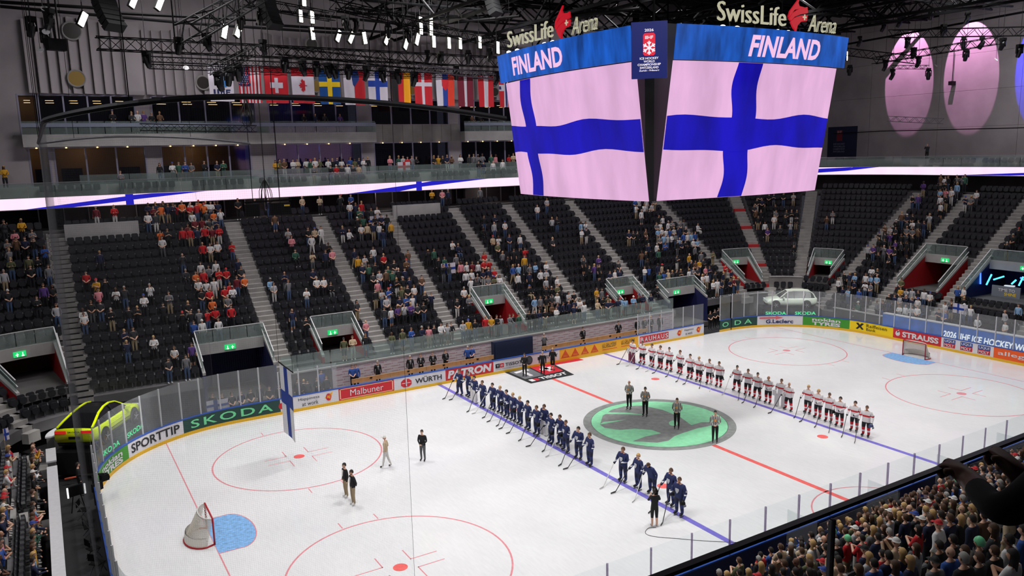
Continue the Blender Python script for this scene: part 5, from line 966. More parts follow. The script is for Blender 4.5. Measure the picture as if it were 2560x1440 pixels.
# ================================================================ people
def seg_dist(p, a, b):
    ab = b-a; t = max(0., min(1., (p-a).dot(ab)/max(1e-9, ab.dot(ab)))); return (p-(a+ab*t)).length
def body_mesh(name, J, E_, sub=1, head=None, slotf=None, nslots=5, planes=(), xplanes=()):
    """J: joint -> (pos, radius); E_: list of (a, b, tag).  Skin surface around the skeleton, one continuous mesh."""
    names = list(J); ix = {n: i for i, n in enumerate(names)}
    me = bpy.data.meshes.new(name); me.from_pydata([J[n][0] for n in names], [(ix[a], ix[b]) for a, b, _ in E_], [])
    o = bpy.data.objects.new(name, me); COL.objects.link(o); o.modifiers.new('s', 'SKIN')
    for n in names:
        d = me.skin_vertices[0].data[ix[n]]; r = J[n][1]; d.radius = (r, r) if not isinstance(r, tuple) else r; d.use_root = (n == 'pelvis')
    m = o.modifiers.new('b', 'SUBSURF'); m.levels = sub; m.render_levels = sub
    dg = bpy.context.evaluated_depsgraph_get(); em = bpy.data.meshes.new_from_object(o.evaluated_get(dg)); bpy.data.objects.remove(o); bpy.data.meshes.remove(me)
    if planes:
        bm = bmesh.new(); bm.from_mesh(em)
        for z in planes: bmesh.ops.bisect_plane(bm, geom=bm.verts[:]+bm.edges[:]+bm.faces[:], plane_co=(0, 0, z), plane_no=(0, 0, 1))
        for z in xplanes: bmesh.ops.bisect_plane(bm, geom=bm.verts[:]+bm.edges[:]+bm.faces[:], plane_co=(z, 0, 0), plane_no=(1, 0, 0))
        bm.to_mesh(em); bm.free()
    vs = [tuple(v.co) for v in em.vertices]; fs = [tuple(p.vertices) for p in em.polygons]; ctr = [p.center.copy() for p in em.polygons]; bpy.data.meshes.remove(em)
    segs = [(Vector(J[a][0]), Vector(J[b][0]), (J[a][1] if not isinstance(J[a][1], tuple) else J[a][1][0]), t) for a, b, t in E_]
    ms = []
    for c in ctr:
        t = min(segs, key=lambda s: seg_dist(c, s[0], s[1])-s[2]*.6)[3]; ms.append(slotf(t, c))
    out = MB(); out.v = vs; out.f = fs; out.m = ms
    if head:
        hx, hy, hz, sc, pitch, yaw = head; T = Matrix.Translation((hx, hy, hz)) @ Euler((pitch, 0, yaw)).to_matrix().to_4x4() @ Matrix.Scale(sc, 4)
        n, k = 10, 7; hv = []; hf = []
        for i in range(k+1):
            a = PI*i/k
            for j in range(n):
                b = 2*PI*j/n-PI/2; x = .076*math.sin(a)*math.cos(b); y = .097*math.sin(a)*math.sin(b); z = .118*math.cos(a)
                if z < -.03: x *= 1-.35*min(1, (-z-.03)/.09); y = y*(1-.2*min(1, (-z-.03)/.09))-.012
                if j == 0 and i == 4: y -= .028; z += .0
                if j == 0 and i == 3: y += .004
                hv.append(T @ Vector((x, y, z)))
        for i in range(k):
            for j in range(n): hf.append((i*n+j, (i+1)*n+j, (i+1)*n+(j+1) % n, i*n+(j+1) % n))
        out.add(hv, hf, 0)
        for s in (-1, 1):
            out.add([T @ Vector(p) for p in ((s*.018, -.094, .018), (s*.046, -.085, .018), (s*.046, -.083, .034), (s*.018, -.092, .034))], [(0, 1, 2, 3)], 4)
            out.add([T @ Vector(p) for p in ((s*.074, -.01, -.02), (s*.074, .02, -.02), (s*.09, .025, .02), (s*.078, -.01, .025))], [(0, 1, 2, 3), (3, 2, 1, 0)], 0)
        out.add([T @ Vector(p) for p in ((-.022, -.094, -.058), (.022, -.094, -.058), (.02, -.096, -.05), (-.02, -.096, -.05))], [(0, 1, 2, 3)], 4)
    return out
def skeleton(arms='down', legs='stand', bulk=1., h=1.):
    J = {'pelvis': ((0, 0, .95), (.15*bulk, .12*bulk)), 'spine': ((0, .005, 1.12), (.145*bulk, .115*bulk)), 'chest': ((0, .0, 1.32), (.165*bulk, .125*bulk)), 'neck': ((0, .0, 1.48), .06), 'head0': ((0, -.01, 1.56), .055)}
    E_ = [('pelvis', 'spine', 'torso'), ('spine', 'chest', 'torso'), ('chest', 'neck', 'neck'), ('neck', 'head0', 'neck')]
    A = {'down': ((.24, .03, 1.13), (.245, -.04, .9)), 'clasp': ((.25, .0, 1.13), (.06, -.2, 1.0)), 'cross': ((.25, -.08, 1.14), (-.06, -.2, 1.19)), 'clap': ((.23, -.12, 1.16), (.04, -.3, 1.28)), 'lean': ((.24, -.1, 1.15), (.15, -.36, 1.12)), 'back': ((.25, .08, 1.13), (.07, .16, .97)), 'pock': ((.27, .06, 1.13), (.2, -.04, .98)),
         'phone': ((.22, -.16, 1.22), (.1, -.3, 1.5)), 'raise': ((.3, -.05, 1.6), (.22, -.1, 1.88)), 'stick': ((.3, -.06, 1.12), (.26, -.3, .98)), 'hold': ((.3, .02, 1.12), (.3, -.12, .88)), 'cam': ((.26, -.1, 1.2), (.12, -.26, 1.42))}
    for s, sd in ((1, 'l'), (-1, 'r')):
        a = arms if isinstance(arms, str) else arms[0 if s < 0 else 1]; e, w_ = A[a]
        if a == 'cross' and s > 0: w_ = (w_[0], w_[1]-.05, w_[2]-.03)
        sw = .185*bulk; k = bulk
        J['sh'+sd] = ((s*sw, 0, 1.42), .075*k); J['el'+sd] = ((s*e[0]*(1+(k-1)*.6), e[1], e[2]), .052*k); J['wr'+sd] = ((s*w_[0]*(1+(k-1)*.6), w_[1], w_[2]), .038*k)
        d = (Vector(J['wr'+sd][0])-Vector(J['el'+sd][0])).normalized()*.09; J['ha'+sd] = (tuple(Vector(J['wr'+sd][0])+d), .036*max(1, k*1.0))
        E_ += [('chest', 'sh'+sd, 'torso'), ('sh'+sd, 'el'+sd, 'uarm'), ('el'+sd, 'wr'+sd, 'farm'), ('wr'+sd, 'ha'+sd, 'hand')]
        lw = .1 if bulk < 1.2 else .15
        hip, kn, an, to = ((s*lw*.9, 0, .88), (s*lw, -.015, .5), (s*lw*1.05, .02, .1), (s*lw*1.2, -.15, .05))
        if legs == 'sit': kn, an, to = (s*.12, -.42, .9), (s*.12, -.44, .5), (s*.13, -.6, .45)
        if legs == 'walk': kn, an, to = (s*.11, -.08*s, .5), (s*.12, -.2*s+.05, .1), (s*.13, -.2*s-.12, .05)
        if legs == 'wide': hip, kn, an, to = (s*.12, 0, .88), (s*.2, -.03, .5), (s*.24, .02, .1), (s*.28, -.14, .05)
        J['hip'+sd] = (hip, .105*min(k, 1.2)); J['kn'+sd] = (kn, .07*min(k, 1.25)); J['an'+sd] = (an, .048*min(k, 1.2)); J['to'+sd] = (to, .042)
        E_ += [('pelvis', 'hip'+sd, 'hip'), ('hip'+sd, 'kn'+sd, 'thigh'), ('kn'+sd, 'an'+sd, 'shin'), ('an'+sd, 'to'+sd, 'foot')]
    return J, E_
# slots: 0 skin, 1 top, 2 trousers, 3 shoes, 4 eyes and mouth
def sl_long(t, c): return {'torso': 1, 'uarm': 1, 'farm': 1, 'hand': 0, 'neck': 0 if c.z > 1.47 else 1, 'hip': 2 if c.z < .93 else 1, 'thigh': 2, 'shin': 2, 'foot': 3}[t]
def sl_short(t, c): return {'farm': 0}.get(t, sl_long(t, c))
def sl_shorts(t, c): return {'farm': 0, 'shin': 0}.get(t, sl_long(t, c))
POSES = {}
def addpose(key, arms, legs, sf, drop=0., bulk=1., head=(0, -.015, 1.655, 1., 0, 0), sub=1):
    J, E_ = skeleton(arms, legs, bulk); mb = body_mesh('body', J, E_, sub, head, sf)
    if drop: mb.v = [(x, y, z-drop) for x, y, z in mb.v]
    POSES[key] = (mb, (head[0], head[1], head[2]-drop), head)
addpose('down', 'down', 'stand', sl_long); addpose('claspl', 'clasp', 'stand', sl_long); addpose('clasp', 'clasp', 'stand', sl_short); addpose('cross', 'cross', 'stand', sl_long); addpose('clap', 'clap', 'stand', sl_short); addpose('lean', 'lean', 'stand', sl_long)
addpose('shorts', 'down', 'stand', sl_shorts); addpose('pock', 'pock', 'walk', sl_long); addpose('phone', ('phone', 'phone'), 'stand', sl_long); addpose('sit', 'lean', 'sit', sl_long, .45); addpose('back', 'back', 'stand', sl_long); addpose('raise', ('raise', 'down'), 'stand', sl_short)
SKIN = [M('skin_light', (222, 176, 150), .6), M('skin_tan', (196, 146, 116), .6), M('skin_dark', (112, 74, 56), .6)]; EYE = M('eye_dark', (30, 22, 22), .5)
TOPC = {'white': (222, 220, 220), 'black': (26, 26, 30), 'navy': (28, 36, 66), 'red': (196, 30, 38), 'grey': (116, 116, 120), 'blue': (46, 84, 160), 'light blue': (140, 178, 214), 'pink': (224, 140, 150), 'beige': (198, 176, 146), 'green': (52, 96, 78), 'olive': (98, 100, 70), 'mustard': (214, 158, 40), 'orange': (226, 110, 50), 'maroon': (112, 28, 40), 'brown': (104, 76, 56), 'purple': (90, 60, 130), 'light grey': (176, 176, 180), 'charcoal': (52, 54, 58)}
TOPM = {k: M('top_'+k.replace(' ', '_'), v, .85) for k, v in TOPC.items()}
BOTM = {k: M('trousers_'+k, v, .85) for k, v in {'dark': (30, 31, 38), 'denim': (70, 92, 128), 'black': (20, 20, 22), 'khaki': (164, 146, 116), 'white': (214, 212, 208), 'grey': (92, 94, 98)}.items()}
SHOE = [M('shoe_black', (22, 22, 24), .6), M('shoe_white', (214, 212, 210), .6)]
HAIRC = {'dark hair': (34, 26, 22), 'brown hair': (82, 56, 38), 'blond hair': (196, 158, 102), 'grey hair': (160, 156, 152)}
HAIRM = {k: M('hair_'+k.split()[0], v, .7) for k, v in HAIRC.items()}; CAPM = {'black cap': M('cap_black', (24, 24, 26), .7), 'white cap': M('cap_white', (220, 218, 214), .7), 'red cap': M('cap_red', (196, 34, 42), .7), 'mint helmet': M('fan_helmet', (118, 220, 160), .35), 'blue cap': M('cap_blue2', (46, 70, 150), .7)}
def dome(r0, zlo, front=None, n=10, k=5, ext=0.):
    mb = MB(); vs = []; fs = []
    for i in range(k+1):
        a = PI*.5*i/k*(1+ext)
        for j in range(n):
            b = 2*PI*j/n-PI/2; y = .1*r0*math.sin(a)*math.sin(b)+.004; z = .122*r0*math.cos(a)+.004
            if front is not None and math.sin(b) < -.3 and z < front: z = front
            vs.append((.08*r0*math.sin(a)*math.cos(b), y, max(z, zlo)))
    for i in range(k):
        for j in range(n): fs.append((i*n+j, (i+1)*n+j, (i+1)*n+(j+1) % n, i*n+(j+1) % n))
    mb.add(vs, fs); return mb
HG = {}
HG['short'] = dome(1.1, -.05, .06, ext=.25)
m_ = dome(1.13, -.08, .06, ext=.3); m_.add([(-.085, .0, .05), (-.09, .06, .03), (0, .115, .03), (.09, .06, .03), (.085, .0, .05), (-.095, -.02, -.2), (-.1, .06, -.25), (0, .1, -.27), (.1, .06, -.25), (.095, -.02, -.2)], [(0, 1, 6, 5), (1, 2, 7, 6), (2, 3, 8, 7), (3, 4, 9, 8), (5, 6, 7, 8, 9)]); HG['long'] = m_
m_ = dome(1.14, .03, .03, ext=.1); m_.add([(-.07, -.08, .035), (.07, -.08, .035), (.05, -.19, .025), (-.05, -.19, .025), (-.07, -.08, .045), (.07, -.08, .045), (.05, -.19, .035), (-.05, -.19, .035)], [(3, 2, 1, 0), (4, 5, 6, 7), (0, 1, 5, 4), (1, 2, 6, 5), (2, 3, 7, 6), (3, 0, 4, 7)]); HG['cap'] = m_
HG['helmet'] = dome(1.32, -.03, .03, n=12, k=5, ext=.15)
MESHC = {}
def pmesh(key):
    if key not in MESHC:
        mb = POSES[key][0]; me = bpy.data.meshes.new('body'); me.from_pydata(mb.v, [], mb.f)
        for k in range(5): me.materials.append(EYE)
        me.polygons.foreach_set('material_index', mb.m); me.polygons.foreach_set('use_smooth', [True]*len(me.polygons)); me.update(); MESHC[key] = me
    return MESHC[key]
def hmesh(k):
    if 'h'+k not in MESHC: me = HG[k].mesh('hair', EYE, True); MESHC['h'+k] = me
    return MESHC['h'+k]
def person(key, loc, rz, mats, hair, hairmat, label, scale=1., group=None, cat='person', hairname=None):
    o = bpy.data.objects.new('person', pmesh(key)); COL.objects.link(o); o.location = loc; o.rotation_euler = (0, 0, rz); o.scale = (scale,)*3
    for i, m in enumerate(mats):
        if m is not None: o.material_slots[i].link = 'OBJECT'; o.material_slots[i].material = m
    tag(o, label, cat, group)
    if hair:
        h = bpy.data.objects.new(hairname or ('hair' if hair in ('short', 'long') else hair), hmesh(hair)); COL.objects.link(h); h.parent = o; hd = POSES[key][2]; h.location = POSES[key][1]; h.rotation_euler = (hd[4], 0, hd[5]); h.scale = (hd[3],)*3
        h.material_slots[0].link = 'OBJECT'; h.material_slots[0].material = hairmat
    return o
def dress(rr, pal):
    top = rr.choice(PAL[pal]); bot = rr.choice(list(BOTM)[:6] if rr.random() < .6 else ['dark', 'denim', 'black']); r = rr.random()
    if r < .1: hair, hm, hw = 'cap', *rr.choice([(CAPM[k], k) for k in ('black cap', 'white cap', 'red cap', 'blue cap')])
    elif r < .17: hair, hm, hw = None, None, 'shaved head'
    elif r < .45: c = rr.choice(['dark hair', 'brown hair', 'brown hair', 'blond hair']); hair, hm, hw = 'long', HAIRM[c], 'long '+c
    else: c = rr.choice(['dark hair', 'dark hair', 'brown hair', 'brown hair', 'dark hair', 'brown hair', 'blond hair', 'grey hair']); hair, hm, hw = 'short', HAIRM[c], 'short '+c
    return top, bot, hair, hm, hw
PAL = {'m': ['white', 'black', 'navy', 'white', 'grey', 'blue', 'black', 'light blue', 'beige', 'charcoal', 'pink', 'green', 'olive', 'black', 'red', 'light grey', 'brown', 'white', 'navy', 'charcoal', 'mustard', 'black', 'white', 'navy', 'black', 'white', 'grey', 'navy'], 'r': ['red', 'red', 'white', 'black', 'red', 'navy', 'white', 'maroon', 'grey', 'charcoal', 'orange'],
       'd': ['black', 'navy', 'charcoal', 'black', 'navy', 'grey', 'white', 'charcoal', 'black', 'light grey', 'purple', 'brown'], 'w': ['white', 'navy', 'white', 'light blue', 'blue', 'black', 'white', 'grey', 'light grey'], 'n': ['black', 'navy', 'charcoal', 'black', 'grey', 'navy', 'black', 'charcoal', 'white', 'red', 'black', 'olive', 'navy', 'light grey', 'beige', 'brown', 'black', 'white', 'blue', 'charcoal']}
# ---- hockey players
def sl_play(t, c):
    if t == 'foot': return 3
    if t == 'shin': return 6 if (.26 < c.z < .36 or .42 < c.z < .5) else 5
    if t == 'thigh': return (1 if c.z > .84 else 2) if c.z > .53 else 5
    if t == 'hip': return 2 if c.z < .84 else 1
    if t == 'hand': return 7
    if t == 'farm': return 8 if c.z > 1.04 and c.z < 1.09 else 1
    if t == 'neck': return 0 if c.z > 1.48 else 1
    if t == 'torso' and 1.15 < c.z < 1.25: return 9
    if t == 'uarm' and 1.17 < c.z < 1.25: return 9
    return 1
def addplayer(key, arms, legs, head=(0, -.015, 1.665, 1.05, 0, 0), bulk=1.32, bend=0.):
    J, E_ = skeleton(arms, legs, bulk); J['pelvis'] = ((0, 0, .93), (.2, .17)); J['spine'] = ((0, 0, 1.1), (.2, .16)); J['chest'] = ((0, 0, 1.3), (.22, .165)); J['neck'] = ((0, 0, 1.47), .075)
    for sd in 'lr': J['kn'+sd] = (J['kn'+sd][0], .1); J['an'+sd] = (J['an'+sd][0], .072); J['to'+sd] = ((J['to'+sd][0][0], -.19, .05), .056); J['hip'+sd] = (J['hip'+sd][0], .145)
    for sd in 'lr': J['ha'+sd] = (J['ha'+sd][0], .07); J['wr'+sd] = (J['wr'+sd][0], .06)
    if bend:
        for n in ('spine', 'chest', 'neck', 'head0', 'shl', 'shr', 'ell', 'elr'): p, r = J[n]; J[n] = ((p[0], p[1]-bend*(p[2]-.9), p[2]-bend*.35*(p[2]-.9)), r)
    mb = body_mesh('body', J, E_, 2, head, sl_play, planes=(.26, .36, .42, .5, .53, .84, 1.04, 1.09, 1.15, 1.17, 1.25)); mb.v = [(x, y, z+.06) for x, y, z in mb.v]
    for s in (-1, 1):   # skate blades under the boots
        x = J['an'+('l' if s > 0 else 'r')][0][0]; mb.box((x*1.06, -.045, .03), (.015, .26, .06), 0, 10)
    POSES[key] = (mb, (head[0], head[1], head[2]+.06), head)
    me = bpy.data.meshes.new('body'); me.from_pydata(mb.v, [], mb.f)
    for k in range(11): me.materials.append(EYE)
    me.polygons.foreach_set('material_index', mb.m); me.polygons.foreach_set('use_smooth', [True]*len(me.polygons)); me.update(); MESHC[key] = me
addplayer('pl1', ('stick', 'hold'), 'stand'); addplayer('pl2', ('stick', 'clasp'), 'stand', (0, -.015, 1.665, 1.05, 0, -.35)); addplayer('pl3', ('stick', 'down'), 'wide', (0, -.015, 1.665, 1.05, 0, .3)); addplayer('pl4', ('stick', 'hold'), 'stand', (0, -.27, 1.5, 1.05, .75, 0), bend=.42); addplayer('goalie', ('hold', 'hold'), 'wide', bulk=1.45)
JN, JW, JR = M('jersey_navy', (34, 44, 92), .8), M('jersey_white', (226, 222, 224), .8), M('jersey_red', (204, 26, 42), .8); PB, PN = M('pants_black', (24, 24, 27), .8), M('pants_navy', (30, 36, 66), .8); SK = M('skate_black', (22, 22, 24), .5); GV = M('glove_black', (24, 24, 28), .7); BLD = M('blade_steel', (170, 175, 180), .3, .8); SKN = M('sock_navy', (44, 56, 110), .8); STK = M('stick_black', (36, 36, 40), .5); TAPE = M('tape_white', (210, 210, 208), .8); CREST = M('crest_grey', (196, 198, 206), .7)
NUMM = M('number_white', (232, 232, 236), .7); NUMR = M('number_dark', (60, 20, 26), .7)
LOOK = math.radians(-90)   # local front -y turned towards -x
def mkstick(loc, rz, label, white=False, L=1.5):
    t = thing('hockey_stick', label, 'stick', loc, rz, 'hockey sticks of the lined-up players'); m = TAPE if white else STK
    mb = MB(); mb.bar((0, 0, .03), (0, L*.62, L*.72), .032, .024); mb.build('shaft', m, t); mb = MB(); mb.add([(-.012, 0, 0), (.012, 0, 0), (.02, -.3, .01), (0, -.31, .01), (-.012, 0, .075), (.012, 0, .075), (.02, -.3, .07), (0, -.31, .07)], [(3, 2, 1, 0), (4, 5, 6, 7), (0, 1, 5, 4), (1, 2, 6, 5), (2, 3, 7, 6), (3, 0, 4, 7)]); mb.build('blade', m, t)
    mb = MB(); mb.bar((0, L*.58, L*.674), (0, L*.63, L*.73), .036, .03); mb.build('grip_tape', TAPE, t); return t
def mkhelmet(loc, label, m):
    t = thing('hockey_helmet', label, 'helmet', loc, 0, 'helmets held by players'); mb = dome(1.45, -.05, .0, n=12, k=5, ext=.2); mb.build('shell', m, t, True); mb = MB(); mb.box((0, -.13, -.05), (.16, .01, .09)); mb.build('visor', M('visor', (90, 96, 104), .1), t); return t
def player(team, i, u, v, key, words, hairi, rz, num, helmet=None):
    p = atz(u, v); fin = team == 'navy'; mats = [SKIN[hairi % 2], JN if fin else JW, PN if fin else PB, SK, EYE, SKN if fin else JR, SKN if fin and 0 else (NUMM if not fin else PN), GV, NUMM if fin else JW, JN if fin else JR, BLD]
    if key == 'goalie': mats[2] = JW; mats[5] = JW; mats[6] = JW; mats[3] = JW
    hc = ['dark hair', 'brown hair', 'blond hair', 'brown hair'][hairi % 4]
    o = person(key, (p.x, p.y, 0), rz, mats, 'short' if hairi != 9 else None, HAIRM[hc], words, 1.0, 'players lined up on the blue lines', 'player')
    # crest and numbers
    if key != 'pl4':
        mb = MB() if fin else MB(); mb.add([(.0+x, -.185-.0*z, 1.27+z) for x, z in ((-.09, .08), (.09, .08), (.1, 0), (.05, -.1), (0, -.15), (-.05, -.1), (-.1, 0))]+[(x, -.16, 1.27+z) for x, z in ((-.09, .08), (.09, .08), (.1, 0), (.05, -.1), (0, -.15), (-.05, -.1), (-.1, 0))], [tuple(range(7)), tuple(range(13, 6, -1))]+[(k, (k+1) % 7, 7+(k+1) % 7, 7+k) for k in range(7)]); mb.build('crest', CREST, o) if fin else None
        for s in (-1, 1):
            q = wtext(o, num, NUMM if fin else NUMR, (s*.405, .06*-s, 1.24), (0, .12*s, 0), (0, 0, 1), 1., .11, .03, name='sleeve_number')
    if key == 'goalie':
        for s in (-1, 1):
            mb = MB(); mb.prism([(s*.24-.14, -.16), (s*.24+.14, -.16), (s*.24+.15, -.06), (s*.24-.15, -.06)], .06, .86); mb.build('leg_pad', M('pad_white', (226, 224, 222), .7) if fin or i > 5 else M('pad_red', (120, 40, 70), .7), o)
        mb = MB(); mb.box((-.36, -.2, .9), (.26, .06, .36)); mb.build('blocker', MATS['pad_white'] if 'pad_white' in MATS else PWH, o)
    return o, p
FIN = [(1150, 988), (1172, 993), (1188, 1006), (1208, 1019), (1233, 1026), (1252, 1034), (1268, 1045), (1284, 1053), (1301, 1063), (1321, 1075), (1343, 1089), (1362, 1086), (1379, 1110), (1401, 1115), (1416, 1130), (1447, 1148), (1475, 1165), (1558, 1205), (1596, 1223), (1631, 1236), (1677, 1264), (1698, 1289)]
SUI = [(1582, 907), (1606, 911), (1630, 918), (1651, 923), (1673, 928), (1700, 936), (1725, 947), (1747, 954), (1773, 961), (1797, 968), (1842, 979), (1869, 989), (1893, 999), (1920, 1009), (1952, 1017), (1971, 1027), (2019, 1034), (2044, 1046), (2071, 1056), (2098, 1067), (2135, 1079), (2164, 1092)]
FNUM = '33 24 31 50 3 18 61 44 90 56 62 35 86 27 15 25 12 4 37 19 80 65'.split(); SNUM = '63 13 22 90 44 28 72 86 10 54 9 97 85 88 20 16 21 71 14 43 96 8'.split()
rr = random.Random(11)
for team, L, NUM in (('navy', FIN, FNUM), ('white', SUI, SNUM)):
    for i, (u, v) in enumerate(L):
        key = 'goalie' if (team, i) in (('navy', 2), ('navy', 11), ('white', 0), ('white', 14)) else 'pl4' if (team, i) == ('navy', 19) else rr.choice(['pl1', 'pl1', 'pl2', 'pl3'])
        extra = 'padded goalkeeper' if key == 'goalie' else ('player bowing the head' if key == 'pl4' else 'player')
        words = '%s in %s jersey, %s from far boards in %s line' % (extra, 'navy' if team == 'navy' else 'white and red', ordw(i), 'nearer' if team == 'navy' else 'farther')
        rz = LOOK+rr.uniform(-.15, .25)
        o, p = player(team, i, u, v, key, words, 9 if (team, i) in (('white', 13), ('white', 15)) else rr.randrange(4), rz, NUM[i])
        if key != 'goalie' or i in (0,):
            # stick: blade on the ice ahead and to the side, shaft up to the right hand
            hand = Vector((p.x, p.y, 0))+Matrix.Rotation(rz, 3, 'Z') @ Vector((-.3, -.38, .98)); d = Matrix.Rotation(rz+rr.uniform(.1, .5), 3, 'Z') @ Vector((-.05, -1, 0)); base = hand+d*.85; base.z = .02; bz = math.atan2(hand.y-base.y, hand.x-base.x)-PI/2
            mkstick(base, bz, 'hockey stick of the %s %s player from the far boards' % (ordw(i), 'navy' if team == 'navy' else 'white-jerseyed'), rr.random() < .2, 1.62)
        if key in ('pl1',) and rr.random() < .55:
            hl = Vector((p.x, p.y, 0))+Matrix.Rotation(rz, 3, 'Z') @ Vector((.36, -.2, .74)); mkhelmet(hl, 'dark helmet in the hand of the %s %s player' % (ordw(i), 'navy' if team == 'navy' else 'white-jerseyed'), BLK if team == 'navy' or rr.random() < .7 else M('helmet_blue', (60, 70, 110), .4))
# ---- referees: striped shirts
STW = M('stripe_white', (226, 224, 222), .8)
def sl_ref(t, c):
    k = sl_long(t, c)
    if k == 1: return 5 if int(math.floor((c.x+1)/.045)) % 2 else 1
    return k
J, E_ = skeleton('clasp', 'stand', 1.08); mb = body_mesh('body', J, E_, 2, (0, -.015, 1.655, 1.03, 0, .2), sl_ref, planes=(.93,), xplanes=[-1+.045*k for k in range(14, 31)]); mb.v = [(x, y, z+.05) for x, y, z in mb.v]
for s in (-1, 1): mb.box((s*.108, -.06, .025), (.015, .28, .05), 0, 3)
POSES['ref'] = (mb, (0, -.015, 1.705), (0, -.015, 1.655, 1.03, 0, .2)); me = bpy.data.meshes.new('body'); me.from_pydata(mb.v, [], mb.f)
for k in range(6): me.materials.append(EYE)
me.polygons.foreach_set('material_index', mb.m); me.polygons.foreach_set('use_smooth', [True]*len(me.polygons)); me.update(); MESHC['ref'] = me
for i, (u, v, hc) in enumerate(((1573, 1022, None), (1613, 1040, 'dark hair'), (1692, 1071, 'brown hair'), (1787, 1106, 'dark hair'))):
    p = atz(u, v); o = person('ref', (p.x, p.y, 0), LOOK+.45+.1*i, [SKIN[0], PBK, BOTM['black'], SHOE[0], EYE, STW], 'short' if hc else None, HAIRM[hc] if hc else None, 'referee in black and white striped shirt, %s from the far boards on the centre logo' % ORD[i], 1.03, 'referees on the centre circle', 'referee')
    mb = MB(); mb.lathe([(.07, -.01), (.07, .01)], 12, mat=Matrix.Translation((0, -.155, 1.3)) @ Matrix.Rotation(PI/2, 4, 'X')); mb.build('badge', M('badge_amber', (226, 150, 60), .6), o)
    if i in (1, 2): mb = MB(); mb.lathe([(.075, -.05), (.075, .05)], 10, mat=Matrix.Translation((.215, .015, 1.3))); mb.build('arm_band', POR, o)
# ---- others on the ice, benches and lane
def shirt(o, tie=True):
    mb = MB(); mb.add([(-.05, -.128, 1.42), (.05, -.128, 1.42), (0.012, -.16, 1.14), (-.012, -.16, 1.14), (-.05, -.1, 1.42), (.05, -.1, 1.42), (0.012, -.12, 1.14), (-.012, -.12, 1.14)], [(0, 3, 2, 1), (4, 5, 6, 7), (0, 1, 5, 4), (1, 2, 6, 5), (2, 3, 7, 6), (3, 0, 4, 7)]); mb.build('shirt_front', TOPM['white'], o)
    if tie: mb = MB(); mb.box((0, -.152, 1.28), (.025, .02, .24)); mb.build('tie', TOPM['navy'], o)
    return o
def single(key, u, v, rz, mats, hair, hm, label, z=0., scale=1., cat='person'):
    p = atz(u, v, z); return person(key, (p.x, p.y, z), rz, [SKIN[0] if m is None and k == 0 else m for k, m in enumerate(mats)], hair, hm, label, scale, None, cat)
shirt(single('down', 866, 1243, LOOK+.1, [None, TOPM['black'], BOTM['khaki'], SHOE[1], EYE], 'short', HAIRM['dark hair'], 'man in black blazer and khaki trousers, farther of the pair near the face-off circle'), False)
shirt(single('back', 884, 1262, LOOK+.1, [SKIN[1], TOPM['black'], BOTM['khaki'], SHOE[1], EYE], 'short', HAIRM['dark hair'], 'man in black blazer and khaki trousers, nearer of the pair near the face-off circle'), False)
single('claspl', 1058, 1152, LOOK+.7, [None, TOPM['black'], BOTM['grey'], SHOE[0], EYE], 'short', HAIRM['dark hair'], 'man in black jacket and grey trousers walking alone on the ice')
single('pock', 966, 1168, PI+.9, [None, TOPM['beige'], BOTM['white'], SHOE[0], EYE], 'cap', CAPM['white cap'], 'camera skater in cream suit and white helmet seen from behind')
cm = single('cam', 0, 0, 0, [], None, None, '') if False else None
addpose('cam', 'cam', 'stand', sl_shorts)
p = atz(1636, 1317); person('cam', (p.x, p.y, 0), PI-.5, [SKIN[0], TOPM['black'], BOTM['black'], SHOE[0], EYE], 'short', HAIRM['dark hair'], 'cameraman in black shorts filming the nearest navy players')
vc = thing('video_camera', 'black shoulder video camera held by the cameraman on the ice', 'camera', (p.x+.12, p.y+.1, 1.62), -.5); mb = MB(); mb.box((0, 0, 0), (.16, .42, .2)); mb.build('body', BLKM, vc); mb = MB(); mb.lathe([(.06, .2), (.07, .38)], 10, mat=Matrix.Rotation(-PI/2, 4, 'X')); mb.build('lens', BLK, vc); mb = MB(); mb.box((0, -.05, .14), (.05, .25, .05)); mb.build('handle', BLK, vc)
cw = [atz(u, v, .015) for u, v in ((1640, 1318), (1622, 1320), (1613, 1330), (1622, 1338), (1650, 1343), (1690, 1346), (1760, 1352), (1850, 1356), (1945, 1357))]; cp = []
for i in range(len(cw)-1):
    p0, p1, p2, p3 = cw[max(i-1, 0)], cw[i], cw[i+1], cw[min(i+2, len(cw)-1)]
    for k in range(6): t_ = k/6; cp.append(.5*((2*p1)+(p2-p0)*t_+(2*p0-5*p1+4*p2-p3)*t_*t_+(3*p1-p0-3*p2+p3)*t_**3))
mb = MB(); mb.tube(cp, .011, 5); tag(mb.build('camera_cable', M('cable_grey', (90, 90, 94), .6)), 'thin grey camera cable curling over the ice to the near boards', 'cable')
single('claspl', 1312, 941, LOOK+.9, [None, TOPM['black'], BOTM['black'], SHOE[0], EYE], 'long', HAIRM['dark hair'], 'woman in black with long dark hair on the logo carpet'); single('down', 1357, 936, LOOK+.9, [None, TOPM['black'], BOTM['black'], SHOE[0], EYE], 'short', HAIRM['grey hair'], 'man in black suit standing on the logo carpet'); single('shorts', 1382, 926, LOOK+.9, [None, TOPM['black'], BOTM['black'], SHOE[0], EYE], 'long', HAIRM['blond hair'], 'blond woman in black dress at the edge of the logo carpet')
BEN = [(1025, 'down', 'black'), (1052, 'clasp', 'black'), (1082, 'clasp', 'black'), (1114, 'clasp', 'black'), (1170, 'pock', 'blue'), (1179, 'clasp', 'blue'), (879, 'clasp', 'blue'), (888, 'down', 'blue'), (943, 'down', 'black'), (1361, 'phone', 'grey'), (1458, 'pock', 'black'), (1546, 'pock', 'black'), (1593, 'down', 'black'), (1610, 'clasp', 'black'), (1626, 'clasp', 'black'), (1649, 'down', 'black'), (800, 'down', 'blue'), (755, 'sit', 'black')]
rr = random.Random(5)
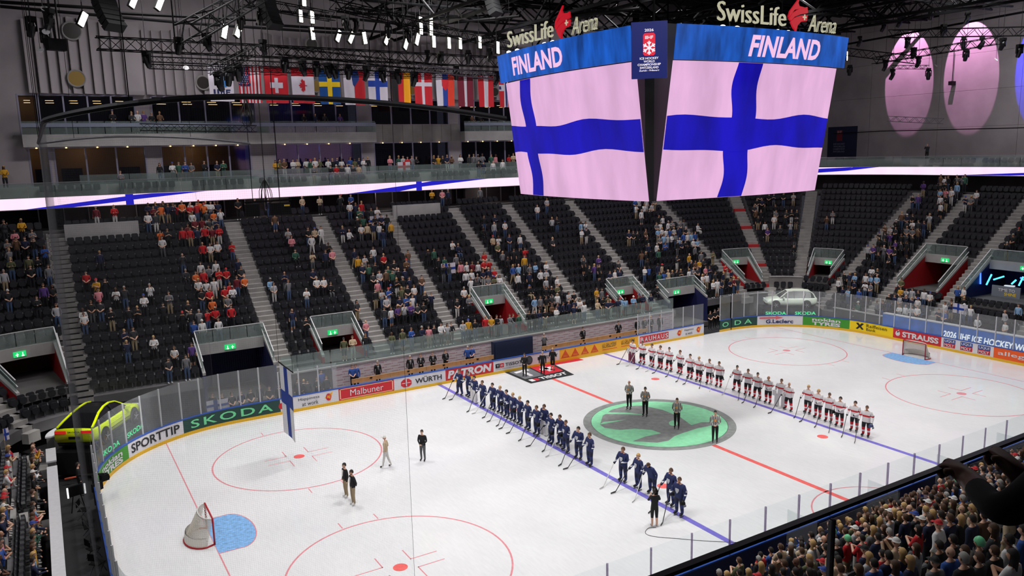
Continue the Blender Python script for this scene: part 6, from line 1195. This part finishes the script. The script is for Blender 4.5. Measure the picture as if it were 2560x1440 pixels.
for i, (u, key, c) in enumerate(sorted(BEN)):
    q = aty(u, 900, 16.75); hc = rr.choice(list(HAIRC)); key = 'claspl' if key == 'clasp' and c == 'black' else key; o_ = person(key, (q.x, 16.75, .24), rr.uniform(-.5, .1), [SKIN[0], TOPM[c], BOTM['dark'], SHOE[0], EYE], 'short', HAIRM[hc], '%s %s at the far team benches, %s from the left' % ('coach in dark suit' if c == 'black' else 'staff member in blue shirt' if c == 'blue' else 'photographer in grey', 'standing' if key != 'sit' else 'sitting', ORD[i]), 1.03, 'coaches and staff at the benches')
    if c == 'black' and key != 'sit': shirt(o_)
person('down', (*atz(203, 1240)[:2], 0), LOOK+PI, [SKIN[0], TOPM['black'], BOTM['black'], SHOE[0], EYE], 'short', HAIRM['dark hair'], 'camera operator in black T-shirt in the lane behind the near goal')
for i, (u, z) in enumerate(((1775, 0), (1786, 0), (1795, 0))): q = aty(u, 810, 16.2+i*.3); person('clasp', (q.x, q.y, 0), -.3, [SKIN[0], TOPM['black'], BOTM['black'], SHOE[0], EYE], 'short', HAIRM['dark hair'], 'man in black waiting in the open far gate, %s from the left' % ORD[i])
for i in range(13):
    q = aty(530+i*24, 985, 16.1+rr.uniform(-.2, .7)); person(rr.choice(['down', 'clasp', 'cross']), (q.x, q.y, 0), rr.uniform(-.5, .3), [SKIN[0], TOPM[rr.choice(['black', 'black', 'charcoal', 'navy'])], BOTM['dark'], SHOE[0], EYE], 'short', HAIRM[rr.choice(['dark hair', 'brown hair'])], 'dark-clad person behind the glass left of the benches, %s from the left' % ORD[i])
# ---- person gripping the foreground handrail: sleeves, fists with five fingers
def dp(u, v, d): r_ = ray(u, v); return CP+r_*d
ZH = 15.235
def arm_person():
    f1, f2 = atz(2395, 1172, ZH), atz(2508, 1128, ZH); d1, d2 = 2.85, 3.0
    J = {}; E_ = []
    pel = dp(2790, 1560, 2.75); J['pelvis'] = (tuple(pel), .17); J['spine'] = (tuple(pel+Vector((0, 0, .25))), .17); J['chest'] = (tuple(pel+Vector((0, 0, .48))), .18); J['neck'] = (tuple(pel+Vector((.02, .05, .68))), .065); J['head0'] = (tuple(pel+Vector((.02, .08, .78))), .08); J['crown'] = (tuple(pel+Vector((.02, .1, .92))), .09)
    E_ = [('pelvis', 'spine', 't'), ('spine', 'chest', 't'), ('chest', 'neck', 't'), ('neck', 'head0', 'h'), ('head0', 'crown', 'h')]
    A = (('l', [(2665, 1165, 2.55, .075), (2560, 1255, 2.5, .066), (2500, 1282, 2.52, .058), (2452, 1232, 2.68, .046), (2428, 1202, 2.8, .04), (2398, 1168, 2.86, .05)], 1), ('r', [(2690, 1250, 2.85, .07), (2610, 1280, 2.9, .055), (2560, 1215, 3.0, .045), (2540, 1176, 2.95, .04), (2515, 1136, 3.0, .05)], 1))
    for sd, pts, _ in A:
        prev = 'chest'
        for i, (u, v, d, r) in enumerate(pts): n = sd+str(i); J[n] = (tuple(dp(u, v, d)), r); E_.append((prev, n, 'k' if i >= len(pts)-2 else 't')); prev = n
        last = Vector(J[prev][0])
        for k in range(4):   # four fingers curling over the rail
            b = last+Vector((-.036+.024*k, .008, .0)); J[sd+'f%da' % k] = (tuple(b+Vector((-.004, .032, .006))), .0135); J[sd+'f%db' % k] = (tuple(b+Vector((-.006, .044-.002*k, -.022))), .0125); J[sd+'f%dc' % k] = (tuple(b+Vector((-.006, .022, -.044))), .0115)
            E_ += [(prev, sd+'f%da' % k, 'k'), (sd+'f%da' % k, sd+'f%db' % k, 'k'), (sd+'f%db' % k, sd+'f%dc' % k, 'k')]
        J[sd+'ta'] = (tuple(last+Vector((-.052, -.006, -.002))), .0145); J[sd+'tb'] = (tuple(last+Vector((-.07, .02, -.006))), .0125); E_ += [(prev, sd+'ta', 'k'), (sd+'ta', sd+'tb', 'k')]
    for s, sd in ((1, 'l'), (-1, 'r')):
        h = pel+Vector((.09*s, 0, -.08)); J['hip'+sd] = (tuple(h), .11); J['kn'+sd] = (tuple(h+Vector((0, .03, -.4))), .075); J['an'+sd] = (tuple(Vector((h.x, h.y, 14.1))), .05); E_ += [('pelvis', 'hip'+sd, 'g'), ('hip'+sd, 'kn'+sd, 'g'), ('kn'+sd, 'an'+sd, 'g')]
    mb = body_mesh('body', J, E_, 2, None, lambda t, c: 1 if t in 'tg' else 0)
    return mb
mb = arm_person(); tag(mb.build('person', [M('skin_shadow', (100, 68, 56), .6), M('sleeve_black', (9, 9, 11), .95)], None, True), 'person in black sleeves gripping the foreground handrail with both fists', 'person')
# ================================================================ spectators in the stands
CL = [(0, 570, 152, 660, .5, 'm'), (0, 640, 152, 705, .4, 'm'), (0, 705, 40, 770, .25, 'm'), (90, 715, 155, 800, .35, 'd'),
 (370, 515, 560, 560, .85, 'r'), (455, 560, 572, 605, .75, 'r'), (375, 590, 420, 640, .35, 'r'), (445, 620, 605, 690, .62, 'r'), (485, 660, 612, 742, .88, 'r'), (500, 735, 602, 800, .8, 'r'), (405, 735, 500, 800, .5, 'd'), (450, 790, 575, 842, .5, 'm'), (200, 640, 262, 700, .4, 'm'), (205, 700, 300, 762, .5, 'm'), (200, 760, 245, 842, .55, 'm'), (250, 735, 385, 800, .5, 'm'), (290, 840, 395, 890, .2, 'd'), (400, 880, 500, 945, .5, 'd'), (430, 780, 460, 830, .6, 'r'),
 (695, 580, 832, 652, .5, 'm'), (640, 625, 682, 682, .5, 'w'), (670, 690, 832, 742, .55, 'w'), (760, 735, 832, 782, .3, 'm'), (700, 795, 770, 842, .35, 'd'), (880, 760, 932, 832, .6, 'm'), (670, 520, 700, 565, .4, 'd'),
 (850, 510, 1000, 592, .5, 'm'), (860, 590, 962, 642, .35, 'm'), (880, 640, 1042, 722, .72, 'm'), (930, 690, 1062, 762, .72, 'm'), (960, 740, 1082, 792, .5, 'd'), (1000, 770, 1022, 822, .5, 'r'),
 (1000, 600, 1062, 642, .3, 'm'), (1110, 605, 1152, 652, .4, 'm'), (1060, 640, 1172, 692, .65, 'm'), (1180, 660, 1252, 702, .8, 'r'), (1160, 690, 1262, 742, .65, 'm'), (1110, 730, 1182, 782, .4, 'w'), (1140, 740, 1180, 800, .5, 'w'),
 (1190, 555, 1272, 602, .55, 'w'), (1210, 600, 1312, 682, .65, 'm'), (1270, 670, 1412, 732, .7, 'w'), (1330, 715, 1422, 792, .65, 'm'),
 (1320, 505, 1402, 562, .5, 'm'), (1360, 585, 1402, 622, .4, 'm'), (1440, 525, 1482, 592, .35, 'm'), (1450, 640, 1502, 682, .5, 'd'), (1500, 655, 1562, 702, .35, 'd'), (1430, 730, 1525, 782, .6, 'm'),
 (1580, 505, 1645, 545, .7, 'w'), (1565, 585, 1622, 627, .5, 'd'), (1640, 555, 1745, 632, .85, 'w'), (1600, 640, 1655, 685, .4, 'm'), (1650, 640, 1695, 690, .3, 'm'), (1720, 620, 1782, 682, .4, 'm'), (1600, 680, 1765, 722, .8, 'm'), (1740, 675, 1870, 725, .7, 'r'), (1560, 710, 1640, 780, .4, 'm'),
 (1880, 495, 1995, 600, .45, 'd'), (1925, 555, 2000, 592, .7, 'r'), (1965, 595, 1990, 625, .3, 'w'), (1790, 690, 1850, 740, .6, 'm'),
 (2210, 545, 2332, 642, .85, 'd'), (2160, 590, 2272, 662, .7, 'd'), (2340, 450, 2452, 522, .8, 'm'), (2270, 465, 2342, 512, .3, 'd'), (2345, 500, 2372, 545, .5, 'm'), (2505, 575, 2560, 642, .5, 'm'), (2085, 685, 2202, 742, .6, 'm'), (2145, 715, 2262, 775, .75, 'm'), (2245, 735, 2422, 800, .85, 'w'), (2425, 780, 2560, 840, .35, 'w'), (2230, 780, 2335, 815, .3, 'm'), (2055, 540, 2085, 560, .5, 'd'), (2280, 690, 2420, 715, .5, 'm')]
rr = random.Random(21); FOLK = []   # (x, y, z, facing, palette, place words, row, forced pose)
for seg, s, o, z, fd, bi, k in SEATS:
    x, y = Q(seg, s, o-.34)
    u, v, w_ = pix((x, y, z+1.0))
    if w_ < 1 or not (-30 < u < 2590 and 380 < v < 1500): continue
    fac_ = fd+PI/2+PI+PI   # local front -y must point inward: -outdir
    fz = fd-PI/2+0.  # front(-y) rotated by rz points to (sin rz, -cos rz); want -outdir
    fz = math.atan2(-math.cos(fd), math.sin(fd)) if False else fd-PI/2
    if seg == 'N':
        dn = .9 if k < 11 else .7
        if rr.random() < dn: FOLK.append((x, y, z, fz, 'n', bi, k, None))
        continue
    if seg == 'L':
        if k == -3 and -14 < y < 11.5 and rr.random() < .85: FOLK.append((x+.12, y, z, fz, 'm', bi, k, rr.choice(['lean', 'cross', 'clasp', 'down', 'phone', 'clap', 'claspl', 'lean'])))
        elif -2 <= k <= -1 and rr.random() < .75 and y < 11: FOLK.append((x, y, z, fz, 'm', bi, k, None))
        elif 0 <= k <= 1 and rr.random() < .5 and y < 9: FOLK.append((x, y, z, fz, 'm', bi, k, None))
        continue
    for a, b, c, d, pr_, pal in CL:
        if a <= u <= c and b <= v <= d:
            if rr.random() < pr_*.92: FOLK.append((x, y, z, fz+rr.uniform(-.3, .3), pal, bi, k, 'sit' if rr.random() < .06 else None))
            break
# along the front glass of the far stand
x = -13.8
while x < 16.6:
    if rr.random() < .72 and not (-18 < x < -15): FOLK.append((x+rr.uniform(-.1, .1), 17.95+rr.uniform(0, .35), 2.0, rr.uniform(-.4, .2), 'm', 'G', 0, rr.choice(['lean', 'clasp', 'down', 'cross', 'lean', 'shorts'])))
    x += .5
# box balcony and its walkway
for u, dn, lv in [(u, .5, 1) for u in range(400, 640, 16)]+[(u, .72, 1) for u in range(690, 1290, 11)]+[(u, .5, 0) for u in list(range(785, 925, 14))+list(range(1185, 1265, 12))+[300]]+[(10, 1., 1)]:
    if rr.random() < dn:
        oo = OB+(2.3+rr.uniform(-.3, .8) if lv else .55); q = aty(u, 430, YC+oo); FOLK.append((q.x, YC+oo, 14.55 if lv else 13.97, rr.uniform(-.5, .3), 'm', 'B', lv, rr.choice(['lean', 'clasp', 'down', 'cross', 'shorts'])))
# concourse rail under the ribbon
for u in [240, 285, 372, 390, 410, 432, 455, 480, 500, 520, 540, 595, 640, 760, 803, 860, 880, 1090, 1110, 1128, 1210, 2350, 2368, 2390, 2410]:
    if u < 2000: q = aty(u, 525, YC+19.); FOLK.append((q.x, YC+19.0+rr.uniform(-.2, .8), rz_(16)+.12, rr.uniform(-.5, .3), 'r' if u < 600 else 'm', 'C', 0, rr.choice(['clasp', 'down', 'cross'])))
    else: q = atx(u, 480, XR+19.); FOLK.append((XR+19., q.y, rz_(16)+.12, -PI/2, 'm', 'C', 1, 'down'))
q = atx(2318, 375, XR+22); FOLK.append((XR+22, q.y, 14.55, -PI/2, 'd', 'C', 2, 'phone'))
for u, z in ((840, 0), (745, 0), (810, 0), (1080, 0), (1000, 0)): pass
for u in (282, 330, 345, 360, 380, 400, 760, 788, 812, 850, 1180, 1200): q = aty(u, 300, YF-.55); FOLK.append((q.x, YF-.55, Z2a, rr.uniform(-.3, .3), 'd', 'P', 0, 'lean'))
def fkey(f):
    u, v, w_ = pix((f[0], f[1], f[2]+1.4)); return w_ if (-10 < u < 2570 and 0 < v < 1460) else 1e6+w_
FOLK = [f for f in FOLK if fkey(f) < 1e6]; FOLK.sort(key=fkey)
NIND = 270
# order numbers inside each place and row, left to right in view
def place_words(bi, k):
    if bi == 'G': return 'glass above far benches'
    if bi == 'B': return 'on the box balcony'
    if bi == 'C': return 'on the concourse'
    if bi == 'P': return 'on the upper box balcony'
    return {14: 'corner above lime car', 15: 'left of the lime car', 16: 'beside the lime car', 17: 'behind the near goal', 18: 'near stand, left block', 19: 'near stand, middle block', 20: 'near stand, right block', 0: 'far stand, left block', 1: 'far stand, second block', 2: 'far stand, third block'}.get(bi, 'far stand')
groups = {}
for i, f in enumerate(FOLK[:NIND]): groups.setdefault((f[5], f[6]), []).append(i)
rank = {}
for g, l in groups.items():
    for r, i in enumerate(sorted(l, key=lambda i: pix(FOLK[i][:3])[0])): rank[i] = r
rowrank = {}
for bi in set(g[0] for g in groups): 
    ks = sorted(g[1] for g in groups if g[0] == bi)
    for r, k in enumerate(ks): rowrank[(bi, k)] = r
crowd = {}   # material -> verts, faces
rs = random.Random(77)
def npmesh(mb): return np.array(mb.v, float), mb.f, mb.m
NPC = {}
for i, (x, y, z, fz, pal, bi, k, forced) in enumerate(FOLK):
    top, bot, hair, hm, hw = dress(rs, pal); key = forced or rs.choice(['down', 'clasp', 'clasp', 'cross', 'clap', 'down', 'shorts', 'pock', 'phone', 'clasp', 'back'])
    if bi in (18, 19, 20) and key == 'sit': key = 'down'
    if bi in (18, 19, 20) and rs.random() < .03: hair, hm, hw = 'helmet', CAPM['mint helmet'], 'mint helmet'
    sk = rs.choices(SKIN, (6, 4, 1))[0]; sc = rs.uniform(.94, 1.05); sh = rs.choice(SHOE); fz += rs.uniform(-.2, .2)
    mats = [sk, TOPM[top], BOTM[bot], sh, EYE]
    if i < NIND:
        lab = 'person in %s top, %s, %s row, %s from left, %s' % (top, hw, ORD[min(19, rowrank[(bi, k)])], ordw(rank[i]), place_words(bi, k))
        ws = lab.split()
        if len(ws) > 16: lab = lab.replace(', '+hw, ''); 
        o = person(key, (x, y, z), fz, mats, hair, hm, lab, sc, 'spectators in the stands')
        if pal == 'r' and rs.random() < .3 or (rs.random() < .06): 
            mb = MB(); mb.tube([(.06, -.13, 1.05), (.08, -.14, 1.25), (.085, -.03, 1.46), (0, .06, 1.49), (-.085, -.03, 1.46), (-.08, -.14, 1.25), (-.06, -.14, 1.0)], .035, 6) ; mb.build('scarf', JR, o)
        continue
    # the rest, farther away, joined as one crowd
    for kind, nm in (('b', key), ('h', hair)):
        if not nm: continue
        if (kind, nm) not in NPC:
            mb = POSES[nm][0] if kind == 'b' else HG[nm]; NPC[(kind, nm)] = (np.array([tuple(v) for v in mb.v], float), mb.f, mb.m)
        vv, ff, mm = NPC[(kind, nm)]; V_ = vv.copy()
        if kind == 'h': V_ = V_+np.array(POSES[key][1])
        V_ *= sc; c, s = math.cos(fz), math.sin(fz); V_ = np.stack([x+V_[:, 0]*c-V_[:, 1]*s, y+V_[:, 0]*s+V_[:, 1]*c, z+V_[:, 2]], 1)
        d = crowd.setdefault('all', [[], [], [], 0]); mi = [mats[m].name if kind == 'b' else hm.name for m in mm]
        b0 = d[3]; d[0].append(V_); d[1] += [tuple(q+b0 for q in f) for f in ff]; d[2] += mi; d[3] += len(V_)
if crowd:
    d = crowd['all']; me = bpy.data.meshes.new('crowd'); me.from_pydata(np.concatenate(d[0]).tolist(), [], d[1]); nm = sorted(set(d[2])); ix = {n: i for i, n in enumerate(nm)}
    for n in nm: me.materials.append(MATS[n])
    me.polygons.foreach_set('material_index', [ix[n] for n in d[2]]); me.polygons.foreach_set('use_smooth', [True]*len(me.polygons)); me.update()
    tag(obj('crowd', me), 'distant spectators standing among the seats of the far stands', 'crowd', kind='stuff')
# ---- seats
def skey(t):
    x, y = Q(t[0], t[1], t[2]); u, v, w_ = pix((x, y, t[3]+.6)); return w_ if (5 < u < 2555 and 5 < v < 1435 and t[0] != 'N') else 1e6+w_
for s_ in range(int((28+31)/.6)):
    x = -30.5+.6*s_
    if (s_ % 9) < 7: SEATS.append(('F', x, OB+1.0, 13.97, PI/2, 'B', 0))
for s_ in range(40):
    if (s_ % 9) < 8: SEATS.append(('R', 13.4-.6*s_, OB+1.0, 13.97, 0., 'B', 1))
SEATS.sort(key=skey); root0 = None; SR = {}; SRK = {}
for i, t_ in enumerate(SEATS):
    if skey(t_) < 1e6: SR.setdefault((t_[5], t_[6]), []).append(i)
for g_, l_ in SR.items():
    for r_, i in enumerate(sorted(l_, key=lambda i: pix((*Q(*SEATS[i][:3]), SEATS[i][3]))[0])): SRK[i] = r_
KMIN = {b_: min(k_ for (bb, k_) in SR if bb == b_) for b_, _ in SR}
BW = {i: b[5] for i, b in enumerate(BLOCKS)}
_vl, _fl = np.array([tuple(v) for v in _low.v], float), _low.f; SV, SF, sb0 = [], [], 0
for i, (seg, s, o, z, fd, bi, k) in enumerate(SEATS):
    x, y = Q(seg, s, o); rz = fd-PI/2
    if i < 300:
        t = thing('stadium_seat', 'black folding seat, %s row, %s from left, %s' % (ORD[k-KMIN[bi]], ordw(SRK[i]), BW.get(bi, 'box balcony')), 'seat', (x, y, z), rz, 'folding seats, %s' % BW.get(bi, 'box balcony row'))
        obj('backrest', SMA, t); obj('seat', SMB, t); obj('bracket', SMC, t); continue
    u, v, w_ = pix((x, y, z+.6))
    if not (-60 < u < 2620 and -60 < v < 1500): continue
    c, s2 = math.cos(rz), math.sin(rz); SV.append(np.stack([x+_vl[:, 0]*c-_vl[:, 1]*s2, y+_vl[:, 0]*s2+_vl[:, 1]*c, z+_vl[:, 2]], 1)); SF += [tuple(q+sb0 for q in f) for f in _fl]; sb0 += len(_vl)
me = bpy.data.meshes.new('stadium_seating'); me.from_pydata(np.concatenate(SV).tolist(), [], SF); me.materials.append(SEATM); me.update(); tag(obj('stadium_seating', me), 'rows of distant black folding seats', 'seating', kind='stuff')
print('FOLK', len(FOLK), 'SEATS', len(SEATS))
# ---- flags held in the crowd
def heldflag(u, v, y, w_, h_, label, cross, base=fW, rz=0., pole=False):
    p = aty(u, v, y); t = thing('hand_flag', label, 'flag', p, rz); mb = MB(); n = 8
    def P(a, b, o=0.): return (w_*(a-.5), .06*math.sin(a*7)+o, h_*(b-.5))
    def sh(a0, a1, b0, b1, m, nm, o):
        mb = MB(); g = [P(a0+(a1-a0)*i/n, bb, oo) for oo in (-o, o) for bb in (b0, b1) for i in range(n+1)]; k = n+1; mb.add(g, [(i, i+1, k+i+1, k+i) for i in range(n)]+[(2*k+i, 3*k+i, 3*k+i+1, 2*k+i+1) for i in range(n)]); mb.build(nm, m, t)
    sh(0, 1, 0, 1, base, 'cloth', .005)
    for q in cross: sh(*q, 'x') if False else sh(q[0], q[1], q[2], q[3], q[4], 'cross_bar', .012)
    if pole: mb = MB(); mb.tube([(-w_/2, 0, -h_*1.3), (-w_/2, 0, h_/2)], .012, 5); mb.build('pole', WOOD, t)
FC = [(.28, .44, 0, 1, fB), (0, 1, .38, .6, fB)]
heldflag(943, 552, 30.2, 1.35, .85, 'white flag with blue cross held up high in the third block', FC); heldflag(1121, 671, 24.0, 1.35, .9, 'white flag with blue cross held by seated fans in the fourth block', FC); heldflag(717, 851, 19.0, .5, .35, 'tiny blue-cross flag in the crowd over the far tunnel', FC) if False else None
heldflag(1600, 739, 20.0, .6, .4, 'tiny blue-cross flag waved near the far gate', FC, pole=True)
heldflag(1010, 417, YC+OB+2.0, 1.3, .9, 'white flag with red cross hung on the box balcony rail', [(.42, .6, 0, 1, fR), (0, 1, .4, .6, fR)])
heldflag(548, 1012, 15.9, 1.5, .7, 'white flag with blue cross hung behind the corner glass', FC)
p = atx(2400, 772, 32.5); heldflag(2400, 772, p.y, 1.2, .8, 'white flag with blue cross on a pole behind the far goal', FC, rz=-PI/2, pole=True)
q = atz(2310, 1248, 3.4); t = heldflag(2310, 1248, q.y, .55, .38, 'small blue-cross flag on a stick in the near crowd', FC, rz=-.4, pole=True)
q = atz(24, 1085, 3.2); heldflag(16, 1085, q.y, .4, .6, 'small blue-cross flag held by a fan at the left edge', FC, rz=1., pole=True)
